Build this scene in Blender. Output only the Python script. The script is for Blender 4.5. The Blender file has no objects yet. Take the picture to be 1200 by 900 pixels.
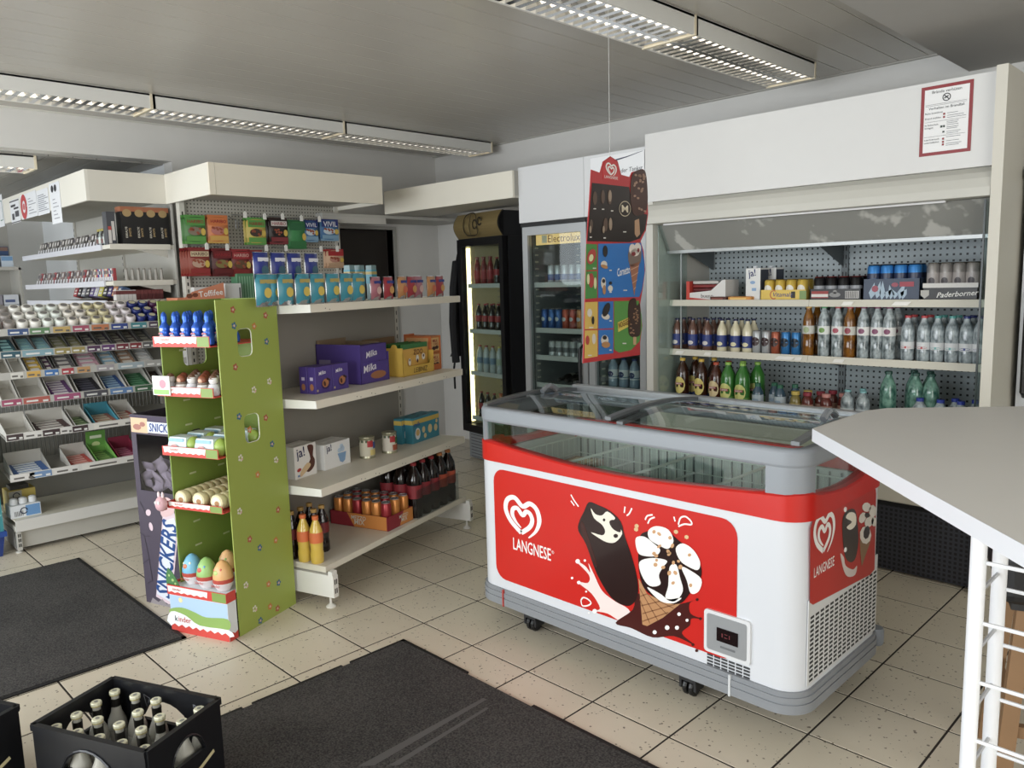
import bpy, math, random
from mathutils import Vector, Matrix
random.seed(7)
scn = bpy.context.scene
col = scn.collection
RAD = math.radians

# ---------------------------------------------------------------- camera
T = 0.333                                   # floor tile pitch in metres
FPX = 917.18                                # focal length in pixels of a 1200 px wide frame
yaw, pit, rol = -0.793999, -0.132088, -0.0271185
CAM = Vector((9.24339 * T, -4.27193 * T, 4.65605 * T))
FW = Vector((math.cos(pit) * math.sin(yaw), math.cos(pit) * math.cos(yaw), math.sin(pit)))
R0 = Vector((math.cos(yaw), -math.sin(yaw), 0))
U0 = R0.cross(FW)
RT = R0 * math.cos(rol) + U0 * math.sin(rol)
UP = -R0 * math.sin(rol) + U0 * math.cos(rol)
cd = bpy.data.cameras.new('camera')
cam = bpy.data.objects.new('camera', cd)
col.objects.link(cam)
cd.sensor_fit = 'HORIZONTAL'
cd.sensor_width = 36
cd.lens = FPX / 1200 * 36
cd.clip_start = 0.05
m3 = Matrix((RT, UP, -FW)).transposed()
cam.matrix_world = Matrix.Translation(CAM) @ m3.to_4x4()
scn.camera = cam

# ---------------------------------------------------------------- light
w = bpy.data.worlds.new('sky')
scn.world = w
w.use_nodes = True
bg = w.node_tree.nodes['Background']
bg.inputs[0].default_value = (0.86, 0.93, 1.0, 1)
bg.inputs[1].default_value = 1.2
scn.view_settings.view_transform = 'Standard'
scn.view_settings.look = 'None'
scn.view_settings.exposure = -0.12
scn.view_settings.gamma = 1.0
scn.view_settings.use_curve_mapping = False


def area(name, loc, rot, sx, sy, power, color):
    l = bpy.data.lights.new(name, 'AREA')
    l.shape = 'RECTANGLE'
    l.size, l.size_y, l.energy, l.color = sx, sy, power, color
    o = bpy.data.objects.new(name, l)
    o.location, o.rotation_euler = loc, rot
    col.objects.link(o)
    return o


# daylight through the shop front behind the camera and through the side window
area('daylight_front', (0.2, -3.85, 1.45), (RAD(90), 0, 0), 6.0, 2.1, 255, (0.93, 0.96, 1.0))
area('daylight_side', (4.85, -0.9, 1.45), (0, RAD(90), 0), 2.1, 3.6, 88, (1.0, 0.95, 0.88))
area('daylight_rear', (-5.2, -3.85, 1.45), (RAD(90), 0, 0), 2.6, 2.1, 70, (0.92, 0.96, 1.0))


# ---------------------------------------------------------------- pixel helpers (a pixel gives a direction; the plane gives the distance)
def ray(x, y):
    return FW + RT * ((x - 600) / FPX) - UP * ((y - 450) / FPX)


def onx(x, y, X):
    d = ray(x, y)
    return CAM + d * ((X - CAM.x) / d.x)


def ony(x, y, Y):
    d = ray(x, y)
    return CAM + d * ((Y - CAM.y) / d.y)


def onz(x, y, Z=0.0):
    d = ray(x, y)
    return CAM + d * ((Z - CAM.z) / d.z)


def onpl(x, y, p0, n):
    d = ray(x, y)
    n = Vector(n)
    return CAM + d * ((Vector(p0) - CAM).dot(n) / d.dot(n))


def project(p):
    d = Vector(p) - CAM
    z = d.dot(FW)
    return 600 + FPX * d.dot(RT) / z, 450 - FPX * d.dot(UP) / z, z


# ---------------------------------------------------------------- materials
def lin(h):
    h = h.lstrip('#')
    out = []
    for i in (0, 2, 4):
        c = int(h[i:i + 2], 16) / 255
        out.append(c / 12.92 if c <= 0.04045 else ((c + 0.055) / 1.055) ** 2.4)
    return (*out, 1)


MATS = {}


def tone(h, k=0.84):
    c = lin(h)
    g = 0.25 * c[0] + 0.65 * c[1] + 0.10 * c[2]
    return tuple(g + (v - g) * k for v in c[:3]) + (1,)


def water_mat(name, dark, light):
    """full clear bottle: light bent by water and plastic, painted as streaks into an opaque colour"""
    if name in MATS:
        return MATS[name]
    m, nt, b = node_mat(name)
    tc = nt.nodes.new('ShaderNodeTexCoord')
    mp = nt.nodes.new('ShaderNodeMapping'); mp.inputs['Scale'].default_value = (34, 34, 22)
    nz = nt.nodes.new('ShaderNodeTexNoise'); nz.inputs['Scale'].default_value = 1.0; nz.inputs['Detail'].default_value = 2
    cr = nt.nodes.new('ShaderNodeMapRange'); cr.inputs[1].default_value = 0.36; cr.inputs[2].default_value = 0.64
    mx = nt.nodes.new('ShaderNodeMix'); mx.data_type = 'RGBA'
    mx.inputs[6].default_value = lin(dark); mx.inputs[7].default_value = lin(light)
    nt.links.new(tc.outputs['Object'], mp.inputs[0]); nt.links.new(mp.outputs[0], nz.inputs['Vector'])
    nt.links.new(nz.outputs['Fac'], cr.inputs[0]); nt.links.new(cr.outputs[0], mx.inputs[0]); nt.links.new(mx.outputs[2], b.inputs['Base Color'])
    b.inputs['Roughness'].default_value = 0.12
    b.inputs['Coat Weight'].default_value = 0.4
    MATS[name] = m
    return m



def mat(h, rough=0.5, metal=0.0, vary=0.0, coat=0.0, sat=0.84):
    """plain painted / printed / plastic surface, with a faint procedural mottling"""
    key = (h, rough, metal, vary, coat, sat)
    if key in MATS:
        return MATS[key]
    m = bpy.data.materials.new('finish_' + h.lstrip('#'))
    m.use_nodes = True
    nt = m.node_tree
    b = nt.nodes['Principled BSDF']
    b.inputs['Base Color'].default_value = tone(h, sat)
    b.inputs['Roughness'].default_value = rough
    b.inputs['Metallic'].default_value = metal
    if coat:
        b.inputs['Coat Weight'].default_value = coat
        b.inputs['Coat Roughness'].default_value = 0.08
    if vary:
        tc = nt.nodes.new('ShaderNodeNewGeometry')
        nz = nt.nodes.new('ShaderNodeTexNoise')
        nz.inputs['Scale'].default_value = 6
        nz.inputs['Detail'].default_value = 4
        rp = nt.nodes.new('ShaderNodeMix')
        rp.data_type = 'RGBA'
        c = tone(h, sat)
        rp.inputs[6].default_value = tuple(v * (1 - vary) for v in c[:3]) + (1,)
        rp.inputs[7].default_value = tuple(min(1, v * (1 + vary)) for v in c[:3]) + (1,)
        nt.links.new(tc.outputs['Position'], nz.inputs['Vector'])
        nt.links.new(nz.outputs['Fac'], rp.inputs[0])
        nt.links.new(rp.outputs[2], b.inputs['Base Color'])
    MATS[key] = m
    return m


def glass(name, tint, clear=0.92, rough=0.03, ior=1.45):
    """thin sheet: mostly clear, mirror-like towards grazing angles"""
    if name in MATS:
        return MATS[name]
    m = bpy.data.materials.new(name)
    m.use_nodes = True
    nt = m.node_tree
    nt.nodes.remove(nt.nodes['Principled BSDF'])
    out = nt.nodes['Material Output']
    tr = nt.nodes.new('ShaderNodeBsdfTransparent')
    c = lin(tint)
    tr.inputs[0].default_value = tuple(v * clear for v in c[:3]) + (1,)
    gl = nt.nodes.new('ShaderNodeBsdfGlossy')
    gl.inputs[0].default_value = (0.95, 0.97, 1, 1)
    gl.inputs['Roughness'].default_value = rough
    lw = nt.nodes.new('ShaderNodeLayerWeight')
    lw.inputs[0].default_value = 0.5
    pw_ = nt.nodes.new('ShaderNodeMath'); pw_.operation = 'POWER'; pw_.inputs[1].default_value = 4.0
    fr = nt.nodes.new('ShaderNodeMath'); fr.operation = 'MULTIPLY_ADD'
    fr.inputs[1].default_value = 0.75; fr.inputs[2].default_value = ((ior - 1) / (ior + 1)) ** 2
    nt.links.new(lw.outputs['Facing'], pw_.inputs[0]); nt.links.new(pw_.outputs[0], fr.inputs[0])
    mx = nt.nodes.new('ShaderNodeMixShader')
    nt.links.new(fr.outputs[0], mx.inputs[0])
    nt.links.new(tr.outputs[0], mx.inputs[1])
    nt.links.new(gl.outputs[0], mx.inputs[2])
    nt.links.new(mx.outputs[0], out.inputs[0])
    MATS[name] = m
    return m


def node_mat(name):
    m = bpy.data.materials.new(name)
    m.use_nodes = True
    nt = m.node_tree
    return m, nt, nt.nodes['Principled BSDF']


def floor_tile_mat():
    m, nt, b = node_mat('speckled_ceramic')
    N, L = nt.nodes.new, nt.links.new
    g = N('ShaderNodeNewGeometry')
    oi = N('ShaderNodeObjectInfo')
    vo = N('ShaderNodeTexVoronoi')
    vo.inputs['Scale'].default_value = 62
    L(g.outputs['Position'], vo.inputs['Vector'])
    n2 = N('ShaderNodeTexNoise')
    n2.inputs['Scale'].default_value = 34
    L(g.outputs['Position'], n2.inputs['Vector'])
    thr = N('ShaderNodeMapRange')
    thr.inputs[1].default_value, thr.inputs[2].default_value = 0.44, 0.70
    thr.inputs[3].default_value, thr.inputs[4].default_value = 0.03, 0.34
    L(n2.outputs['Fac'], thr.inputs[0])
    lt = N('ShaderNodeMath')
    lt.operation = 'LESS_THAN'
    L(vo.outputs['Distance'], lt.inputs[0])
    L(thr.outputs[0], lt.inputs[1])
    n1 = N('ShaderNodeTexNoise')
    n1.inputs['Scale'].default_value = 2.2
    n1.inputs['Detail'].default_value = 5
    L(g.outputs['Position'], n1.inputs['Vector'])
    base = N('ShaderNodeMix')
    base.data_type = 'RGBA'
    base.inputs[6].default_value = lin('#c9bfab')
    base.inputs[7].default_value = lin('#dbd1bd')
    L(n1.outputs['Fac'], base.inputs[0])
    tint = N('ShaderNodeMix')
    tint.data_type = 'RGBA'
    tint.blend_type = 'MULTIPLY'
    tint.inputs[0].default_value = 1
    mr = N('ShaderNodeMapRange')
    mr.inputs[3].default_value, mr.inputs[4].default_value = 0.93, 1.0
    L(oi.outputs['Random'], mr.inputs[0])
    L(base.outputs[2], tint.inputs[6])
    L(mr.outputs[0], tint.inputs[7])
    sp = N('ShaderNodeMix')
    sp.data_type = 'RGBA'
    sp.inputs[7].default_value = lin('#7a7062')
    L(lt.outputs[0], sp.inputs[0])
    L(tint.outputs[2], sp.inputs[6])
    L(sp.outputs[2], b.inputs['Base Color'])
    b.inputs['Roughness'].default_value = 0.36
    return m


def perforated_mat(name, base, hole, pitch, size, rough=0.5):
    """sheet metal with a square grid of punched holes, laid out in object space"""
    m, nt, b = node_mat(name)
    N, L = nt.nodes.new, nt.links.new
    tc = N('ShaderNodeTexCoord')
    sx = N('ShaderNodeSeparateXYZ')
    L(tc.outputs['Object'], sx.inputs[0])
    acc = []
    for ax in ('X', 'Z'):
        d = N('ShaderNodeMath'); d.operation = 'DIVIDE'; d.inputs[1].default_value = pitch
        L(sx.outputs[ax], d.inputs[0])
        f = N('ShaderNodeMath'); f.operation = 'FRACT'
        L(d.outputs[0], f.inputs[0])
        s = N('ShaderNodeMath'); s.operation = 'SUBTRACT'; s.inputs[1].default_value = 0.5
        L(f.outputs[0], s.inputs[0])
        p = N('ShaderNodeMath'); p.operation = 'ABSOLUTE'
        L(s.outputs[0], p.inputs[0])
        acc.append(p)
    mx = N('ShaderNodeMath'); mx.operation = 'MAXIMUM'
    L(acc[0].outputs[0], mx.inputs[0]); L(acc[1].outputs[0], mx.inputs[1])
    lt = N('ShaderNodeMath'); lt.operation = 'LESS_THAN'; lt.inputs[1].default_value = size / pitch / 2
    L(mx.outputs[0], lt.inputs[0])
    c = N('ShaderNodeMix'); c.data_type = 'RGBA'
    c.inputs[6].default_value = lin(base); c.inputs[7].default_value = lin(hole)
    L(lt.outputs[0], c.inputs[0])
    L(c.outputs[2], b.inputs['Base Color'])
    b.inputs['Roughness'].default_value = rough
    return m


def carpet_mat(name, c0, c1):
    m, nt, b = node_mat(name)
    N, L = nt.nodes.new, nt.links.new
    g = N('ShaderNodeNewGeometry')
    n1 = N('ShaderNodeTexNoise'); n1.inputs['Scale'].default_value = 150; n1.inputs['Detail'].default_value = 3
    n2 = N('ShaderNodeTexNoise'); n2.inputs['Scale'].default_value = 2.5; n2.inputs['Detail'].default_value = 4
    L(g.outputs['Position'], n1.inputs['Vector']); L(g.outputs['Position'], n2.inputs['Vector'])
    ad = N('ShaderNodeMath'); ad.operation = 'MULTIPLY_ADD'; ad.inputs[1].default_value = 0.35
    L(n2.outputs['Fac'], ad.inputs[0]); L(n1.outputs['Fac'], ad.inputs[2])
    rp = N('ShaderNodeMapRange'); rp.inputs[1].default_value = 0.5; rp.inputs[2].default_value = 0.85
    L(ad.outputs[0], rp.inputs[0])
    c = N('ShaderNodeMix'); c.data_type = 'RGBA'
    c.inputs[6].default_value = lin(c0); c.inputs[7].default_value = lin(c1)
    L(rp.outputs[0], c.inputs[0]); L(c.outputs[2], b.inputs['Base Color'])
    bp = N('ShaderNodeBump'); bp.inputs['Strength'].default_value = 0.5; bp.inputs['Distance'].default_value = 0.004
    L(n1.outputs['Fac'], bp.inputs['Height']); L(bp.outputs[0], b.inputs['Normal'])
    b.inputs['Roughness'].default_value = 0.95
    return m


# ---------------------------------------------------------------- mesh helpers
class MB:
    def __init__(s):
        s.v, s.f = [], []

    def add(s, vs, fs):
        o = len(s.v)
        s.v += [tuple(p) for p in vs]
        s.f += [tuple(i + o for i in f) for f in fs]
        return s

    def box(s, x0, y0, z0, x1, y1, z1):
        return s.add([(x0, y0, z0), (x1, y0, z0), (x1, y1, z0), (x0, y1, z0), (x0, y0, z1), (x1, y0, z1), (x1, y1, z1), (x0, y1, z1)],
                     [(0, 3, 2, 1), (4, 5, 6, 7), (0, 1, 5, 4), (1, 2, 6, 5), (2, 3, 7, 6), (3, 0, 4, 7)])

    def cbox(s, cx, cy, z0, sx, sy, sz):
        return s.box(cx - sx / 2, cy - sy / 2, z0, cx + sx / 2, cy + sy / 2, z0 + sz)

    def lathe(s, prof, n=14, cx=0, cy=0, cap=True):
        vs, fs = [], []
        for r, z in prof:
            for k in range(n):
                a = 2 * math.pi * k / n
                vs.append((cx + r * math.cos(a), cy + r * math.sin(a), z))
        for i in range(len(prof) - 1):
            for k in range(n):
                fs.append((i * n + k, i * n + (k + 1) % n, (i + 1) * n + (k + 1) % n, (i + 1) * n + k))
        if cap:
            fs.append(tuple(range(n - 1, -1, -1)))
            fs.append(tuple(range((len(prof) - 1) * n, len(prof) * n)))
        return s.add(vs, fs)

    def tube(s, pts, r, n=6, close=False):
        pts = [Vector(p) for p in pts]
        vs, fs = [], []
        m = len(pts)
        for i, p in enumerate(pts):
            a = pts[(i - 1) % m] if (i or close) else p
            b = pts[(i + 1) % m] if (i < m - 1 or close) else p
            d = (b - a).normalized()
            h = Vector((0, 0, 1)) if abs(d.z) < 0.9 else Vector((1, 0, 0))
            e1 = d.cross(h).normalized()
            e2 = d.cross(e1)
            for k in range(n):
                t = 2 * math.pi * k / n
                vs.append(p + e1 * (r * math.cos(t)) + e2 * (r * math.sin(t)))
        seg = m if close else m - 1
        for i in range(seg):
            j = (i + 1) % m
            for k in range(n):
                fs.append((i * n + k, i * n + (k + 1) % n, j * n + (k + 1) % n, j * n + k))
        if not close:
            fs.append(tuple(range(n - 1, -1, -1)))
            fs.append(tuple(range((m - 1) * n, m * n)))
        return s.add(vs, fs)

    def prism(s, pts, a, b, ax='z'):
        """polygon extruded along an axis: pts are (x,y) for z, (x,z) for y, (y,z) for x"""
        n = len(pts)
        f = {'z': lambda p, t: (p[0], p[1], t), 'y': lambda p, t: (p[0], t, p[1]), 'x': lambda p, t: (t, p[0], p[1])}[ax]
        vs = [f(p, a) for p in pts] + [f(p, b) for p in pts]
        fs = [tuple(range(n))[::-1], tuple(range(n, 2 * n))] + [(i, (i + 1) % n, n + (i + 1) % n, n + i) for i in range(n)]
        return s.add(vs, fs)

    def ring(s, outer, inner, a, b):
        """hollow prism (same vertex count in both outlines), along z"""
        n = len(outer)
        vs = [(p[0], p[1], a) for p in outer] + [(p[0], p[1], b) for p in outer] + [(p[0], p[1], a) for p in inner] + [(p[0], p[1], b) for p in inner]
        fs = []
        for i in range(n):
            j = (i + 1) % n
            fs += [(i, j, n + j, n + i), (2 * n + j, 2 * n + i, 3 * n + i, 3 * n + j), (n + i, n + j, 3 * n + j, 3 * n + i), (j, i, 2 * n + i, 2 * n + j)]
        return s.add(vs, fs)

    def sphere(s, c, rx, ry, rz, n=10, m=7):
        prof = []
        vs, fs = [], []
        for i in range(m + 1):
            t = math.pi * i / m
            for k in range(n):
                a = 2 * math.pi * k / n
                vs.append((c[0] + rx * math.sin(t) * math.cos(a), c[1] + ry * math.sin(t) * math.sin(a), c[2] - rz * math.cos(t)))
        for i in range(m):
            for k in range(n):
                fs.append((i * n + k, i * n + (k + 1) % n, (i + 1) * n + (k + 1) % n, (i + 1) * n + k))
        return s.add(vs, fs)

    def pillow(s, w, h, d, nx=6, nz=6):
        """sealed pouch standing in the xz plane, centred in x, bottom at z=0"""
        vs, fs = [], []
        for side in (-1, 1):
            for j in range(nz + 1):
                for i in range(nx + 1):
                    u, t = i / nx, j / nz
                    b = (math.sin(math.pi * u) ** 0.6) * (math.sin(math.pi * min(1, max(0, t))) ** 0.6) if 0 < u < 1 and 0 < t < 1 else 0
                    vs.append(((u - 0.5) * w, side * d / 2 * b, t * h))
        o = (nx + 1) * (nz + 1)
        for j in range(nz):
            for i in range(nx):
                a = j * (nx + 1) + i
                fs.append((a, a + 1, a + nx + 2, a + nx + 1))
                fs.append((o + a, o + a + nx + 1, o + a + nx + 2, o + a + 1))
        return s.add(vs, fs)

    def rot(s, M, start=0):
        s.v[start:] = [tuple(M @ Vector(p)) for p in s.v[start:]]
        return s

    def mesh(s, name, m=None, smooth=False):
        me = bpy.data.meshes.new(name)
        me.from_pydata(s.v, [], s.f)
        if m:
            me.materials.append(m)
        if smooth:
            me.polygons.foreach_set('use_smooth', [True] * len(me.polygons))
        me.update()
        if smooth:
            me.set_sharp_from_angle(angle=RAD(42))
        return me


def link(name, me, parent=None, loc=(0, 0, 0), rz=0):
    o = bpy.data.objects.new(name, me)
    col.objects.link(o)
    o.location = loc
    if rz:
        o.rotation_euler = (0, 0, rz)
    if parent:
        o.parent = parent
    return o


def obj(name, mb, m, parent=None, loc=(0, 0, 0), rz=0, smooth=False, bevel=0, seg=2):
    o = link(name, mb.mesh(name, m, smooth), parent, loc, rz)
    if bevel:
        bv = o.modifiers.new('edge', 'BEVEL')
        bv.width, bv.segments, bv.limit_method = bevel, seg, 'ANGLE'
    return o


def tag(o, label=None, cat=None, group=None, kind=None):
    if label: o['label'] = label
    if cat: o['category'] = cat
    if group: o['group'] = group
    if kind: o['kind'] = kind
    return o


def thing(name, label, cat, loc=(0, 0, 0), rz=0, group=None):
    o = bpy.data.objects.new(name, None)
    o.empty_display_size = 0.1
    col.objects.link(o)
    o.location = loc
    o.rotation_euler = (0, 0, rz)
    return tag(o, label, cat, group)


KIDS = {}


def dup(root, loc, rz, label, group=None):
    r = root.copy()
    col.objects.link(r)
    r.location = loc
    r.rotation_euler = (0, 0, rz)
    r['label'] = label
    if group:
        r['group'] = group
    if root.name not in KIDS:
        KIDS[root.name] = [(c, list(c.children)) for c in root.children]
    for ch, sub in KIDS[root.name]:
        c = ch.copy(); col.objects.link(c); c.parent = r
        for g in sub:
            d = g.copy(); col.objects.link(d); d.parent = c
    return r


class Proto:
    """first placing moves the thing itself, later ones copy it"""
    def __init__(s, root):
        s.root, s.used = root, False

    def put(s, loc, rz, label, group=None):
        if not s.used:
            s.used = True
            s.root.location = loc
            s.root.rotation_euler = (0, 0, rz)
            s.root['label'] = label
            if group: s.root['group'] = group
            return s.root
        return dup(s.root, loc, rz, label, group)


ORD = ['first', 'second', 'third', 'fourth', 'fifth', 'sixth', 'seventh', 'eighth', 'ninth', 'tenth', 'eleventh', 'twelfth', 'thirteenth', 'fourteenth', 'fifteenth', 'sixteenth', 'seventeenth', 'eighteenth', 'nineteenth', 'twentieth', 'twenty-first', 'twenty-second', 'twenty-third', 'twenty-fourth', 'twenty-fifth']


def lp(i, n):
    return 'leftmost' if i == 0 else 'rightmost' if i == n - 1 else ORD[i] + ' from left'


FACE = lambda o, face: Matrix.Translation(o) @ Matrix.Rotation(RAD(face), 4, 'Z')


def flat(name, polys, m, parent, o=(0, 0, 0), face=0, off=0.001):
    """flat print: 2D outlines (s,t) on an upright face; face 0 looks to -y, 90 to +x"""
    mb = MB()
    M = FACE(o, face)
    for p in polys:
        mb.add([M @ Vector((a, -off, b)) for a, b in p], [tuple(range(len(p)))])
    return obj(name, mb, m, parent)


def flat_top(name, polys, m, parent, z):
    mb = MB()
    for p in polys:
        mb.add([(a, b, z) for a, b in p], [tuple(range(len(p)))])
    return obj(name, mb, m, parent)


TXT = {}


def txt(s, width, m, parent, o=(0, 0, 0), face=0, off=0.0015, tilt=0, height=None, name='lettering', bold=0.0, shear=0.0, center=True):
    bold = 0.02 if bold >= 0.05 else min(bold, 0.009)
    key = (s, bold, shear)
    if key not in TXT:
        cu = bpy.data.curves.new('t', 'FONT')
        cu.body = s
        cu.size = 1
        cu.resolution_u = 2
        cu.offset = bold
        cu.shear = shear
        ob = bpy.data.objects.new('t', cu)
        col.objects.link(ob)
        bpy.context.view_layer.update()
        me = bpy.data.meshes.new_from_object(ob.evaluated_get(bpy.context.evaluated_depsgraph_get()))
        vs = [tuple(v.co) for v in me.vertices]
        fs = [tuple(p.vertices) for p in me.polygons]
        bpy.data.objects.remove(ob)
        bpy.data.curves.remove(cu)
        bpy.data.meshes.remove(me)
        xs = [v[0] for v in vs]; ys = [v[1] for v in vs]
        TXT[key] = (vs, fs, min(xs), max(xs), min(ys), max(ys))
    vs, fs, x0, x1, y0, y1 = TXT[key]
    k = width / (x1 - x0)
    ky = (height / (y1 - y0)) if height else k
    M = FACE(o, face)
    c, sn = math.cos(RAD(tilt)), math.sin(RAD(tilt))
    out = []
    for v in vs:
        a = (v[0] - ((x0 + x1) / 2 if center else x0)) * k
        b = (v[1] - (y0 + y1) / 2) * ky
        a, b = a * c - b * sn, a * sn + b * c
        out.append(M @ Vector((a, -off, b)))
    return obj(name, MB().add(out, fs), m, parent)


def ell(cx, cy, rx, ry, rot=0, n=16, a0=0, a1=360):
    c, s = math.cos(RAD(rot)), math.sin(RAD(rot))
    out = []
    full = (a1 - a0) >= 360
    for k in range(n):
        t = RAD(a0 + (a1 - a0) * k / (n if full else n - 1))
        x, y = rx * math.cos(t), ry * math.sin(t)
        out.append((cx + x * c - y * s, cy + x * s + y * c))
    return out


def rr(x0, y0, x1, y1, r, n=5, radii=None):
    out = []
    rs = radii or (r, r, r, r)
    for (cx, cy, a), q in zip(((x1, y0, -90), (x1, y1, 0), (x0, y1, 90), (x0, y0, 180)), rs):
        q = max(q, 1e-4)
        ox = cx - q if cx == x1 else cx + q
        oy = cy - q if cy == y1 else cy + q
        for k in range(n):
            t = RAD(a + 90 * k / (n - 1))
            out.append((ox + q * math.cos(t), oy + q * math.sin(t)))
    return out


def rect(x0, y0, x1, y1):
    return [(x0, y0), (x1, y0), (x1, y1), (x0, y1)]


def stroke(pts, w):
    """list of quads following a 2D path; w may be a number or a list of widths"""
    out = []
    n = len(pts)
    L, Rr = [], []
    for i, p in enumerate(pts):
        a, b = pts[max(0, i - 1)], pts[min(n - 1, i + 1)]
        dx, dy = b[0] - a[0], b[1] - a[1]
        l = math.hypot(dx, dy) or 1
        ww = (w[i] if isinstance(w, (list, tuple)) else w) / 2
        L.append((p[0] - dy / l * ww, p[1] + dx / l * ww))
        Rr.append((p[0] + dy / l * ww, p[1] - dx / l * ww))
    for i in range(n - 1):
        out.append([Rr[i], Rr[i + 1], L[i + 1], L[i]])
    return out


def spline(pts, k=6, close=False):
    """Catmull-Rom through 2D points"""
    n = len(pts)
    out = []
    rng = range(n) if close else range(n - 1)
    for i in rng:
        if close:
            p = [pts[(i + j) % n] for j in (-1, 0, 1, 2)]
        else:
            p = [pts[max(0, min(n - 1, i + j))] for j in (-1, 0, 1, 2)]
        for q in range(k):
            t = q / k
            out.append(tuple(0.5 * ((2 * p[1][c]) + (-p[0][c] + p[2][c]) * t + (2 * p[0][c] - 5 * p[1][c] + 4 * p[2][c] - p[3][c]) * t * t + (-p[0][c] + 3 * p[1][c] - 3 * p[2][c] + p[3][c]) * t ** 3) for c in (0, 1)))
    if not close:
        out.append(tuple(pts[-1]))
    return out


WHITE = mat('#eceae4', 0.45)
BLACK = mat('#0c0c0e', 0.45)
CREAM = mat('#e2dccb', 0.42, vary=0.02)
GREYMETAL = mat('#8d8f92', 0.35, 0.6)
CHROME = mat('#c9ccd0', 0.18, 1.0)
CLEAR = glass('clear_glass', '#f4fbfa', 0.95)
PET = glass('clear_plastic', '#e6eef0', 0.86, 0.08, 1.5)

# ================================================================ the setting
H = 2.755
XL, YB = -3.02, 3.60
wall_m = mat('#d6d4cf', 0.8, vary=0.03)
wall_dim = mat('#c9c6bf', 0.85, vary=0.03)


def struct(name, mb, m, parent=None):
    o = obj(name, mb, m, parent)
    if parent is None:
        o['kind'] = 'structure'
    return o


# floor: dark joint bed with every visible tile laid on it
floor = struct('floor', MB().box(-6.6, -4.0, -0.05, 5.0, 3.75, -0.0016), mat('#302821', 0.95))
tile_m = floor_tile_mat()
s = T - 0.008
tb = MB()
tb.add([(0, 0, -0.0016), (s, 0, -0.0016), (s, s, -0.0016), (0, s, -0.0016), (0, 0, -0.0005), (s, 0, -0.0005), (s, s, -0.0005), (0, s, -0.0005),
        (0.0015, 0.0015, 0), (s - 0.0015, 0.0015, 0), (s - 0.0015, s - 0.0015, 0), (0.0015, s - 0.0015, 0)],
       [(0, 1, 5, 4), (1, 2, 6, 5), (2, 3, 7, 6), (3, 0, 4, 7), (4, 5, 9, 8), (5, 6, 10, 9), (6, 7, 11, 10), (7, 4, 8, 11), (8, 9, 10, 11)])
tile_me = tb.mesh('tile', tile_m)
cells = []
for i in range(-19, 15):
    for j in range(-12, 11):
        x, y = i * T, j * T
        if x < -6.5 or x + T > 5.0 or y < -3.95 or y + T > 3.72:
            continue
        vis = 0
        for a in (0, .5, 1):
            for b in (0, .5, 1):
                px, py, pz = project((x + a * T, y + b * T, 0))
                if pz > 0.2 and -10 < px < 1210 and 480 < py < 915:
                    vis = 1
        cells.append((0 if vis else 1, (x - CAM.x) ** 2 + (y - CAM.y) ** 2, x, y))
cells.sort()
rest = MB()
for k, (nv, d, x, y) in enumerate(cells):
    if not nv and k < 290:
        link('tile', tile_me, floor, (x + 0.004, y + 0.004, 0))
    else:
        rest.add([(p[0] + x + 0.004, p[1] + y + 0.004, p[2]) for p in tb.v], tb.f)
obj('tile_field', rest, tile_m, floor)['kind'] = 'stuff'

# walls
struct('wall_back', MB().box(-3.17, YB, 0, 5.0, YB + 0.15, 3.0), wall_m)
wl = MB()
wl.box(XL - 0.15, 1.04, 0, XL, 2.45, 3.0)
wl.box(XL - 0.15, 3.05, 0, XL, YB, 3.0)
wl.box(XL - 0.15, 2.45, 2.045, XL, 3.05, 3.0)
struct('wall_left', wl, wall_m)
struct('trim_1', MB().box(XL - 0.15, -4.0, 2.505, XL, 1.04, 3.0), wall_m)                 # beam over the wide opening
struct('wall_recess', MB().box(-6.6, 1.04, 0, XL - 0.15, 1.17, 3.0), mat('#e3e6e8', 0.8))
struct('wall_far', MB().box(-6.75, -4.0, 0, -6.6, 1.17, 3.0), wall_m)
dr = struct('door_1', MB().box(XL - 0.13, 2.45, 0, XL - 0.09, 3.05, 2.045), mat('#3a3430', 0.6))
obj('door_handle', MB().box(XL - 0.09, 2.51, 1.0, XL - 0.05, 2.60, 1.03), GREYMETAL, dr)
fm = MB()
fm.box(XL - 0.09, 2.42, 0, XL + 0.02, 2.45, 2.075).box(XL - 0.09, 3.05, 0, XL + 0.02, 3.08, 2.075).box(XL - 0.09, 2.45, 2.045, XL + 0.02, 3.05, 2.075)
obj('door_frame', fm, mat('#a9a7a0', 0.5), dr)
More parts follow.
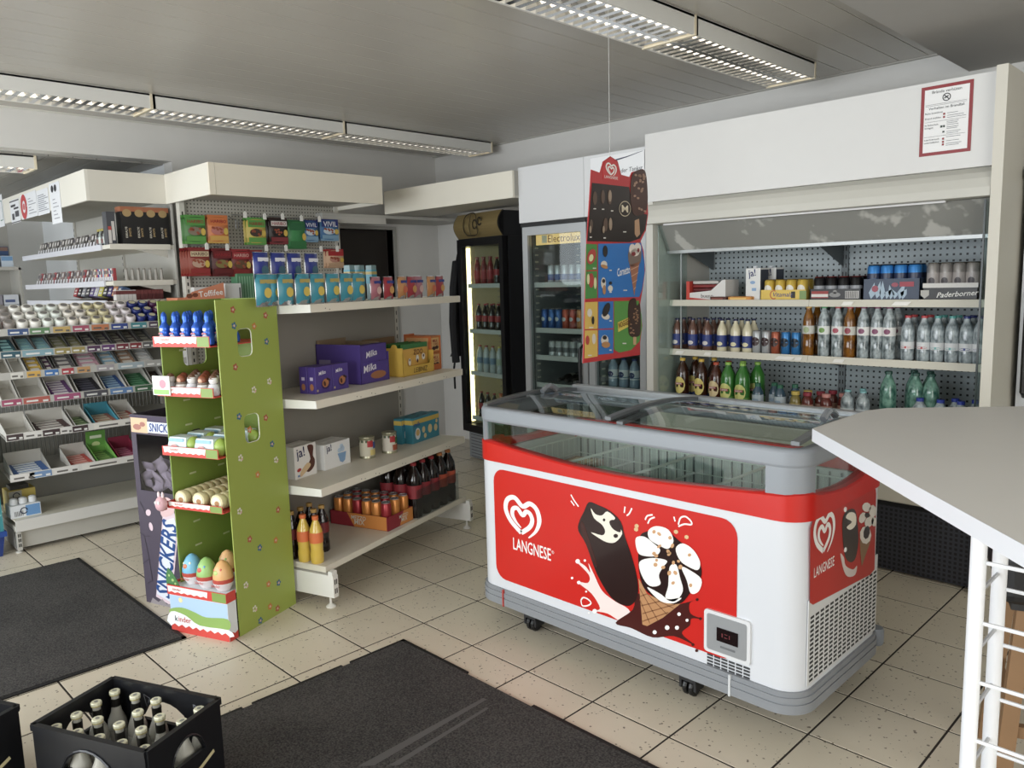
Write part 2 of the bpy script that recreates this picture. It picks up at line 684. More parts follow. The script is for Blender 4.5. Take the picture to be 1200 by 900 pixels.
# shop front with two wide windows behind the camera, side wall with one
wf = MB()
wf.box(-6.6, -4.15, 0, 5.0, -4.0, 0.4).box(-6.6, -4.15, 2.5, 5.0, -4.0, 3.0)
for x0, x1 in ((-6.6, -6.4), (-3.9, -2.8), (3.2, 5.0)):
    wf.box(x0, -4.15, 0.4, x1, -4.0, 2.5)
struct('wall_front', wf, wall_m)
wr = MB()
wr.box(5.0, -4.15, 0, 5.15, 3.6, 0.4).box(5.0, -4.15, 2.5, 5.15, 3.6, 3.0).box(5.0, -4.15, 0.4, 5.15, -2.7, 2.5).box(5.0, 0.9, 0.4, 5.15, 3.6, 2.5)
struct('wall_right', wr, wall_m)
for n_, (x0, x1) in enumerate(((-2.8, 3.2), (-6.4, -3.9))):
    wn = MB()
    k = 4 if n_ == 0 else 2
    for i in range(k + 1):
        xx = x0 + (x1 - x0) * i / k
        wn.box(xx - 0.03, -4.12, 0.4, xx + 0.03, -4.06, 2.5)
    wn.box(x0, -4.12, 0.4, x1, -4.06, 0.46).box(x0, -4.12, 2.44, x1, -4.06, 2.5)
    wo = struct('window_%d' % (n_ + 1), wn, mat('#7c8085', 0.4, 0.5))
    obj('pane', MB().box(x0, -4.092, 0.4, x1, -4.088, 2.5), CLEAR, wo)
wn = MB()
for yy in (-2.7, -0.9, 0.9):
    wn.box(5.06, yy - 0.03, 0.4, 5.12, yy + 0.03, 2.5)
w3 = struct('window_3', wn, mat('#7c8085', 0.4, 0.5))
obj('pane', MB().box(5.088, -2.7, 0.4, 5.092, 0.9, 2.5), CLEAR, w3)

# ceiling: lacquered metal planks running towards the cooler wall
ceil = struct('ceiling', MB().box(-6.75, -4.15, H + 0.03, 5.15, 3.75, H + 0.08), mat('#8c8a86', 0.7))
plank_m = mat('#b9b4aa', 0.27, 0.0, vary=0.03)
pw = 0.157
pme = MB()
pme.box(0.003, -3.98, H, pw - 0.003, YB - 0.012, H + 0.012)
pmesh = pme.mesh('plank', plank_m)
x = -0.112 - 18 * pw
while x < 1.62:
    if x > XL - 0.02:
        link('plank', pmesh, ceil, (x, 0, 0))
    x += pw
obj('joint_backing', MB().box(XL, -3.99, H + 0.003, 1.70, YB - 0.001, H + 0.02), mat('#e6e3da', 0.5), ceil)
obj('edge_trim', MB().box(XL + 0.0, YB - 0.03, H - 0.006, 1.66, YB, H + 0.01), mat('#b5b2aa', 0.5), ceil)
c2 = struct('ceiling_recess', MB().box(-6.6, -4.0, 2.508, XL - 0.15, 1.04, 2.53), mat('#918f8a', 0.6))
pr = MB().box(-3.42, 0.003, 2.496, 0, pw - 0.003, 2.508).mesh('plank', mat('#9a978f', 0.4))
y = 1.037 - pw
while y > -3.9:
    link('plank', pr, c2, (XL - 0.16, y, 0))
    y -= pw
struct('ceiling_soffit', MB().box(1.66, -4.0, 2.63, 5.0, YB, 2.77), mat('#a8a5a0', 0.75, vary=0.02))


# ---------------------------------------------------------------- louvre ceiling lights
TUBE_M, nt_, b_ = node_mat('fluorescent_tube')
b_.inputs['Base Color'].default_value = lin('#f4f4ee')
b_.inputs['Emission Color'].default_value = lin('#fff1dc')
b_.inputs['Emission Strength'].default_value = 2.6


def luminaire(label, x0, x1, y0, y1, zt, group='ceiling light rows'):
    t = thing('ceiling_light', label, 'ceiling light', ((x0 + x1) / 2, (y0 + y1) / 2, zt), 0, group)
    hw, hl = (x1 - x0) / 2, (y1 - y0) / 2
    hs = MB()
    hs.box(-hw, -hl, -0.088, -hw + 0.012, hl, 0).box(hw - 0.012, -hl, -0.088, hw, hl, 0)
    hs.box(-hw, -hl, -0.088, hw, -hl + 0.008, 0).box(-hw, hl - 0.008, -0.088, hw, hl, 0).box(-hw, -hl, -0.012, hw, hl, -0.001)
    obj('housing', hs, mat('#d9d8d2', 0.4), t)
    obj('joint_band', MB().box(-hw - 0.003, hl - 0.02, -0.092, hw + 0.003, hl - 0.004, -0.001), mat('#e0d3b4', 0.5), t)
    lv = MB()
    n = max(6, int((y1 - y0) / 0.06))
    for k in range(1, n):
        yy = -hl + 2 * hl * k / n
        for xa, xb in ((-hw + 0.012, -0.012), (0.012, hw - 0.012)):
            lv.add([(xa, yy - 0.014, -0.086), (xb, yy - 0.014, -0.086), (xb, yy, -0.045), (xa, yy, -0.045), (xa, yy + 0.014, -0.086), (xb, yy + 0.014, -0.086)],
                   [(0, 1, 2, 3), (3, 2, 5, 4), (0, 4, 5, 1)])
    obj('louvre', lv, mat('#d5d8dc', 0.14, 1.0), t)
    sp = MB()
    sp.add([(-0.013, -hl, -0.087), (0.013, -hl, -0.087), (0.004, -hl, -0.03), (-0.004, -hl, -0.03), (-0.013, hl, -0.087), (0.013, hl, -0.087), (0.004, hl, -0.03), (-0.004, hl, -0.03)],
           [(0, 1, 5, 4), (1, 2, 6, 5), (2, 3, 7, 6), (3, 0, 4, 7)])
    obj('spine', sp, mat('#d5d8dc', 0.14, 1.0), t)
    for sx in (-1, 1):
        obj('tube', MB().tube([(sx * hw * 0.5, -hl + 0.02, -0.034), (sx * hw * 0.5, hl - 0.02, -0.034)], 0.012, 8), TUBE_M, t, smooth=True)
    return t


luminaire('louvred ceiling light nearest the cooler header, above the hanging poster', 0.67, 0.967, 1.935, 3.2, H)
luminaire('louvred ceiling light at the top edge, in line above the freezer', 0.67, 0.967, 0.60, 1.93, H)
luminaire('louvred ceiling light over the fridge corner, far end of the left row', -2.36, -2.06, 1.965, 3.47, H)
luminaire('louvred ceiling light above the sweets pegboard, middle of the left row', -2.36, -2.06, 0.575, 1.96, H)
luminaire('louvred ceiling light above the tobacco corner, near end of the left row', -2.36, -2.06, -0.82, 0.57, H)
luminaire('short louvred light in the lower ceiling beyond the beam, far left', -3.52, -3.22, -1.1, 0.19, 2.496)

# ================================================================ ice cream chest freezer
FX, FY, FL_, FD = 0.50, 0.87, 1.52, 0.69
RED = mat('#c51b11', 0.4, coat=0.15, sat=1.0)
FWHITE = mat('#d6d9de', 0.32, coat=0.2)
FGREY = mat('#8f959c', 0.38)
fz = thing('chest_freezer', 'white and red ice cream chest freezer with sliding glass top', 'freezer', (FX, FY, 0), 0)


def outline(g, r=0.09, n=9):
    return rr(-g, -g, FL_ + g, FD + g, r + g, n)


# body shell: hollow tub with rounded corners
obj('body', MB().ring(outline(0), outline(-0.06, 0.06), 0.19, 0.80), FWHITE, fz, smooth=True)
obj('tub_floor', MB().prism(outline(-0.055, 0.06), 0.34, 0.36), mat('#b9bcbe', 0.5), fz)
lin_ = MB().ring(outline(-0.058, 0.06), outline(-0.064, 0.06), 0.36, 0.80)
obj('liner', lin_, mat('#cfd2d3', 0.4, 0.1), fz)
obj('liner_rim', MB().ring(outline(-0.046, 0.06), outline(-0.052, 0.06), 0.76, 0.80), mat('#b9bdbf', 0.4), fz)
rb = MB()
for k in range(30):
    xx = 0.09 + k * (FL_ - 0.18) / 29
    rb.box(xx - 0.003, FD - 0.070, 0.38, xx + 0.003, FD - 0.0655, 0.79)
obj('liner_ribs', rb, mat('#74777a', 0.4, 0.3), fz)
# red band with the dipping upper edge
band = MB()
o_, i_ = outline(0.006, 0.09, 8), outline(-0.045, 0.06, 8)


def resample(poly, step=0.05):
    out = []
    for a, b in zip(poly, poly[1:] + poly[:1]):
        l = math.hypot(b[0] - a[0], b[1] - a[1])
        k = max(1, int(l / step))
        out += [(a[0] + (b[0] - a[0]) * t / k, a[1] + (b[1] - a[1]) * t / k) for t in range(k)]
    return out


def band_top(x, y):
    if y < 0.09:
        u = min(1, max(0, x / FL_))
        return 0.855 - 0.045 * math.sin(math.pi * min(1, u * 1.02)) ** 1.3 if 0 < u < 0.98 else 0.858
    if x > FL_ - 0.09 or x < 0.09:
        v = min(1, max(0, (y - 0.05) / (FD - 0.1)))
        return 0.858 - 0.035 * math.sin(math.pi * v)
    return 0.858


ob = resample(outline(0.006, 0.09, 8))
cx0, cy0 = FL_ / 2, FD / 2
vs, fs = [], []
n_ = len(ob)
for (x, y) in ob:
    ix = x + (0.05 if x < 0.1 else -0.05 if x > FL_ - 0.1 else 0)
    iy = y + (0.05 if y < 0.1 else -0.05 if y > FD - 0.1 else 0)
    zt = band_top(x, y)
    vs += [(x, y, 0.765), (x, y, zt - 0.006), ((x * 7 + ix) / 8, (y * 7 + iy) / 8, zt), (ix, iy, zt), (ix, iy, 0.765)]
for i in range(n_):
    j = (i + 1) % n_
    for k in range(5):
        k2 = (k + 1) % 5
        fs.append((i * 5 + k, j * 5 + k, j * 5 + k2, i * 5 + k2))
obj('red_band', MB().add(vs, fs), RED, fz, smooth=True)
# wrap-around bumper
bm_ = MB().ring(outline(0.014), outline(-0.03, 0.06), 0.118, 0.15).ring(outline(0.010), outline(-0.03, 0.06), 0.15, 0.156).ring(outline(0.014), outline(-0.03, 0.06), 0.156, 0.175).ring(outline(0.009), outline(-0.03, 0.06), 0.175, 0.192)
obj('bumper', bm_, mat('#878b90', 0.45), fz, smooth=True)
obj('bumper_clip', MB().box(0.165, -0.018, 0.115, 0.172, -0.008, 0.192), mat('#b5332b', 0.4), fz)
obj('bumper_clip', MB().box(1.28, -0.018, 0.115, 1.287, -0.008, 0.192), mat('#cfd2d4', 0.4), fz)
obj('underframe', MB().prism(outline(-0.03, 0.07), 0.10, 0.20), mat('#3b3d40', 0.6), fz)
# top frame
o2 = outline(0.004, 0.09)
obj('top_rail', MB().ring(o2, outline(-0.045, 0.07), 0.935, 1.0), FGREY, fz, smooth=True, bevel=0.014, seg=3)
arc = lambda cx, r, a0, a1: [(cx + r * math.cos(RAD(a0 + (a1 - a0) * k / 9)), 0.09 + r * math.sin(RAD(a0 + (a1 - a0) * k / 9))) for k in range(10)]
obj('corner_post', MB().prism([(FL_ - 0.125, 0.0)] + arc(FL_ - 0.09, 0.09, -90, 0) + arc(FL_ - 0.09, 0.055, 0, -90) + [(FL_ - 0.125, 0.035)], 0.85, 0.94), FGREY, fz, smooth=True)
obj('corner_post', MB().prism(arc(0.09, 0.09, 180, 250) + arc(0.09, 0.055, 250, 180), 0.84, 0.94), FGREY, fz, smooth=True)
obj('corner_buffer', MB().lathe([(0.026, 0.13), (0.03, 0.14), (0.03, 0.185), (0.026, 0.195)], 14, FL_ - 0.012, FD - 0.012), mat('#7d838b', 0.4), fz, smooth=True)
for xx in (0.0, FL_ - 0.05):
    obj('corner_post', MB().box(xx + 0.005, FD - 0.07, 0.84, xx + 0.045, FD - 0.02, 0.936), FGREY, fz)
GL = glass('freezer_glass', '#eef6f2', 0.97, 0.02, 1.45)
obj('front_glass', MB().box(0.03, 0.018, 0.80, FL_ - 0.115, 0.022, 0.936), GL, fz)
obj('side_glass', MB().box(FL_ - 0.022, 0.06, 0.81, FL_ - 0.018, FD - 0.07, 0.936), GL, fz)
obj('side_glass', MB().box(0.018, 0.06, 0.81, 0.022, FD - 0.07, 0.936), GL, fz)
obj('rear_glass', MB().box(0.03, FD - 0.022, 0.84, FL_ - 0.03, FD - 0.018, 0.936), GL, fz)


def lid(x0, x1, z, handle):
    """cambered sliding pane with frame and grip"""
    n = 8
    vs, fs = [], []
    for i in range(n + 1):
        v = i / n
        y = 0.04 + v * (FD - 0.08)
        zz = z + 0.022 * math.sin(math.pi * v)
        vs += [(x0, y, zz), (x1, y, zz)]
    for i in range(n):
        fs.append((2 * i, 2 * i + 1, 2 * i + 3, 2 * i + 2))
    p = obj('sliding_lid', MB().add(vs, fs), glass('lid_glass', '#e9f0ee', 0.94, 0.02, 1.6), fz, smooth=True)
    for xx in (x0 + 0.012, x1 - 0.012):
        pts = [(xx, 0.03 + (FD - 0.06) * i / n, z + 0.003 + 0.022 * math.sin(math.pi * i / n)) for i in range(n + 1)]
        fr = MB()
        q = []
        for a in pts:
            q.append(a)
        for i in range(n):
            a, b = q[i], q[i + 1]
            fr.add([(a[0] - 0.014, a[1], a[2] - 0.006), (a[0] + 0.014, a[1], a[2] - 0.006), (a[0] + 0.014, a[1], a[2] + 0.007), (a[0] - 0.014, a[1], a[2] + 0.007),
                    (b[0] - 0.014, b[1], b[2] - 0.006), (b[0] + 0.014, b[1], b[2] - 0.006), (b[0] + 0.014, b[1], b[2] + 0.007), (b[0] - 0.014, b[1], b[2] + 0.007)],
                   [(0, 1, 5, 4), (1, 2, 6, 5), (2, 3, 7, 6), (3, 0, 4, 7), (0, 3, 2, 1), (4, 5, 6, 7)])
        obj('lid_frame', fr, mat('#6f7376', 0.3, 0.5), p)
    hp = []
    for i in range(9):
        t = math.pi * i / 8
        hp.append((handle + 0.0, 0.30 + 0.10 * i / 8 + 0.04, z + 0.03 + 0.022 * math.sin(t)))
    obj('lid_handle', MB().tube(hp, 0.013, 8), mat('#9aa0a6', 0.25, 0.6), p, smooth=True)
    return p


lid(0.03, 0.80, 1.0, 0.10)
lid(0.72, FL_ - 0.03, 1.013, FL_ - 0.09)
obj('lid_track', MB().box(0.02, FD - 0.05, 0.992, FL_ - 0.02, FD - 0.005, 1.026), mat('#a3a8ac', 0.3, 0.4), fz, bevel=0.006)
# castors
for xx, yy in ((0.26, 0.085), (1.07, 0.085), (0.26, FD - 0.08), (1.07, FD - 0.08)):
    c_ = obj('caster', MB().box(xx - 0.035, yy - 0.03, 0.062, xx + 0.035, yy + 0.03, 0.10).box(xx - 0.036, yy - 0.028, 0.03, xx - 0.026, yy + 0.028, 0.07).box(xx + 0.026, yy - 0.028, 0.03, xx + 0.036, yy + 0.028, 0.07), mat('#222326', 0.5), fz)
    for dx in (-0.013, 0.013):
        wv = MB().lathe([(0.0, -0.009), (0.030, -0.009), (0.034, -0.004), (0.034, 0.004), (0.030, 0.009), (0.0, 0.009)], 14)
        wv.rot(Matrix.Translation((xx + dx, yy, 0.034)) @ Matrix.Rotation(RAD(90), 4, 'Y'))
        obj('wheel', wv, mat('#111113', 0.4), c_)
# ---- front print, laid out from the photograph onto the front face
fpx = lambda x, y: (lambda p: (p.x - FX, p.z))(ony(x, y, FY))
Z5 = lambda pts: [fpx(560 + a / 3.216, 540 + b / 3.216) for a, b in pts]
panel = rr(0.115, 0.235, 1.30, 0.735, 0.06, 6)
fp = flat('front_print', [panel], RED, fz, off=0.0015)
PW = mat('#f3f1ec', 0.4)
CH = mat('#28100d', 0.3, coat=0.3)
CRM = mat('#efe6d2', 0.4)
flat('splash_cream', [Z5(spline([(372, 378), (405, 395), (425, 420), (418, 385), (440, 430), (470, 490), (520, 530), (570, 560), (585, 610), (540, 605), (490, 575), (440, 565), (462, 555), (430, 500), (375, 455), (415, 460), (420, 430)], 4, True))], mat('#f0dcd6', 0.4), fp, off=0.0021)
flat('splash_chocolate', [Z5(spline([(600, 500), (585, 560), (520, 610), (580, 630), (660, 665), (740, 660), (815, 692), (770, 650), (800, 620), (806, 594), (842, 594), (803, 575), (800, 535), (828, 522), (780, 535), (720, 545), (660, 520)], 4, True))], mat('#4a140f', 0.3), fp, off=0.0023)
flat('splash_drops', [Z5(ell(a, b, r, r, 0, 8)) for a, b, r in ((357, 441, 5), (378, 378, 9), (382, 458, 7), (410, 492, 4), (442, 566, 9), (420, 572, 4), (405, 375, 5), (715, 628, 9), (752, 628, 8), (668, 645, 8), (790, 600, 6), (760, 577, 7))], PW, fp, off=0.003)
flat('splash_drops', [Z5(ell(a, b, 6, 6, 0, 8)) for a, b in ((826, 714), (840, 594), (828, 522), (812, 692))], mat('#4a140f', 0.3), fp, off=0.003)
flat('splash_loops', [q for L in ([(390, 525), (395, 545), (415, 545), (428, 535), (415, 520), (398, 515), (390, 525)], [(757, 240), (765, 215), (785, 210), (805, 228), (805, 240), (780, 238), (757, 247)], [(632, 222), (640, 207), (660, 203)], [(642, 236), (650, 220), (668, 212)], [(352, 127), (365, 150), (381, 172)], [(352, 150), (365, 168)], [(556, 172), (553, 196)], [(582, 178), (572, 198), (562, 206)], [(740, 210), (745, 228)]) for q in stroke(Z5(spline(L, 4)), 0.006)], PW, fp, off=0.0024)
bar = [(420, 155), (455, 166), (500, 188), (540, 228), (556, 285), (582, 360), (600, 430), (606, 490), (592, 532), (560, 546), (505, 515), (450, 425), (410, 315), (380, 262), (385, 225), (402, 190)]
flat('ice_cream_bar', [Z5(spline(bar, 3, True))], CH, fp, off=0.0032)
flat('bite', [Z5(spline([(428, 178), (445, 200), (470, 205), (490, 190), (520, 215), (505, 230), (535, 250), (546, 275), (520, 306), (488, 306), (455, 288), (428, 268), (470, 280), (482, 265), (470, 240), (440, 215)], 3, True))], CRM, fp, off=0.0037)
flat('bite_flakes', [Z5(ell(522, 282, 9, 8, 0, 8)), Z5(ell(478, 222, 5, 6, 0, 8)), Z5(spline([(498, 228), (515, 222), (538, 245), (540, 268), (520, 262), (505, 248)], 3, True))], CH, fp, off=0.0041)
flat('bar_sheen', [Z5(spline([(388, 240), (400, 232), (430, 320), (455, 400), (440, 380), (405, 300)], 3, True))], mat('#43211c', 0.25), fp, off=0.0036)
flat('cone', [Z5([(607, 440), (640, 500), (700, 530), (765, 538), (700, 590), (640, 622), (622, 616)])], mat('#b9824a', 0.5), fp, off=0.0033)
flat('cone_lattice', [q for L in [[(612, 480), (680, 600)], [(612, 520), (650, 612)], [(640, 500), (715, 578)], [(680, 525), (740, 555)], [(745, 540), (622, 575)], [(690, 528), (618, 545)], [(640, 500), (614, 510)], [(720, 570), (622, 604)]] for q in stroke(Z5(L), 0.004)], mat('#8a5528', 0.5), fp, off=0.0036)
flat('scoop_chocolate', [Z5(spline([(612, 290), (640, 265), (700, 255), (760, 300), (825, 360), (845, 430), (800, 500), (760, 538), (690, 525), (630, 480), (608, 400)], 4, True))], CH, fp, off=0.0039)  # dark chocolate base that shows in the gaps between the cream
flat('scoop_cream', [Z5(spline(L, 4, True)) for L in (
    [(645, 262), (675, 245), (720, 258), (740, 300), (720, 330), (690, 320), (650, 295)],
    [(598, 290), (630, 285), (665, 310), (690, 335), (670, 358), (620, 355), (602, 335)],
    [(748, 330), (775, 310), (815, 335), (840, 380), (832, 410), (800, 400), (765, 375)],
    [(612, 380), (660, 365), (715, 375), (700, 400), (685, 430), (690, 465), (650, 470), (620, 430)],
    [(725, 400), (750, 390), (765, 440), (775, 490), (745, 528), (710, 515), (720, 470)],
    [(770, 400), (800, 410), (845, 445), (835, 490), (805, 498), (790, 450)],
    [(640, 475), (690, 500), (720, 520), (770, 515), (740, 535), (690, 527)])], mat('#f6f2ea', 0.35), fp, off=0.0044)
random.seed(3)
flat('nut_crumbs', [Z5(ell(a + random.uniform(-16, 16), b + random.uniform(-16, 16), random.uniform(6, 10), random.uniform(5, 8), random.uniform(0, 180), 7)) for a, b in ((675, 265), (700, 290), (720, 320), (735, 345), (715, 355), (690, 345), (660, 335), (745, 365), (725, 385), (705, 405), (760, 385), (735, 410), (740, 430), (700, 310), (730, 300), (815, 350), (660, 375), (690, 370), (735, 470), (790, 455))], mat('#cf9a62', 0.5), fp, off=0.0049)['kind'] = 'stuff'
for a, b in ((600, 245), (598, 258), (748, 267), (788, 287)):
    flat('nut', [Z5(ell(a, b, 9, 8, 30, 6))], mat('#dcb57c', 0.5), fp, off=0.0026)


def heart(parent, o, face, wdt, m, off=0.0025, ky=1.0):
    A = spline([(0.68, -0.02), (0.90, 0.22), (1.0, 0.52), (0.93, 0.80), (0.74, 0.91), (0.53, 0.79), (0.30, 0.97), (0.09, 0.88), (0.02, 0.62), (0.16, 0.32), (0.47, 0.06)], 5)
    B = spline([(0.47, 0.06), (0.72, 0.28), (0.80, 0.48), (0.74, 0.64), (0.63, 0.67), (0.52, 0.55), (0.38, 0.70), (0.25, 0.66), (0.22, 0.50), (0.32, 0.33), (0.47, 0.20)], 5)
    wa = [0.125 * (0.25 + 0.75 * min(1, i / 10)) for i in range(len(A))]
    wb = [0.115 * (1 - 0.75 * max(0, (i - 40) / 10)) for i in range(len(B))]
    P = [[(x * wdt, y * wdt * ky) for x, y in q] for q in stroke(A, wa) + stroke(B, wb)]
    return flat('heart_logo', P, m, parent, o, face, off)


hx, hz = fpx(593, 621)
heart(fp, (hx, 0, hz - 0.002), 0, 0.205, PW, ky=0.80)
lx, lz = fpx(623, 643)
txt('LANGNESE', 0.222, PW, fp, (lx + 0.002, 0, lz), 0, 0.0025, height=0.054, bold=0.012)
txt('®', 0.014, PW, fp, (lx + 0.124, 0, lz + 0.014), 0, 0.0025)
# control panel
cp = obj('control_panel', MB().prism(rr(1.18, 0.246, 1.355, 0.400, 0.012), -0.010, 0.0, 'y'), mat('#d9dadb', 0.4), fz)
obj('recess', MB().prism(rr(1.192, 0.258, 1.343, 0.388, 0.008), -0.0115, -0.0105, 'y'), mat('#a5a8aa', 0.4, 0.4), cp)
obj('display', MB().box(1.232, -0.0145, 0.300, 1.312, -0.0115, 0.348), mat('#1a0d0e', 0.2), cp)
flat('digits', [rect(1.252, 0.318, 1.256, 0.332), rect(1.262, 0.318, 1.274, 0.3205), rect(1.262, 0.330, 1.274, 0.332), rect(1.28, 0.318, 1.283, 0.332)], mat('#7c2f35', 0.4), cp, off=0.0155)
flat('maker_mark', [rect(1.245, 0.276, 1.302, 0.284)], mat('#6d7072', 0.5), cp, off=0.0122)
gv = MB()
for r_ in range(4):
    for c_ in range(6):
        gv.box(1.188 + c_ * 0.028, -0.0022, 0.228 - r_ * 0.0115, 1.211 + c_ * 0.028, -0.001, 0.235 - r_ * 0.0115)
obj('vent_slots', gv, mat('#3a3b3d', 0.6), fz)
# right side print and ventilation grille
spx = lambda x, y: (lambda p: (p.y - FY, p.z))(onx(x, y, FX + FL_ + 0.001))
Z7 = lambda pts: [spx(800 + a / 3.2154, 560 + b / 3.2154) for a, b in pts]
side_o, sf = (FL_, 0, 0), 90
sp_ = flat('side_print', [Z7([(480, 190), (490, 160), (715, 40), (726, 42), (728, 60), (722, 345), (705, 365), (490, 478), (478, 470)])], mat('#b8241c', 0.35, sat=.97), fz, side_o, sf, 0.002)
flat('ice_cream_bar', [Z7(spline([(600, 160), (615, 125), (645, 118), (656, 160), (660, 240), (650, 300), (632, 318), (612, 300), (602, 240)], 3, True))], CH, sp_, side_o, sf, 0.003)
flat('bite', [Z7(spline([(612, 150), (625, 130), (648, 135), (650, 175), (630, 195), (615, 185), (635, 165)], 3, True))], CRM, sp_, side_o, sf, 0.0036)
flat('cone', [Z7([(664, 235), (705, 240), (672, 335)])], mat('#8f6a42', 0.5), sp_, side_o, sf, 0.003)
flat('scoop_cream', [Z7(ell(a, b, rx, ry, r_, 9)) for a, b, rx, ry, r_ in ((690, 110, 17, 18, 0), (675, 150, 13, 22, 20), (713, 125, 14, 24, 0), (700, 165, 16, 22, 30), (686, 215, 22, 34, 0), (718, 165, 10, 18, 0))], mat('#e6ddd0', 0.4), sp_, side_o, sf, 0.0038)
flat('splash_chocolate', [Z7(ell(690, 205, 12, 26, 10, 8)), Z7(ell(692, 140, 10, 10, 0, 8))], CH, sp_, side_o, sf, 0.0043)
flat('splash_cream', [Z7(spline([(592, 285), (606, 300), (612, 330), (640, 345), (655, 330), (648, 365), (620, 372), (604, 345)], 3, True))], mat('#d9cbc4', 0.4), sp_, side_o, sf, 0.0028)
hx, hz = Z7([(497, 325)])[0]
heart(sp_, (FL_, hx - 0.012, hz + 0.02), 90, 0.15, PW, 0.003, 0.9)
lx, lz = Z7([(530, 348)])[0]
txt('LANGNESE', 0.155, PW, sp_, (FL_, lx + 0.003, lz + 0.012), 90, 0.003, height=0.034, bold=0.004)
gr = MB()
for c_ in range(15):
    for r_ in range(17):
        y0 = 0.075 + c_ * 0.0375
        z0 = 0.215 + r_ * 0.0155
        if z0 > 0.50 - 0.06 * (c_ / 15) ** 0 + 0.0:
            continue
        gr.box(FL_ - 0.001, y0, z0, FL_ + 0.0016, y0 + 0.026, z0 + 0.0085)
obj('ventilation_slots', gr, mat('#2c2d2f', 0.7), fz)
gf = MB().box(FL_ - 0.002, 0.06, 0.205, FL_ + 0.0012, FD - 0.055, 0.50)
obj('ventilation_grille', gf, mat('#d5d6d6', 0.4), fz)
for y_, z_ in ((0.32, 0.745), (0.33, 0.60)):
    obj('screw_cap', MB().lathe([(0.009, 0), (0.009, 0.003), (0.005, 0.005)], 10).rot(Matrix.Translation((FL_ + 0.002, y_, z_)) @ Matrix.Rotation(RAD(90), 4, 'Y')), WHITE, fz)

# ---- wire baskets and a few ice cream packs in the freezer
def basket(label, x0, x1, y0, y1, z0, z1):
    t = thing('wire_basket', label, 'basket', (x0, y0, z0), 0, 'freezer baskets')
    wx, wy, hz_ = x1 - x0, y1 - y0, z1 - z0
    rim = MB()
    for zz in (0.004, hz_ * 0.55, hz_):
        rim.tube([(0, 0, zz), (wx, 0, zz), (wx, wy, zz), (0, wy, zz)], 0.0042 if zz == hz_ else 0.0025, 5, True)
    obj('rim', rim, mat('#e6ebe8', 0.35, 0.1), t)
    wv = MB()
    k = int(wx / 0.032)
    for i in range(1, k):
        x = wx * i / k
        wv.tube([(x, 0, hz_), (x, 0, 0.002), (x, wy, 0.002), (x, wy, hz_)], 0.0022, 4)
    k = int(wy / 0.04)
    for i in range(1, k):
        y = wy * i / k
        wv.tube([(0, y, hz_), (0, y, 0.004), (wx, y, 0.004), (wx, y, hz_)], 0.0022, 4)
    obj('wires', wv, mat('#e0e5e2', 0.35, 0.1), t)
    return t


by0, by1 = FY + 0.085, FY + FD - 0.085
bxs = [FX + 0.09, FX + 0.42, FX + 0.755, FX + 1.09, FX + 1.425]
for i, d in enumerate(('leftmost wire basket inside the freezer', 'second wire basket from left inside the freezer', 'third wire basket from left inside the freezer', 'rightmost wire basket inside the freezer')):
    basket(d, bxs[i] + 0.006, bxs[i + 1] - 0.006, by0, by1, 0.60, 0.775)


def pack(label, x, y, z, sx, sy, sz, c, c2, rz=0):
    t = thing('ice_cream_pack', label, 'ice cream', (x, y, z), RAD(rz), 'ice cream packs in the freezer')
    obj('wrapper', MB().box(-sx / 2, -sy / 2, 0, sx / 2, sy / 2, sz), mat(c, 0.4), t, bevel=0.006)
    obj('print', MB().box(-sx * 0.35, -sy / 2 - 0.001, sz * 0.2, sx * 0.35, sy / 2 + 0.001, sz * 0.8), mat(c2, 0.4), t)
    obj('top_print', MB().box(-sx * 0.3, -sy * 0.3, sz - 0.001, sx * 0.3, sy * 0.3, sz + 0.001), mat(c2, 0.4), t)


pack('brown ice cream carton in the leftmost freezer basket', FX + 0.25, FY + 0.42, 0.606, 0.16, 0.2, 0.10, '#8f6844', '#d3b98a', 10)
pack('pale green ice cream box in the second freezer basket', FX + 0.56, FY + 0.25, 0.606, 0.22, 0.14, 0.13, '#9fc9b0', '#cfe8d8', -8)
pack('small golden wafer pack in the third freezer basket', FX + 0.95, FY + 0.24, 0.606, 0.10, 0.10, 0.07, '#b98a3c', '#e0bd72', 12)
pack('red and white ice lolly pack in the third freezer basket', FX + 0.88, FY + 0.45, 0.606, 0.14, 0.10, 0.06, '#b3463f', '#e8e2da', -20)
pack('beige cone pack in the rightmost freezer basket', FX + 1.20, FY + 0.40, 0.606, 0.18, 0.14, 0.06, '#a98f6b', '#7d5838', 15)
pack('dark chocolate bar pack in the rightmost freezer basket', FX + 1.32, FY + 0.20, 0.606, 0.10, 0.12, 0.05, '#4d3326', '#8a6a4e', -10)

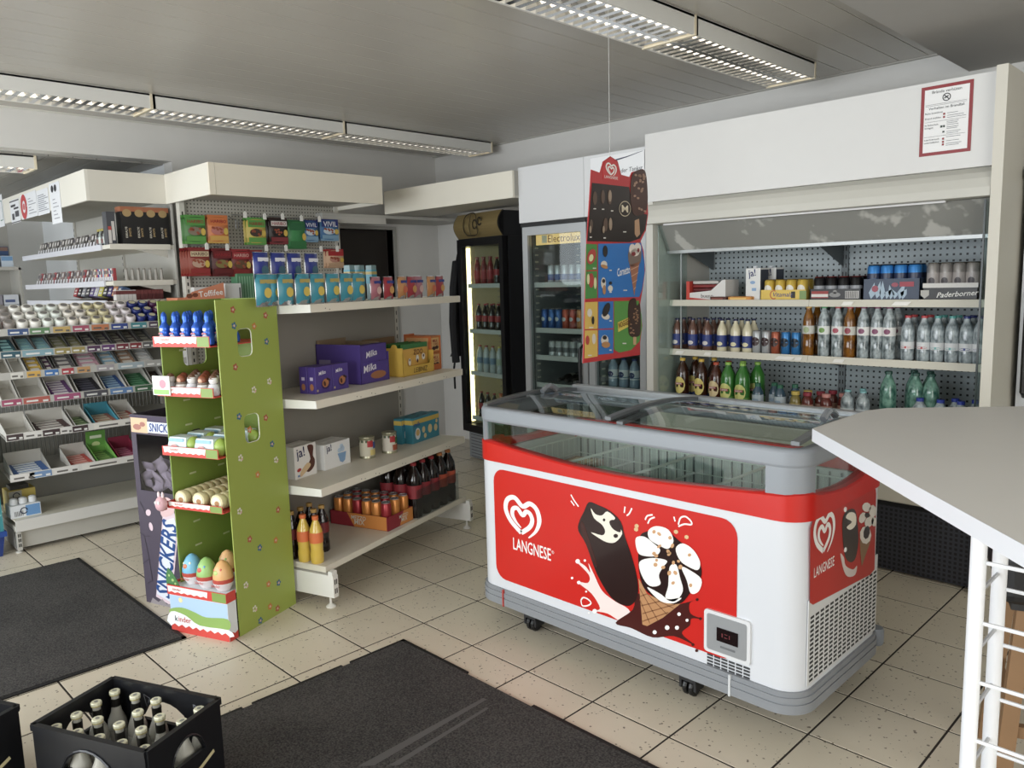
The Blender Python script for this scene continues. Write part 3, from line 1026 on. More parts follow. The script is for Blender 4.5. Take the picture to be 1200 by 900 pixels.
# ================================================================ product makers
def bottle(name, cat, h, r, liq, cap, lab, lz=(0.28, 0.58), neck=0.36, fill=0.8, shape='soda', clear=None, badge=None, word=None, wcol='#f4f1ea', n=14, caph=0.055):
    """bottle: shell, contents, cap, sleeve label (and a printed badge or word)"""
    t = thing(name, '', cat)
    if shape == 'soda':
        prof = [(r * .86, 0), (r, .03 * h), (r, .20 * h), (r * .90, .27 * h), (r * .93, .33 * h), (r * .97, .45 * h), (r, .58 * h), (r * .93, .70 * h), (r * .62, .82 * h), (r * neck, .90 * h), (r * neck, .955 * h)]
    elif shape == 'big':
        prof = [(r * .85, 0), (r, .03 * h), (r, .24 * h), (r * .93, .30 * h), (r, .36 * h), (r, .66 * h), (r * .9, .76 * h), (r * .55, .87 * h), (r * neck, .93 * h), (r * neck, .965 * h)]
    elif shape == 'milk':
        prof = [(r * .9, 0), (r, .03 * h), (r, .60 * h), (r * .92, .68 * h), (r * .62, .80 * h), (r * neck, .88 * h), (r * neck, .955 * h)]
    else:  # beer
        prof = [(r * .92, 0), (r, .02 * h), (r, .56 * h), (r * .9, .64 * h), (r * .55, .74 * h), (r * .42, .84 * h), (r * .40, .95 * h), (r * .45, .955 * h), (r * .45, .97 * h)]
    shell = clear or mat(liq, 0.12, coat=0.5)
    obj('body', MB().lathe(prof, n), shell, t, smooth=True)

    def rad(z):
        for (r0, z0), (r1, z1) in zip(prof, prof[1:]):
            if z0 <= z <= z1:
                return r0 + (r1 - r0) * (z - z0) / max(1e-6, z1 - z0)
        return prof[-1][0]
    if clear and liq:
        zs = [p[1] for p in prof if p[1] < fill * h] + [fill * h]
        obj('contents', MB().lathe([(rad(z) * .94, max(z, 0.003)) for z in zs], n), mat(liq, 0.15), t, smooth=True)
    if lab:
        zs = [lz[0] * h, (lz[0] + lz[1]) / 2 * h, lz[1] * h]
        obj('label', MB().lathe([(rad(z) * 1.0 + .0012, z) for z in zs], n, cap=False), mat(lab, 0.45), t, smooth=True)
    obj('cap', MB().lathe([(r * neck * 1.22, h * (1 - caph)), (r * neck * 1.22, h * .992), (r * neck * 1.1, h)], 10), mat(cap, 0.4), t, smooth=False)
    if badge:
        bc, bz, bw, bh = badge
        rz_ = max(rad((bz - bh / 2) * h), rad(bz * h), rad((bz + bh / 2) * h))
        vs, fs = [], []
        m_ = 12
        vs.append((0, -(rz_ + .0024), bz * h))
        for k in range(m_):
            a = 2 * math.pi * k / m_
            th = bw * math.cos(a)
            vs.append((math.sin(th) * (rz_ + .0022), -math.cos(th) * (rz_ + .0022), (bz + bh / 2 * math.sin(a)) * h))
        for k in range(m_):
            fs.append((0, 1 + k, 1 + (k + 1) % m_))
        obj('badge', MB().add(vs, fs), mat(bc, 0.45), t)
    if word:
        ww, wz, wbg = word[1], word[2], word[3]
        if wbg:
            flat('name_band', [rect(-ww * .62, wz * h - ww * .17, ww * .62, wz * h + ww * .17)], mat(wbg, .45), t, (0, -rad(wz * h) - .002, 0), 0, .001)
        txt(word[0], ww, mat(wcol, .45), t, (0, -rad(wz * h) - .002, wz * h), 0, .002)
    return t


def can(name, cat, h, r, c, top='#b9bcc0', band=None, bz=(.3, .7), badge=None, n=14):
    t = thing(name, '', cat)
    obj('body', MB().lathe([(r * .82, 0), (r, .05 * h), (r, .90 * h), (r * .84, .965 * h)], n), mat(c, 0.28, 0.35), t, smooth=True)
    obj('lid', MB().lathe([(r * .84, .962 * h), (r * .88, .985 * h), (r * .84, h), (r * .78, .98 * h), (0.001, .975 * h)], n), mat(top, 0.25, 0.8), t)
    if band:
        obj('print_band', MB().lathe([(r + .0008, bz[0] * h), (r + .0008, bz[1] * h)], n, cap=False), mat(band, 0.35), t, smooth=True)
    if badge:
        bc, bzz, bw, bh = badge
        vs = [(0, -(r + .0024), bzz * h)]
        for k in range(12):
            a = 2 * math.pi * k / 12
            th = bw * math.cos(a)
            vs.append((math.sin(th) * (r + .0022), -math.cos(th) * (r + .0022), (bzz + bh / 2 * math.sin(a)) * h))
        obj('badge', MB().add(vs, [(0, 1 + k, 1 + (k + 1) % 12) for k in range(12)]), mat(bc, 0.4), t)
    return t


def carton(name, label, cat, loc, rz, w_, d_, h_, c, group=None, bevel=0.0015, parts=(), rough=0.5):
    """printed box; parts = (name, polygons, colour, face, offset) drawn on front (0), right (90), left (-90) or 'top'"""
    t = thing(name, label, cat, loc, rz, group)
    b_ = obj('box', MB().box(-w_ / 2, 0, 0, w_ / 2, d_, h_), mat(c, rough), t, bevel=bevel, seg=1)
    for k, (nm, polys, pc, face, off) in enumerate(parts):
        m_ = mat(pc, 0.5)
        if face == 'top':
            flat_top(nm, polys, m_, t, h_ + off)
        else:
            o_ = {0: (0, 0, 0), 90: (w_ / 2, 0, 0), -90: (-w_ / 2, d_, 0)}[face]
            flat(nm, polys, m_, t, o_, face, off)
    return t


# ================================================================ open wall cooler
CX, CY, CW = 0.137, 2.68, 1.953
ck = thing('wall_cooler', 'open-front refrigerated wall cooler with white header and pegboard back', 'cooler', (CX, CY, 0), 0)
CD = YB - CY - 0.02
cool_w = mat('#dad9d6', 0.35, vary=0.02)
obj('side_panel', MB().box(0, 0, 0, 0.05, CD, 2.41), mat('#cfccc2', 0.5), ck)
obj('side_panel', MB().box(CW - 0.045, -0.06, 0, CW, CD, 2.425), mat('#d3cebf', 0.5), ck)
obj('header', MB().box(0.003, -0.012, 2.005, CW - 0.046, 0.03, 2.413), cool_w, ck)
obj('roof', MB().box(0.05, 0.03, 2.36, CW - 0.046, CD, 2.40), mat('#b7b6b0', 0.6), ck)
vp = [(0.02, 2.004)] + [(0.0 - 0.055 * math.sin(RAD(a)), 1.985 - 0.115 * (1 - math.cos(RAD(a))) ** 1.0) for a in (20, 45, 70, 90)] + [(-0.05, 1.868), (0.10, 1.868), (0.10, 2.004)]
obj('valance', MB().prism(vp, 0.003, CW - 0.048, 'x'), mat('#cdcbc0', 0.4), ck)
obj('light_strip', MB().box(0.12, 0.012, 1.858, CW - 0.25, 0.03, 1.867), None, ck)
em = bpy.data.materials.new('lamp_yellow'); em.use_nodes = True
eb = em.node_tree.nodes['Principled BSDF']
eb.inputs['Emission Color'].default_value = lin('#e6d24a'); eb.inputs['Emission Strength'].default_value = 0.9
eb.inputs['Base Color'].default_value = lin('#d9cf80')
ck.children[-1].data.materials.append(em)
# stained night blind, half drawn in
bm, nt, b = node_mat('stained_blind')
tc = nt.nodes.new('ShaderNodeNewGeometry'); nz = nt.nodes.new('ShaderNodeTexNoise'); nz.inputs['Scale'].default_value = 7; nz.inputs['Detail'].default_value = 3
cr = nt.nodes.new('ShaderNodeMapRange'); cr.inputs[1].default_value = 0.56; cr.inputs[2].default_value = 0.62
mx = nt.nodes.new('ShaderNodeMix'); mx.data_type = 'RGBA'; mx.inputs[6].default_value = lin('#8a8a85'); mx.inputs[7].default_value = lin('#b4b3ad')
nt.links.new(tc.outputs['Position'], nz.inputs['Vector']); nt.links.new(nz.outputs['Fac'], cr.inputs[0]); nt.links.new(cr.outputs[0], mx.inputs[0]); nt.links.new(mx.outputs[2], b.inputs['Base Color'])
b.inputs['Roughness'].default_value = 0.4
bl = obj('night_blind', MB().prism([(0.05, 1.866), (0.054, 1.866), (0.154, 1.70), (0.15, 1.70)], 0.06, CW - 0.06, 'x'), bm, ck)
obj('blind_bar', MB().box(0.06, 0.14, 1.688, CW - 0.06, 0.166, 1.706), mat('#a4a7a6', 0.35, 0.5), bl)
PEGM = perforated_mat('cooler_pegboard', '#aeb8bb', '#1d2124', 0.0335, 0.0115, 0.5)
for i in range(2):
    x0 = 0.05 + i * (CW - 0.098) / 2
    obj('back_panel', MB().box(0, CD - 0.24, 0.6, (CW - 0.098) / 2 - 0.004, CD - 0.22, 2.0), PEGM, ck, (x0, 0, 0))
obj('back_upright', MB().box(CW / 2 - 0.02, CD - 0.255, 0.6, CW / 2 + 0.02, CD - 0.241, 1.95), mat('#767f82', 0.5), ck)
sl = MB()
for k in range(26):
    for dx in (-0.009, 0.009):
        sl.box(CW / 2 + dx - 0.003, CD - 0.2565, 0.62 + k * 0.05, CW / 2 + dx + 0.003, CD - 0.255, 0.645 + k * 0.05)
obj('upright_slots', sl, BLACK, ck)
SHELFM = mat('#d9d4c2', 0.45)
S1, S2, S0 = 1.392, 1.078, 0.70
for k, (zz, nm) in enumerate(((S1, 'shelf'), (S2, 'shelf'))):
    for x0, x1 in ((0.055, CW / 2 - 0.001), (CW / 2 + 0.001, CW - 0.05)):
        sh = obj(nm, MB().box(x0, 0.19, zz - 0.02, x1, CD - 0.258, zz), mat('#b9b7ab', 0.5), ck)
        obj('price_rail', MB().prism([(0.182, zz + 0.004), (0.19, zz + 0.004), (0.19, zz - 0.034), (0.170, zz - 0.034)], x0, x1, 'x'), SHELFM, sh)
        obj('bracket', MB().prism([(0.22, zz - 0.021), (CD - 0.26, zz - 0.021), (CD - 0.26, zz - 0.10)], x1 - 0.012, x1 - 0.006, 'x'), mat('#6f777a', 0.5), sh)
for zz, x, wd in ((S2, 0.10, 0.07), (S2, 0.31, 0.06), (S2, 0.78, 0.13), (S2, 0.90, 0.05), (S2, 1.12, 0.07), (S1, 1.16, 0.07), (S1, 1.42, 0.1)):
    flat('price_label', [[(x, zz - 0.026), (x + wd * .8, zz - 0.026), (x + wd, zz - 0.006), (x + wd * .2, zz - 0.006)]], mat('#efece3', .5), ck, (0, 0.172, 0), 0, .004)
for xx in (CW / 2 - 0.012, 0.09):
    obj('canopy_bracket', MB().prism([(0.14, 1.76), (CD - 0.26, 1.76), (CD - 0.26, 1.58)], xx, xx + 0.006, 'x'), mat('#5f676a', 0.5), ck)
obj('shelf_hanger', MB().box(0.12, 0.20, S0, 0.128, 0.208, 1.72), mat('#aeb2b2', 0.4, .5), ck)
obj('deck', MB().box(0.055, 0.10, S0 - 0.06, CW - 0.05, CD - 0.258, S0), mat('#b9b7ab', 0.5), ck)
obj('front_lip', MB().box(0.05, -0.005, 0.37, CW - 0.046, 0.10, 0.80), mat('#cfc9b8', 0.45), ck, bevel=0.01)
obj('kick_panel', MB().box(0.0, 0.0, 0, CW - 0.10, 0.012, 0.345), perforated_mat('kick_perforation', '#33343b', '#0c0c10', 0.0235, 0.0125, 0.45), ck, (0.05, 0.0, 0.012))
obj('kick_trim', MB().box(0.05, -0.004, 0.35, CW - 0.046, 0.03, 0.37), BLACK, ck)
obj('end_glass', MB().box(CW - 0.085, 0.02, 0.75, CW - 0.081, 0.34, 1.86), CLEAR, ck)
obj('end_glass_edge', MB().box(CW - 0.087, 0.015, 0.75, CW - 0.079, 0.022, 1.86), mat('#20302c', 0.3), ck)
obj('end_glass', MB().box(0.075, 0.02, 0.75, 0.079, 0.34, 1.86), CLEAR, ck)
# fire notice taped onto the header
fs_ = thing('fire_notice', 'laminated fire safety notice with dark red border on the cooler header', 'sign', (CX + 1.588, CY - 0.0135, 2.078), 0)
obj('sheet', MB().box(0, -0.0012, 0, 0.22, 0, 0.316), mat('#ecebea', 0.25), fs_)
dk = mat('#93171f', 0.4); tx = mat('#33363a', 0.6)
fb = obj('border', MB().box(0.0, -0.002, 0.0, 0.22, -0.0012, 0.015).box(0, -0.002, 0.301, 0.22, -0.0012, 0.316).box(0, -0.002, 0.015, 0.015, -0.0012, 0.301).box(0.205, -0.002, 0.015, 0.22, -0.0012, 0.301), dk, fs_)
fo = (0, -0.0012, 0)
txt('Brände verhüten', 0.125, tx, fs_, (0.11, -0.0012, 0.287), 0, .001)
txt('Verhalten im Brandfall', 0.150, tx, fs_, (0.11, -0.0012, 0.214), 0, .001)
txt('Ruhe bewahren', 0.075, tx, fs_, (0.058, -0.0012, 0.193), 0, .001)
txt('Brand melden', 0.068, tx, fs_, (0.055, -0.0012, 0.170), 0, .001)
txt('In Sicherheit', 0.058, tx, fs_, (0.050, -0.0012, 0.140), 0, .001)
txt('bringen', 0.036, tx, fs_, (0.039, -0.0012, 0.126), 0, .001)
txt('Löschversuch', 0.064, tx, fs_, (0.053, -0.0012, 0.073), 0, .001)
txt('unternehmen', 0.064, tx, fs_, (0.053, -0.0012, 0.060), 0, .001)
flat('no_smoking_ring', stroke(ell(0.11, 0.257, 0.016, 0.016, 0, 20) + [(0.126, 0.257)], 0.004) + stroke([(0.099, 0.268), (0.121, 0.246)], 0.004) + stroke([(0.100, 0.253), (0.118, 0.262)], 0.005), tx, fs_, fo, 0, .001)
flat('rules', [rect(0.02, z, 0.195, z + 0.0012) for z in (0.231, 0.225, 0.153, 0.085)], tx, fs_, fo, 0, .001)
flat('fine_print', [rect(0.115, z, 0.115 + l, z + 0.0022) for z, l in ((0.183, .045), (0.172, .07), (0.163, .08), (0.145, .05), (0.138, .045), (0.13, .05), (0.12, .05), (0.113, .045), (0.10, .06), (0.092, .05), (0.076, .06), (0.058, .055), (0.046, .065), (0.038, .055))], mat('#75787c', .6), fs_, fo, 0, .001)
flat('pictograms', [rect(0.098, z, 0.107, z + 0.009) for z in (0.178, 0.164, 0.066, 0.052, 0.04)], dk, fs_, fo, 0, .001)
flat('pictograms', [rect(0.088, 0.122, 0.098, 0.132), rect(0.1, 0.122, 0.108, 0.132), rect(0.098, 0.098, 0.107, 0.106)], mat('#3d4a44', .5), fs_, fo, 0, .001)

# ---- products on the upper cooler shelf
cxp = lambda px, py, Y: ony(px, py, Y).x
Y1 = CY + 0.215


def box_px(x0, x1, Y, py=345):
    a, b = cxp(x0, py, Y), cxp(x1, py, Y)
    return (a + b) / 2, b - a


c_, w_ = box_px(805, 850, Y1)
t = thing('chocolate_multipack', 'red and white chocolate bar carton at left end of upper cooler shelf', 'chocolate', (c_, Y1, S1), 0)
obj('tray', MB().prism([(-w_ / 2, 0), (w_ / 2, 0), (w_ / 2, .125), (w_ / 2 - .02, .125), (w_ / 2 - .10, .06), (-w_ / 2, .045)], 0, .16, 'y'), mat('#e5e2dd', .4), t)
for k in range(3):
    obj('bar', MB().box(-w_ / 2 + .03, .02, .055 + k * .023, w_ / 2 - .06, .14, .075 + k * .023), mat(('#6d1f22', '#8f2a2a', '#c9c4bd')[k], .35), t, bevel=.006)
obj('end_flap', MB().box(-w_ / 2 - .003, -.002, 0, -w_ / 2 + .02, .16, .12), mat('#d8402f', .4), t)
txt('bueno', .085, mat('#4a3328', .5), t, (.01, 0, .028), 0, .0015)
flat('red_corner', [[(-w_ / 2 + .02, .002), (w_ / 2 - .08, .002), (-w_ / 2 + .02, .018)]], mat('#cf3529', .45), t, (0, 0, 0), 0, .001)
for k, (x0, x1, c1, c2, lab) in enumerate(((832, 851, '#5a2b22', '#8a4a3a', 'flat brown chocolate bar lying beside the red white carton'), (853, 880, '#e0921f', '#f3c35a', 'flat orange chocolate bar lying before the tall milk carton'))):
    c_, w_ = box_px(x0, x1, Y1 - .02)
    carton('chocolate_bar', lab, 'chocolate', (c_, Y1 - .021, S1 + .0005), 0, w_, .07, .022, c1, None, .004, [('print', [rect(-w_ * .4, .004, w_ * .3, .016)], c2, 0, .001)])
c_, w_ = box_px(872, 890, Y1 + .01)
for k in range(2):
    t = thing('milk_carton', ('front white milk carton with blue lettering on the upper cooler shelf', 'white milk carton behind the front milk carton, upper cooler shelf')[k], 'milk carton', (c_ + k * .03, Y1 + .02 + k * .135, S1), RAD(-6), 'milk cartons')
    obj('box', MB().box(-w_ / 2, 0, 0, w_ / 2, .09, .19), mat('#e9e9e6', .4), t, bevel=.003)
    obj('screw_cap', MB().lathe([(.014, .19), (.014, .202)], 10, -.01, .04), mat('#dfe3e8', .4), t)
    txt('ja!', .05, mat('#1f2a6b', .5), t, (-.005, 0, .155), 0, .0015, tilt=8, bold=.02)
    flat('blue_print', [rect(-.005, .055, .025, .072)] + [ell(.0, .105, .018, .01, 0, 10)], mat('#8fb3dc', .5), t, (0, 0, 0), 0, .0012)
    obj('brown_side', MB().box(w_ / 2 + .0002, .005, .012, w_ / 2 + .001, .085, .18), mat('#3c4250', .45), t)


def can_tray(label_tray, name, x0, x1, trayh, tc_, canp, n, canlabel, zc, dy=.0, rows=2):
    c_, w_ = box_px(x0, x1, Y1)
    t = thing(name, label_tray, 'can tray', (c_, Y1, S1), 0)
    d_ = .068 * rows + .01
    tr = MB().box(-w_ / 2, 0, 0, w_ / 2, d_, .004).box(-w_ / 2, 0, 0, w_ / 2, .004, trayh).box(-w_ / 2, d_ - .004, 0, w_ / 2, d_, trayh).box(-w_ / 2, 0, 0, -w_ / 2 + .004, d_, trayh).box(w_ / 2 - .004, 0, 0, w_ / 2, d_, trayh)
    obj('tray', tr, mat(tc_, .4), t)
    step = (w_ - .012) / n
    for r_ in range(rows):
        for k in range(n):
            canp.put((c_ - w_ / 2 + .006 + step * (k + .5), Y1 + .006 + .034 + r_ * .067, S1 + zc), 0, lp(k, n) + ' ' + canlabel + (', front row' if r_ == 0 else ', back row'), canlabel)
    return t, w_


p_yel = Proto(can('beer_can', 'can', .115, .031, '#d9b51f', '#c9a94a', None, badge=('#e8e2d4', .5, .75, .45)))
for ch in list(p_yel.root.children):
    if ch.name.startswith('badge'):
        pass
t, w_ = can_tray('yellow cardboard tray of small yellow malt drink cans', 'can_tray', 891, 945, .06, '#e3bd26', p_yel, 4, 'yellow malt can in the yellow tray', .005)
txt('Vitamalz', .12, mat('#2d3a8c', .5), t, (.0, 0, .033), 0, .0015, shear=.2)
flat('red_swoosh', stroke(ell(-.055, .032, .022, .024, 0, 12, 60, 300), .005), mat('#c63b2a', .5), t, (0, 0, 0), 0, .0015)
flat('black_panel', [rect(.05, .012, .075, .05)], mat('#2a2418', .5), t, (0, 0, 0), 0, .001)
flat('green_panel', [rect(.10, .006, w_ / 2, .054)], mat('#7d9a52', .5), t, (0, 0, 0), 0, .001)
p_blk = Proto(can('mixed_drink_can', 'can', .125, .033, '#1a191c', '#b03a34', '#8f9298', (.25, .6)))
t, w_ = can_tray('black cardboard tray of dark cans with red rims', 'can_tray', 949, 1009, .062, '#1b1a1a', p_blk, 4, 'dark red-rimmed can in the black tray', .005)
flat('red_panel', [rect(-w_ / 2 + .01, .012, -w_ / 2 + .105, .05)], mat('#a3352f', .5), t, (0, 0, 0), 0, .001)
flat('white_strip', [rect(-w_ / 2 + .01, .018, -w_ / 2 + .105, .034)], mat('#dedad2', .5), t, (0, 0, 0), 0, .0016)
flat('emblem', [ell(.0, .03, .032, .014, 0, 14), ell(0, .046, .012, .01, 0, 10)], mat('#8d8c8a', .5), t, (0, 0, 0), 0, .001)
flat('barcode', [rect(w_ / 2 - .085, .01, w_ / 2 - .012, .05)], mat('#cfccc6', .5), t, (0, 0, 0), 0, .001)
flat('barcode_bars', [rect(w_ / 2 - .082 + k * .0075, .012, w_ / 2 - .0785 + k * .0075, .048) for k in range(9)], mat('#2a2a2a', .5), t, (0, 0, 0), 0, .0016)
p_blu = Proto(can('energy_can', 'can', .168, .033, '#1f86d6', '#262a38', '#243050', (.55, .72)))
t, w_ = can_tray('dark blue tray with water splash print holding tall blue cans', 'can_tray', 1011, 1078, .112, '#2b3c56', p_blu, 4, 'tall blue can in the splash-print tray', .02)
random.seed(5)
flat('splash', [[(a, .0 + random.uniform(0, .01)), (a + .02, .03), (a + random.uniform(-.02, .03), .05 + random.uniform(.0, .055)), (a - .012, .04)] for a in [-.10, -.07, -.045, -.02, 0, .02, .045, .06]], mat('#9db4c6', .4), t, (0, 0, 0), 0, .001)
flat('red_panel', [rect(w_ / 2 - .10, .07, w_ / 2 - .03, .095)], mat('#a8384a', .5), t, (0, 0, 0), 0, .0015)
flat('red_star', [ell(-.08, .06, .018, .018, 0, 8), ell(.02, .08, .018, .012, 0, 8)], mat('#a34a5c', .5), t, (0, 0, 0), 0, .0016)
p_gry = Proto(can('beer_can', 'can', .168, .0305, '#97928e', '#8e8a80', '#aaa29e', (.35, .7), badge=('#4a4448', .45, .5, .22)))
t, w_ = can_tray('black tray with white script lettering holding tall grey beer cans', 'can_tray', 1081, 1146, .075, '#1c1b1b', p_gry, 4, 'tall grey beer can in the black script tray', .02)
flat('white_strip', [rect(-w_ / 2, .062, w_ / 2, .085)], mat('#d9d6d0', .5), t, (0, 0, 0), 0, .001)
txt('Paderborner', .19, mat('#f1eee6', .5), t, (.035, 0, .031), 0, .0015, shear=.35, tilt=4, bold=.012)
flat('crest', [[(-.135, .05), (-.135, .025), (-.115, .008), (-.095, .025), (-.095, .05)]], mat('#b9b6ae', .5), t, (0, 0, 0), 0, .001)
# ---- middle cooler shelf
p_coc = Proto(bottle('milk_drink', 'bottle', .20, .031, '#6d4a3c', '#1d2450', '#22377f', (.14, .50), .38, shape='milk', badge=('#d7cfc8', .24, .6, .13)))
p_van = Proto(bottle('milk_drink', 'bottle', .20, .031, '#d9d0ac', '#1d2450', '#22377f', (.14, .50), .38, shape='milk', badge=('#e3d9a8', .24, .6, .13)))
Y2 = CY + 0.225
flagged = []
for k, px in enumerate((794, 812, 829)):
    for r_ in range(3):
        p_coc.put((cxp(px, 400, Y2) + r_ * .004, Y2 + r_ * .066, S2), 0, '%s cocoa drink bottle on the middle cooler shelf, %s row' % (lp(k, 3), ('front', 'second', 'back')[r_]), 'cocoa drink bottles')
for k, px in enumerate((846, 862, 876)):
    for r_ in range(2):
        p_van.put((cxp(px, 400, Y2) + r_ * .004, Y2 + r_ * .066, S2), 0, '%s vanilla drink bottle on the middle cooler shelf, %s row' % (lp(k, 3), ('front', 'back')[r_]), 'vanilla drink bottles')
for k, (px, c1, c2, nm) in enumerate(((887, '#aeb2b4', '#3c2426', 'left silver'), (898, '#aeb2b4', '#3c2426', 'right silver'), (909, '#a8512f', '#3a1c16', 'copper orange'), (921, '#1c78b8', '#142434', 'left bright blue'), (933, '#1c78b8', '#142434', 'right bright blue'))):
    q = can('coffee_can', 'can', .135, .0265, c1, badge=(c2, .52, .95, .4))
    Proto(q).put((cxp(px, 405, Y2), Y2, S2), 0, nm + ' slim coffee can on the middle cooler shelf', 'slim coffee cans')
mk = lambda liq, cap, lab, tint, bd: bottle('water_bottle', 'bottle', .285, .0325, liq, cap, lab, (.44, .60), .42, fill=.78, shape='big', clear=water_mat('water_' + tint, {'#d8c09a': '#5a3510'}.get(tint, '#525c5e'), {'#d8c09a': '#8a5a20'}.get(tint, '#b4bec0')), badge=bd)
protos = dict(tea=lambda: mk(None, '#d9a51f', '#c9c8bd', '#d8c09a', ('#9fae7e', .52, .5, .12)), lime=lambda: mk(None, '#2a9a54', '#dfe2dc', '#dce6e4', ('#6d9a3c', .52, .5, .1)), red=lambda: mk(None, '#b8323f', '#e2e0dc', '#dce6e4', ('#b34a5c', .52, .5, .1)), purple=lambda: mk(None, '#7b2456', '#e2e0dc', '#dce6e4', ('#8a4a6a', .52, .5, .1)), tea2=lambda: mk(None, '#b8323f', '#c9c8bd', '#d8c09a', ('#9c3f4c', .52, .5, .12)))
row = ((947, 'tea', 'yellow-capped amber tea bottle'), (965, 'lime', 'green-capped clear water bottle'), (981, 'red', 'red-capped clear water bottle'), (995, 'tea2', 'red-capped amber tea bottle'), (1011, 'purple', 'left purple-capped clear water bottle'), (1027, 'purple', 'middle purple-capped clear water bottle'), (1041, 'purple', 'right purple-capped clear water bottle'))
pr_ = {k: Proto(f()) for k, f in protos.items()}
for px, k, d in row:
    for r_ in range(2):
        pr_[k].put((cxp(px, 415, Y2) + r_ * .01, Y2 + r_ * .085, S2), 0, '%s on the middle cooler shelf, %s row' % (d, ('front', 'back')[r_]), 'flavoured water bottles')
wp = {}
for cap, bd in (('#c02f34', '#c9484c'), ('#4aa7a0', '#6bb3b0'), ('#23307c', '#3a4690')):
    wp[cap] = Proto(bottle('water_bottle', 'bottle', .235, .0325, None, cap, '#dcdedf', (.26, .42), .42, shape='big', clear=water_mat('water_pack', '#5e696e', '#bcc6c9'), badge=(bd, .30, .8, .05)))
for k, (px, cap) in enumerate(((1063, '#c02f34'), (1082, '#c02f34'), (1098, '#4aa7a0'), (1115, '#4aa7a0'), (1132, '#23307c'), (1148, '#23307c'))):
    for r_ in range(2):
        wp[cap].put((cxp(px, 415, Y2 + .01) + r_ * .006, Y2 + .01 + r_ * .072, S2), 0, '%s of six shrink-wrapped still water bottles, %s row' % (lp(k, 6), ('front', 'back')[r_]), 'shrink-wrapped water bottles')
# ---- cooler deck
Y0 = CY + 0.20
tea = Proto(bottle('ice_tea_bottle', 'bottle', .325, .043, '#3a1c0c', '#d8b21e', '#27407c', (.10, .30), .34, shape='big', badge=('#d9c55a', .47, .9, .34), word=('Lipton', .04, .50, '#a3342c')))
for k, px in enumerate((800, 822)):
    for r_ in range(2):
        tea.put((cxp(px, 465, Y0) + r_ * .03, Y0 + r_ * .10, S0), 0, '%s yellow-capped lemon ice tea on the cooler deck, %s row' % (('left', 'right')[k], ('front', 'back')[r_]), 'lemon ice tea bottles')
pch = Proto(bottle('ice_tea_bottle', 'bottle', .31, .043, '#4a1d0d', '#c24a26', '#d2703a', (.10, .30), .34, shape='big', badge=('#d9c08a', .47, .9, .34), word=('Lipton', .04, .50, '#a3342c')))
for r_ in range(2):
    pch.put((cxp(839, 470, Y0) + r_ * .03, Y0 + r_ * .10, S0), 0, 'red-capped peach ice tea on the cooler deck, %s row' % ('front', 'back')[r_], 'peach ice tea bottles')
grn = Proto(bottle('ice_tea_bottle', 'bottle', .315, .046, '#2f7a22', '#8fc23a', '#5d9a2c', (.12, .34), .34, shape='big', badge=('#cfd06a', .44, .9, .32), word=('Lipton', .045, .47, '#a3342c')))
for k, px in enumerate((853, 870)):
    for r_ in range(2):
        grn.put((cxp(px, 470, Y0) + r_ * .045, Y0 + r_ * .10, S0), 0, '%s green ice tea bottle on the cooler deck, %s row' % (('left', 'right')[k], ('front', 'back')[r_]), 'green ice tea bottles')
sm = Proto(bottle('water_bottle', 'bottle', .20, .033, '#39566a', '#1f6a4c', '#b6c3cc', (.35, .66), .45, shape='big', badge=('#8fa8bd', .5, .6, .1), caph=.1))
for k, px in enumerate((888, 901, 914, 925)):
    sm.put((cxp(px, 470, Y0), Y0 + (k % 2) * .07, S0), 0, lp(k, 4) + ' green-capped small water bottle on the cooler deck', 'green-capped small water bottles')
for nm, cap, pxs in (('yellow-capped', '#d6b83a', (932, 940)), ('dark red-capped', '#9c2438', (946, 955, 963)), ('salmon pink-capped', '#d88a82', (968, 982))):
    jp = Proto(bottle('juice_bottle', 'bottle', .17, .032, '#8a7a34' if 'yellow' in nm else '#6d2a22', cap, '#c9b06a' if 'yellow' in nm else '#b88a76', (.2, .6), .62, shape='big', caph=.12))
    for k, px in enumerate(pxs):
        jp.put((cxp(px, 475, Y0), Y0 + .0 + k * .072, S0), 0, '%s %s juice bottle on the cooler deck' % (lp(k, len(pxs)), nm), nm + ' juice bottles')
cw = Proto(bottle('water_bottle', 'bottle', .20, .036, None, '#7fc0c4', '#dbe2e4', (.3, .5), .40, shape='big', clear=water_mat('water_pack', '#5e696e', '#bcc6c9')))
for k, px in enumerate((994, 1004, 1012)):
    cw.put((cxp(px, 475, Y0 + .03), Y0 + .02 + (k % 2) * .088, S0), 0, lp(k, 3) + ' pale turquoise-capped clear bottle on the cooler deck', 'turquoise-capped clear bottles')
gw = Proto(bottle('water_bottle', 'bottle', .315, .042, None, '#1f4f44', '#9fb8a8', (.1, .3), .36, shape='big', clear=water_mat('water_green', '#2f5a50', '#7fa898')))
for k, px in enumerate((1041, 1063, 1073, 1082, 1091)):
    gw.put((cxp(px, 475, Y0 + .05), Y0 + .04 + (k % 2) * .10, S0), 0, lp(k, 5) + ' large green-tinted mineral water bottle on the cooler deck', 'green-tinted mineral water bottles')
bw_ = Proto(bottle('water_bottle', 'bottle', .195, .036, None, '#2138a0', '#dfe4ec', (.3, .55), .42, shape='big', clear=water_mat('water_pack', '#5e696e', '#bcc6c9'), caph=.09))
for k, px in enumerate((1080, 1092, 1104, 1116, 1128, 1140)):
    bw_.put((cxp(px, 480, Y0), Y0 - .03 + (k % 2) * .075, S0), 0, lp(k, 6) + ' dark blue-capped water bottle low on the cooler deck', 'blue-capped water bottles')

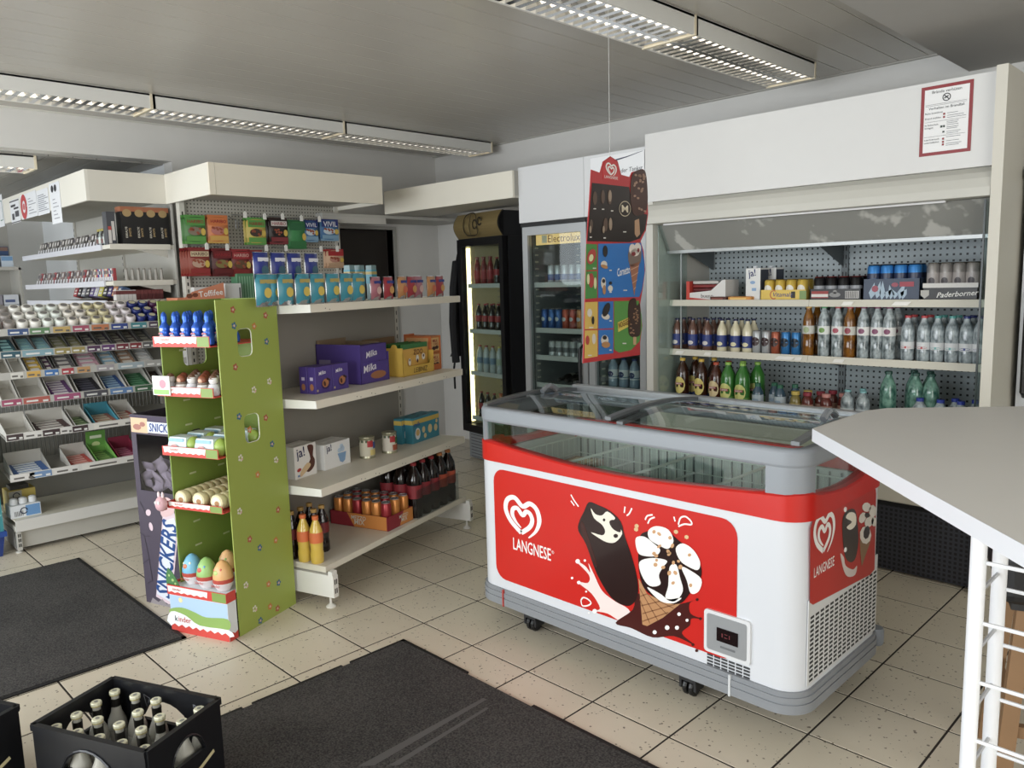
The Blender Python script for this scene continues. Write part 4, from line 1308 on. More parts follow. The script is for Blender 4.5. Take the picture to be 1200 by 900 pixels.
# ================================================================ fridge alcove, headers and signs
al = thing('alcove_header', 'white header panel over the two grey glass-door fridges', 'panel', (-0.975, 2.68, 1.955), 0)
obj('panel', MB().box(0, 0, 0, 0.61, 0.02, 0.39), mat('#d6d7d8', .4), al)
obj('panel', MB().box(0.613, 0, 0, 1.111, 0.02, 0.39), mat('#d8d9da', .4), al)
obj('side_board', MB().box(-0.0, 0.02, 0, 0.02, 0.85, 0.39), mat('#c9c8c2', .5), al)
st = thing('station_sign', 'white sign with blue swoosh and dark lettering behind the hanging poster', 'sign', (-0.30, 2.676, 2.165), 0)
obj('board', MB().box(0, -.003, 0, .43, 0, .16), mat('#e9eaec', .35), st)
txt('von der Tankst', .235, mat('#3c4048', .5), st, (.30, -.003, .055), 0, .0012, shear=.15)
flat('swoosh', stroke([(.10, .118), (.20, .124), (.30, .135), (.42, .155)], [.012, .010, .006, .002]), mat('#2a3350', .5), st, (0, -.003, 0), 0, .0012)
hd = thing('corner_header', 'cream canopy header running from fridge corner above the gold-topped fridge', 'panel', (-2.53, 2.62, 2.135), 0)
obj('fascia', MB().box(0, 0, 0, 1.555, 0.02, 0.19), CREAM, hd)
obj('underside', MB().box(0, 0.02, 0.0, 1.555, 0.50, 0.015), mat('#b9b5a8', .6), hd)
obj('end_board', MB().box(0, 0.02, 0.015, 0.02, 0.5, 0.19), CREAM, hd)
obj('support', MB().box(1.50, .02, .015, 1.555, .98, .19), mat('#a5a298', .6), hd)
hr = thing('wall_ledge', 'light grey ledge above the dark doorway behind the pouch shelf', 'ledge', (XL + 0.002, 2.0, 2.10), 0)
obj('board', MB().box(0.0, 0, 0, 0.5, 1.58, 0.025), mat('#b3b1a9', .6), hr)
obj('fascia', MB().box(0.48, 0, -.05, 0.5, .62, 0.0), mat('#bdbab2', .6), hr)


def emis(name, c, s):
    m = bpy.data.materials.new(name); m.use_nodes = True
    b = m.node_tree.nodes['Principled BSDF']
    b.inputs['Base Color'].default_value = lin(c)
    b.inputs['Emission Color'].default_value = lin(c); b.inputs['Emission Strength'].default_value = s
    return m


def fridge(label, loc, rz, w_, d_, h_, frame, inner, top=0.0, shelves=(), z0=.12, handle=None, led=None, fw=.045, cabinet='#26272a', header=None):
    t = thing('glass_door_fridge', label, 'fridge', loc, rz)
    cb = MB()
    th = .04
    cb.box(0, .06, z0, th, d_, h_).box(w_ - th, .06, z0, w_, d_, h_).box(th, d_ - th, z0, w_ - th, d_, h_).box(th, .06, z0, w_ - th, d_ - th, z0 + .05).box(th, .06, h_ - .05, w_ - th, d_ - th, h_)
    obj('cabinet', cb, mat(cabinet, .45), t)
    il = MB().box(th + .001, .06, z0 + .05, th + .006, d_ - th - .006, h_ - .05).box(w_ - th - .006, .06, z0 + .05, w_ - th - .001, d_ - th - .006, h_ - .05).box(th + .001, d_ - th - .006, z0 + .05, w_ - th - .001, d_ - th - .001, h_ - .05)
    obj('inner_lining', il, mat(inner, .5), t)
    rbm = MB()
    for k in range(int((h_ - z0 - .2) / .05)):
        zz = z0 + .1 + k * .05
        rbm.box(th + .006, .08, zz, th + .013, .11, zz + .012)
        rbm.box(th + .006, d_ - .12, zz, th + .013, d_ - .09, zz + .012)
    obj('shelf_pegs', rbm, mat('#c9c4b4', .5), t)
    obj('base_grille', MB().box(.02, .05, 0.01, w_ - .02, d_ - .02, z0), mat('#7d8082', .5), t)
    sl_ = MB()
    for k in range(8):
        sl_.box(.05, .047, .02 + k * (z0 - .03) / 8, w_ - .05, .051, .024 + k * (z0 - .03) / 8)
    obj('base_slots', sl_, mat('#2f3133', .6), t)
    dm = MB().box(0, 0, z0, fw, .045, h_).box(w_ - fw, 0, z0, w_, .045, h_).box(fw, 0, z0, w_ - fw, .045, z0 + fw * 1.3).box(fw, 0, h_ - fw * 1.2, w_ - fw, .045, h_)
    dr_ = obj('door', dm, mat(frame, .38, .3 if frame != '#121214' else 0), t)
    obj('door_glass', MB().box(fw, .02, z0 + fw * 1.3, w_ - fw, .025, h_ - fw * 1.2), glass('fridge_glass', '#eef4f2', .92, .02, 1.42), dr_)
    if handle is not None:
        hx_, z1, z2 = handle
        obj('handle', MB().tube([(hx_, -.002, z1), (hx_, -.04, z1 + .02), (hx_, -.045, (z1 + z2) / 2), (hx_, -.04, z2 - .02), (hx_, -.002, z2)], .012, 8), BLACK, dr_, smooth=True)
    for zz in shelves:
        sh = obj('shelf', MB().box(th + .008, .075, zz - .008, w_ - th - .008, d_ - .06, zz), mat('#b7babb', .4, .3), t)
        obj('price_rail', MB().box(th + .008, .066, zz - .024, w_ - th - .008, .075, zz + .012), mat('#d6d7d4', .4), sh)
    if led:
        obj('light_strip', MB().box(th + .008, .062, z0 + .08, th + .013, .10, h_ - .07), emis('fridge_lamp', led[0], led[1]), t)
    if top:
        obj('top_box', MB().box(0, .02, h_ + .001, w_, d_, h_ + top), mat(cabinet, .45), t)
    return t


# black fridge with the curved golden crown
F1 = (-2.08, 3.03, 0); R1 = RAD(-8)
f1 = fridge('black fridge with curved golden header and bright shelves of soft drinks', F1, R1, .66, .50, 1.90, '#121214', '#efe0b4', .20, (1.515, 1.13, .765, .37), .25, None, ('#fff0c0', 5), .05)
gp_ = [(.02, 1.905)] + [(.02 - .05 * math.sin(RAD(a)), 1.905 + .2 * a / 180) for a in range(20, 180, 20)] + [(.02, 2.105)]
gh = obj('golden_header', MB().prism(gp_, .004, .64, 'x'), mat('#9c8650', .35, .5), f1, smooth=False)
flat('bottle_outline', stroke(spline([(.22, 1.925), (.17, 1.97), (.17, 2.04), (.22, 2.09), (.34, 2.095), (.36, 2.0), (.36, 1.925), (.22, 1.925)], 4), .010) + stroke(spline([(.27, 1.93), (.25, 2.0), (.28, 2.09)], 4), .008) + stroke(ell(.33, 2.01, .03, .035, 0, 12), .012) + stroke(ell(.40, 2.03, .028, .03, 0, 12), .014), mat('#2b2418', .5), gh, (0, -.033, 0), 0, .002)
obj('header_edge', MB().prism(gp_, .641, .66, 'x').prism(gp_, 0, .0035, 'x'), BLACK, gh)


def f1p(x, y, z):
    c, s = math.cos(R1), math.sin(R1)
    return (F1[0] + x * c - y * s, F1[1] + x * s + y * c, z)


rc = Proto(bottle('cola_bottle', 'bottle', .235, .030, '#8e1820', '#a31c24', '#b3212b', (.2, .8), .5, shape='milk'))
ck_ = Proto(bottle('cola_bottle', 'bottle', .225, .031, '#1d0d0a', '#b3212b', '#b3212b', (.34, .56), .38))
org = Proto(bottle('orange_soda_bottle', 'bottle', .235, .031, '#e27a1d', '#e06a1d', '#c9402a', (.3, .6), .45, shape='milk'))
wat = Proto(bottle('water_bottle', 'bottle', .235, .031, '#b9c4c6', '#b8302f', '#6d8fae', (.34, .56), .4, shape='big'))
wat2 = Proto(bottle('water_bottle', 'bottle', .235, .031, '#b9c4c6', '#d6c93a', '#a9b8a0', (.34, .56), .4, shape='big'))
xs5 = [.135 + k * .096 for k in range(5)]
for k, x in enumerate(xs5):
    p = (rc, rc, rc, ck_, org)[k]
    p.put(f1p(x, .115, 1.516), R1, lp(k, 5) + ' drink on the top shelf of the gold-topped fridge', 'drinks in the gold-topped fridge')
    for r_ in range(2):
        ck_.put(f1p(x, .115 + r_ * .09, 1.131), R1, '%s cola on the second shelf of the gold-topped fridge, %s row' % (lp(k, 5), ('front', 'back')[r_]), 'drinks in the gold-topped fridge')
    (wat if k < 3 else wat2).put(f1p(x, .115, .766), R1, lp(k, 5) + ' water on the third shelf of the gold-topped fridge', 'drinks in the gold-topped fridge')
    (ck_, ck_, ck_, org, wat2)[k].put(f1p(x, .115, .371), R1, lp(k, 5) + ' soft drink on the bottom shelf of the gold-topped fridge', 'drinks in the gold-topped fridge')

# grey fridges in the alcove
F2 = (-0.968, 2.70, 0)
f2 = fridge('grey framed fridge with lit top strip beside the gold-topped fridge', F2, 0, .60, .66, 1.925, '#a9acae', '#7d8284', 0, (1.515, 1.185, .985, .78), .12, (.565, .80, 1.09), None, .05)
obj('top_cap', MB().box(-.004, -.01, 1.925, .604, .1, 1.953), BLACK, f2)
ls = obj('lit_sign', MB().box(.07, .07, 1.795, .545, .085, 1.875), emis('fridge_sign', '#e2bd7c', 0.9), f2)
txt('Electrolux', .30, mat('#8a4a22', .5), ls, (.34, .07, 1.835), 0, .002)
flat('square_mark', [rect(.13, 1.808, .18, 1.862)], mat('#f0e2c0', .5), ls, (0, .07, 0), 0, .002)
f2x = [F2[0] + .10 + k * .068 for k in range(7)]
rbull = Proto(can('energy_can', 'can', .135, .0265, '#c3c8d0', '#c9ccd0', '#3c5ca8', (.2, .5)))
for k, x in enumerate(f2x[1:]):
    rbull.put((x, F2[1] + .12, 1.516), 0, lp(k, 6) + ' silver blue energy can on the top shelf of the grey fridge', 'cans in the grey fridge')
for k, (x, c) in enumerate(zip(f2x, ('#2a5ca8', '#3468b0', '#2f62a8', '#c8502c', '#c0452c', '#d98a2c', '#b9bdc2'))):
    q = Proto(can('energy_can', 'can', .15, .0285, c, badge=('#d9dcdf', .5, .6, .2)))
    q.put((x, F2[1] + .12, 1.186), 0, lp(k, 7) + ' coloured can on the second shelf of the grey fridge', 'cans in the grey fridge')
sil = Proto(can('beer_can', 'can', .118, .031, '#b9bcbe', '#c9ccd0', '#6d7074', (.3, .6)))
for k, x in enumerate(f2x[1:]):
    sil.put((x, F2[1] + .12, .986), 0, lp(k, 6) + ' silver can on the third shelf of the grey fridge', 'cans in the grey fridge')
bt = bottle('wine_bottle', 'bottle', .24, .034, '#15110f', '#2a2622', '#b9b6ae', (.3, .5), .36, shape='beer')
lay = Matrix.Rotation(RAD(90), 4, 'X')
for ch in bt.children:
    ch.data.transform(lay)
btp = Proto(bt)
for k in range(5):
    btp.put((F2[0] + .22 + k * .07, F2[1] + .36, .816), 0, lp(k, 5) + ' dark bottle lying on the bottom shelf of the grey fridge', 'dark bottles lying in the grey fridge')
F3 = (-0.355, 2.70, 0)
f3 = fridge('grey framed fridge half hidden by the hanging ice cream poster', F3, 0, .475, .66, 1.925, '#a9acae', '#7d8284', 0, (1.40, 1.10, .80), .12, None, None, .05)
obj('top_cap', MB().box(-.004, -.01, 1.925, .479, .1, 1.953), BLACK, f3)
wb = Proto(bottle('water_bottle', 'bottle', .20, .036, '#8fa3b8', '#2a3f86', '#dfe2e6', (.3, .62), .42, shape='big', badge=('#24346e', .46, .6, .2)))
for zz, nm in ((.801, 'lower'), (1.101, 'upper')):
    for k in range(4):
        wb.put((F3[0] + .10 + k * .09, F3[1] + .14, zz), 0, '%s blue-labelled water on the %s shelf of the half-hidden fridge' % (lp(k, 4), nm), 'water bottles in the half-hidden fridge')
# white fridge at the right edge
F4 = (2.115, 2.95, 0)
f4 = fridge('grey framed fridge at right edge beside the wall cooler', F4, 0, .62, .60, 1.955, '#c3c6c9', '#9aa0a4', 0, (1.5, 1.15, .8, .45), .12, (.035, .93, 1.43), None, .055)
obj('top_cap', MB().box(-.01, -.015, 1.955, .63, .58, 2.005), BLACK, f4)
wv_ = Proto(bottle('water_bottle', 'bottle', .24, .034, '#c2cdd2', '#5f7d9a', '#dfe4e6', (.3, .6), .42, shape='big'))
for zz, nm in ((1.501, 'top'), (1.151, 'second'), (.801, 'third')):
    for k in range(3):
        wv_.put((F4[0] + .12 + k * .10, F4[1] + .15, zz), 0, '%s pale bottle on the %s shelf of the right-edge fridge' % (lp(k, 3), nm), 'bottles in the right-edge fridge')
# black coat hanging on the left flank of the gold-topped fridge
ct = thing('black_coat', 'black jacket hanging at the left side of the gold-topped fridge', 'jacket', (-2.17, 3.02, 0), RAD(-8))
cv = []
prof = [(.012, .02, 1.83), (.035, .04, 1.78), (.05, .07, 1.60), (.06, .09, 1.35), (.075, .11, 1.10), (.09, .13, .93), (.085, .13, .90)]
mb = MB(); n_ = 12
vs, fs = [], []
for i, (rx, ry, z) in enumerate(prof):
    for k in range(n_):
        a = 2 * math.pi * k / n_
        wob = 1 + .18 * math.sin(3 * a + i) * (i > 1)
        vs.append((rx * wob * math.cos(a), .12 + ry * wob * math.sin(a), z))
for i in range(len(prof) - 1):
    for k in range(n_):
        fs.append((i * n_ + k, (i + 1) * n_ + k, (i + 1) * n_ + (k + 1) % n_, i * n_ + (k + 1) % n_))
fs.append(tuple(range(n_))); fs.append(tuple(range((len(prof) - 1) * n_, len(prof) * n_))[::-1])
obj('jacket', MB().add(vs, fs), mat('#0d0d10', .85), ct, smooth=True)
obj('sleeve', MB().tube([(.01, .06, 1.72), (.045, .0, 1.5), (.05, -.02, 1.2), (.06, -.01, .85)], .035, 8), mat('#101013', .85), ct, smooth=True)
obj('strap', MB().tube([(.05, .0, .95), (.055, -.03, .80), (.06, -.03, .62)], .010, 6), mat('#101013', .85), ct)
obj('hook', MB().tube([(.0, .12, 1.82), (.0, .12, 1.88), (.06, .12, 1.89)], .006, 6), GREYMETAL, ct)

# ================================================================ hanging price poster
pd = (FW * .277 + RT * .225); pd.z = 0; pd.normalize()
P0 = CAM + ray(690, 310) * 3.05
pn = Vector((pd.y, -pd.x, 0))                      # faces the camera side
prz = math.atan2(pd.y, pd.x)
ps = thing('hanging_poster', 'red hanging price poster with pictures of ice creams above the freezer', 'poster', P0, prz)


def pp(zx, zy):
    q = onpl(660 + zx / 3.214, 170 + zy / 3.214, P0, pn) - P0
    return (q.dot(pd), q.z)


PP = lambda L: [pp(a, b) for a, b in L]


def plate(name, L, m, parent, y, th=.0006):
    o = MB().prism(PP(L), y, y + th, 'y')
    return obj(name, o, m, parent)


PRED = mat('#c01f26', .35)
sheet = plate('board', [(105, 92), (138, 104), (150, 62), (178, 42), (205, 60), (219, 112), (250, 120), (258, 102), (300, 90), (314, 120), (320, 260), (312, 320), (292, 362), (303, 400), (309, 470), (300, 540), (290, 600), (298, 680), (290, 745), (290, 790), (74, 822), (78, 700), (86, 400)], PRED, ps, 0, .002)
plate('dark_panel', [(108, 142), (248, 158), (262, 250), (316, 262), (308, 318), (288, 352), (250, 366), (90, 362)], mat('#241712', .3), sheet, -.001)
plate('green_field', [(86, 372), (127, 374), (127, 576), (82, 580)], mat('#3f8a33', .4), sheet, -.001)
plate('blue_field', [(131, 372), (292, 368), (305, 440), (306, 480), (296, 545), (286, 572), (131, 576)], mat('#1672c2', .4), sheet, -.001)
plate('yellow_field', [(82, 592), (129, 590), (129, 796), (80, 804)], mat('#d9b23a', .4), sheet, -.001)
plate('blue_field', [(132, 590), (188, 588), (188, 784), (132, 790)], mat('#1672c2', .4), sheet, -.001)
plate('leaf_field', [(191, 588), (284, 586), (294, 640), (296, 690), (286, 740), (255, 772), (210, 782), (191, 770)], mat('#4f9433', .4), sheet, -.001)
plate('field_rule', [(80, 694), (188, 690), (188, 694), (80, 698)], PRED, sheet, -.0022)
plate('field_rule', [(86, 472), (127, 470), (127, 474), (86, 476)], PRED, sheet, -.0022)
plate('tab', [(150, 128), (147, 95), (155, 65), (178, 47), (200, 64), (211, 100), (212, 134)], mat('#cf2a2f', .35), sheet, -.001)
hp_ = pp(160, 112)
hw_ = pp(198, 100)[0] - pp(160, 100)[0]
hh_ = lambda n: pp(180, 60)[1] - pp(180, 60 + n)[1]
heart(sheet, (hp_[0], 0, hp_[1]), 0, hw_, PW, .0022, hh_(46) / hw_)
lx_, lz_ = pp(179, 122)
txt('LANGNESE', pp(204, 120)[0] - pp(154, 120)[0], PW, sheet, (lx_, 0, lz_), 0, .0022, height=hh_(10))


def pe(name, c, items, y=-.0025):
    mb = MB()
    for (a, b, rx, ry, ro) in items:
        mb.prism(PP(ell(a, b, rx, ry, ro, 12)), y, y + .0006, 'y')
    return obj(name, mb, mat(c, .35), sheet)


brown = mat('#3a2016', .35)
plate('almond_bar', spline([(255, 125), (268, 100), (300, 92), (312, 120), (317, 200), (310, 250), (285, 265), (262, 258), (252, 200)], 3, True), mat('#4a261a', .35), sheet, -.0022)
random.seed(9)
pe('almond_chips', '#a9836a', [(random.uniform(262, 306), random.uniform(112, 250), 5, 4, random.uniform(0, 180)) for _ in range(26)], -.0034)
plate('stick', [(268, 284), (284, 278), (288, 335), (276, 348), (268, 335)], mat('#b98f6a', .4), sheet, -.0022)
pe('mini_bars', '#5d4638', [(118, 200, 8, 26, 0), (148, 195, 7, 26, 0), (174, 196, 8, 28, 0), (104, 300, 6, 20, 0), (158, 300, 8, 26, 0)])
pe('mini_bars_pale', '#a08a74', [(174, 192, 6, 22, 0), (176, 298, 6, 24, 0), (100, 318, 4, 14, 0), (150, 318, 4, 14, 0)], -.0034)
fl_ = flat('ring_mark', stroke(PP(ell(231, 240, 21, 28, 0, 18) + [(252, 240)]), .003), mat('#d9c9a8', .4), sheet, (0, 0, 0), 0, .0022)
mx_, mz_ = pp(231, 240)
txt('M', (pp(243, 240)[0] - pp(219, 240)[0]), mat('#e6d8ba', .4), sheet, (mx_, 0, mz_), 0, .0022, bold=.02, height=hh_(28))
# cone, words and small pictures
plate('cone', [(249, 452), (286, 440), (266, 568)], mat('#a86a4a', .4), sheet, -.0022)
flat('cone_lattice', [q for L in ([(252, 470), (283, 455)], [(254, 495), (280, 480)], [(258, 520), (276, 508)], [(262, 545), (271, 535)]) for q in stroke(PP(L), .003)], mat('#d9a98a', .4), sheet, (0, 0, 0), 0, .0034)
plate('cone_cup', spline([(246, 395), (288, 388), (292, 420), (284, 450), (250, 455)], 3, True), mat('#7d6a60', .4), sheet, -.0022)
pe('cone_cream', '#e3d6ca', [(258, 392, 12, 20, 0), (278, 388, 13, 20, 0), (268, 405, 16, 14, 0)], -.0034)
pe('cone_sauce', '#8a2f34', [(262, 410, 8, 8, 0), (280, 396, 4, 8, 0)], -.0046)
wx, wz = pp(226, 474)
txt('Cornetto', pp(250, 470)[0] - pp(202, 470)[0], PW, sheet, (wx, 0, wz), 0, .0022, tilt=8, shear=.3, bold=.015, height=hh_(32))
wx, wz = pp(227, 672)
plate('word_board', [(204, 668), (248, 648), (252, 680), (206, 704)], mat('#d9c02a', .4), sheet, -.0022)
txt('NOGGER', pp(248, 670)[0] - pp(206, 670)[0], mat('#6a1f1a', .4), sheet, (wx, 0, wz + .001), 0, .0034, tilt=10, bold=.02, height=hh_(24))
plate('nut_bar', spline([(244, 600), (258, 578), (272, 580), (276, 605), (288, 600), (290, 700), (278, 722), (252, 720), (243, 690)], 3, True), mat('#3c2216', .35), sheet, -.0022)
pe('nut_chips', '#9c7350', [(random.uniform(250, 284), random.uniform(615, 710), 3.5, 3, 0) for _ in range(22)], -.0034)
plate('stick', [(262, 722), (274, 722), (273, 752), (263, 752)], mat('#c9a070', .4), sheet, -.0022)
pe('small_pictures', '#d8cfc0', [(152, 450, 12, 14, 0), (176, 540, 9, 12, 0), (150, 520, 9, 22, 0), (158, 645, 16, 12, 20), (155, 735, 14, 20, 0), (98, 632, 9, 16, 0), (114, 730, 7, 20, 0)])
pe('small_pictures_dark', '#2a2320', [(156, 400, 9, 22, 0), (150, 512, 6, 8, 0), (176, 520, 6, 6, 0), (160, 620, 12, 28, 20), (154, 725, 8, 8, 0), (110, 660, 5, 16, 0)], -.0034)
pe('small_pictures_tan', '#b98248', [(152, 458, 14, 7, 20), (152, 545, 6, 18, 0), (158, 752, 16, 12, 0)], -.0040)
pe('small_pictures_red', '#b53a32', [(105, 420, 16, 30, 15), (104, 510, 10, 28, 0), (90, 735, 7, 18, 0)])
pe('small_pictures_light', '#d6d9a0', [(103, 425, 8, 14, 10), (118, 520, 5, 22, 0), (92, 505, 5, 20, 0)], -.0034)
flat('price_lines', [PP(rect(a, b, a + l, b + 4)) for a, b, l in ((112, 238, 10), (144, 240, 9), (178, 246, 9), (98, 345, 8), (150, 348, 9), (224, 325, 12), (225, 545, 14), (172, 470, 9), (172, 552, 9), (222, 745, 14), (172, 660, 9), (172, 770, 9), (96, 685, 16), (92, 790, 14), (110, 462, 12))], mat('#d9d4cc', .5), sheet, (0, 0, 0), 0, .0022)
tx_, tz_ = pp(176, 44)
obj('string', MB().tube([(tx_, .001, tz_), (tx_, .001, H - P0.z)], .0012, 5), mat('#b9b9b6', .4), ps)

# ================================================================ slanted gondola shelf
GA = RAD(108.3)
GU = Vector((math.cos(GA), math.sin(GA), 0)); GN = Vector((math.sin(GA), -math.cos(GA), 0))    # along, and out of the front
GO = Vector((-0.156, 0.456, 0))
GLEN, GDEP = 1.345, 0.46
gd = thing('shelf_gondola', 'cream metal shelf rack with four boards behind the green stand', 'shelf', GO, GA)
SH = mat('#ddd6c4', .45, vary=.02)
GZ = (1.462, 1.012, .588, .205)
for z in GZ[:3]:
    sb = obj('shelf_board', MB().box(.004, .0, z - .030, GLEN - .004, GDEP, z), SH, gd)
    obj('front_edge', MB().prism([(-.012, z - .036), (0, z - .036), (0, z), (-.006, z + .002)], .004, GLEN - .004, 'x'), mat('#e2dbc8', .42), sb)
    obj('side_bracket', MB().prism([(-.01, z - .036), (GDEP, z - .05), (GDEP, z + .001), (-.01, z + .001)], 0, .003, 'x'), mat('#eceae2', .4), sb)
    obj('side_bracket', MB().prism([(-.01, z - .036), (GDEP, z - .05), (GDEP, z + .001), (-.01, z + .001)], GLEN - .003, GLEN, 'x'), mat('#eceae2', .4), sb)
    pl = MB()
    for a in ((.30, .42, .66, .86, 1.12) if z != GZ[0] else (.1,)):
        pl.box(a, -.0135, z - .022, a + .004, -.012, z - .018).box(a + .03, -.0135, z - .028, a + .034, -.012, z - .024)
    obj('rail_rivets', pl, mat('#6d675a', .5), sb)
z = GZ[3]
sb = obj('base_board', MB().box(.004, .005, z - .03, GLEN - .004, GDEP, z), SH, gd)
obj('front_edge', MB().box(.004, -.004, z - .03, GLEN - .004, .005, z), mat('#e2dbc8', .42), sb)
for xx in (0.0, GLEN - .035):
    lg = obj('base_leg', MB().prism([(-.05, .055), (GDEP, .055), (GDEP, .165), (-.02, .165), (-.02, .185), (-.045, .185), (-.045, .165), (-.05, .165)], xx, xx + .035, 'x'), mat('#e9e7e0', .4), gd)
    obj('leg_slots', MB().box(xx + .008, -.0515, .075, xx + .014, -.049, .10).box(xx + .02, -.0515, .075, xx + .026, -.049, .10).box(xx + .008, -.0515, .12, xx + .014, -.049, .145).box(xx + .02, -.0515, .12, xx + .026, -.049, .145), mat('#33332f', .5), lg)
    obj('levelling_foot', MB().lathe([(.024, 0), (.024, .006), (.010, .016), (.006, .02), (.006, .056)], 12, xx + .018, -.012), mat('#dedbd2', .4), lg)
bp_ = obj('back_panel', MB().box(.03, GDEP, .06, GLEN - .03, GDEP + .012, 1.44), mat('#908b81', .6, vary=.02), gd)
for xx in (0.0, GLEN - .03):
    up_ = obj('upright', MB().box(xx, GDEP - .002, .0, xx + .03, GDEP + .05, 1.45), mat('#bdb8ab', .5), gd)
    sl = MB()
    for k in range(26):
        sl.box(xx + .012, GDEP - .0035, .1 + k * .05, xx + .018, GDEP - .0015, .125 + k * .05)
    obj('slots', sl, mat('#22221f', .6), up_)


def gl(px, py, d):
    """gondola coordinate along the shelf for a pixel on the plane d behind the front edge"""
    q = onpl(px, py, GO - GN * d, GN) - GO
    return q.dot(GU), q.z


def gw(u, d, z):
    p = GO + GU * u - GN * d
    return (p.x, p.y, z)


# ---- drink pouches on the top board
def pouch(main, art, art2, w_=.095, h_=.145):
    t = thing('drink_pouch', '', 'drink pouch')
    mb = MB().pillow(w_, h_, .038)
    obj('pouch', mb, mat('#c9ccd0', .22, .75), t, smooth=True)
    pr = MB().pillow(w_ * .97, h_ * .93, .039).rot(Matrix.Translation((0, -.0025, h_ * .045)))
    obj('print', pr, mat(main, .3), t, smooth=True)
    flat('fruit', [ell(0.006, h_ * .42, w_ * .24, w_ * .24, 0, 12)], mat(art, .4), t, (0, -.0215, 0), 0, .001)
    flat('name_band', [rect(-w_ * .36, h_ * .70, w_ * .36, h_ * .82)], mat(art2, .4), t, (0, -.0175, 0), 0, .001)
    obj('straw', MB().tube([(w_ * .3, .018, h_ * .2), (w_ * .34, .016, h_ * .9)], .002, 5), mat('#d9d6ce', .3), t)
    return Proto(t)


pt = pouch('#2f93a8', '#d9bd3a', '#b5a24a')
for k, (px, off) in enumerate(((309, 0), (322, .05), (335, 0), (355, 0), (372, .0), (390, 0), (406, 0), (420, 0))):
    u, _ = gl(px, 350, .06 + off)
    pt.put(gw(u, .06 + off, GZ[0] + .0005), GA, lp(k, 8) + ' teal drink pouch with yellow fruit, front of top gondola board', 'teal drink pouches')
pb = pouch('#2b3a8c', '#3f6a7a', '#dfe0ea', .095, .15)
pk = pouch('#b06a78', '#d9b0a8', '#2b3a8c', .085, .125)
prd = pouch('#a8303c', '#d9a04a', '#2b3a8c', .085, .125)
po = pouch('#c98a4a', '#d96a3a', '#2b3a8c', .085, .125)
for k, (px, p, d) in enumerate(((440, pk, 'pink'), (455, prd, 'red'), (471, po, 'orange'), (482, prd, 'red'), (490, pk, 'pink'), (505, po, 'orange'), (515, prd, 'red'))):
    u, _ = gl(px, 345, .06)
    p.put(gw(u, .06, GZ[0] + .0005), GA, '%s pouch, number %s from left in the blue-topped row' % (d, ('one', 'two', 'three', 'four', 'five', 'six', 'seven')[k]), 'blue-topped fruit pouches')
bx_ = thing('pouch_carton', 'low grey carton carrying the raised blue pouches on the gondola', 'carton', gw(.24, .17, GZ[0]), GA)
obj('box', MB().box(-.24, 0, 0, .28, .14, .10), mat('#9aa0a2', .6), bx_)
for k, px in enumerate((309, 329, 348, 368)):
    u, _ = gl(px, 310, .22)
    pb.put(gw(u, .24, GZ[0] + .1005), GA, lp(k, 4) + ' raised dark blue drink pouch behind the teal row', 'raised blue drink pouches')
for k, px in enumerate((404, 421, 435)):
    u, _ = gl(px, 320, .20)
    t = thing('juice_bottle', lp(k, 3) + ' slim teal juice carton behind the teal pouches', 'juice', gw(max(u, .56), .20, GZ[0]), GA, 'slim teal juice cartons')
    obj('carton', MB().box(-.022, -.02, 0, .022, .02, .19), mat('#6f8f92', .35), t, bevel=.003)
    obj('print', MB().box(-.0225, -.0205, .09, .0225, .0205, .165), mat('#2f93a8', .35), t)
    obj('gold_band', MB().box(-.0228, -.0208, .14, .0228, .0208, .155), mat('#b9a24a', .4), t)
# ---- second board: biscuits
MV = '#4f3a8c'
z = GZ[1]


def biscuit_box(label, u, d, w_, dd, h_, zz=z, lab=True):
    t = carton('biscuit_box', label, 'biscuits', gw(u, d, zz), GA, w_, dd, h_, MV, 'purple biscuit boxes', .0015, [
        ('picture_plate', [ell(w_ * .10, h_ * .33, w_ * .27, h_ * .20, 8, 14)], '#33205c', 0, .0008),
        ('biscuit', [ell(w_ * .08, h_ * .36, w_ * .20, h_ * .16, 15, 12)], '#b3713c', 0, .0014),
        ('filling', [ell(w_ * .02, h_ * .34, w_ * .07, h_ * .10, 15, 10)], '#4a1f18', 0, .002),
        ('chocolate_piece', [[(w_ * .14, h_ * .48), (w_ * .36, h_ * .40), (w_ * .38, h_ * .47), (w_ * .18, h_ * .56)]], '#33180f', 0, .002),
        ('side_mark', [rect(dd * .3, h_ * .5, dd * .7, h_ * .62)], '#cfc4e0', -90, .0008),
        ('side_biscuit', [ell(dd * .5, h_ * .25, dd * .25, h_ * .13, 0, 10)], '#b3713c', -90, .0008),
        ('round_seal', [ell(-w_ * .40, h_ * .12, w_ * .05, w_ * .05, 0, 10)], '#c9b487', 0, .0008)])
    txt('Milka', w_ * .42, mat('#f0ecf4', .5), t, (-w_ * .1, 0, h_ * .76), 0, .0015, tilt=8, shear=.25, bold=.02)
    return t


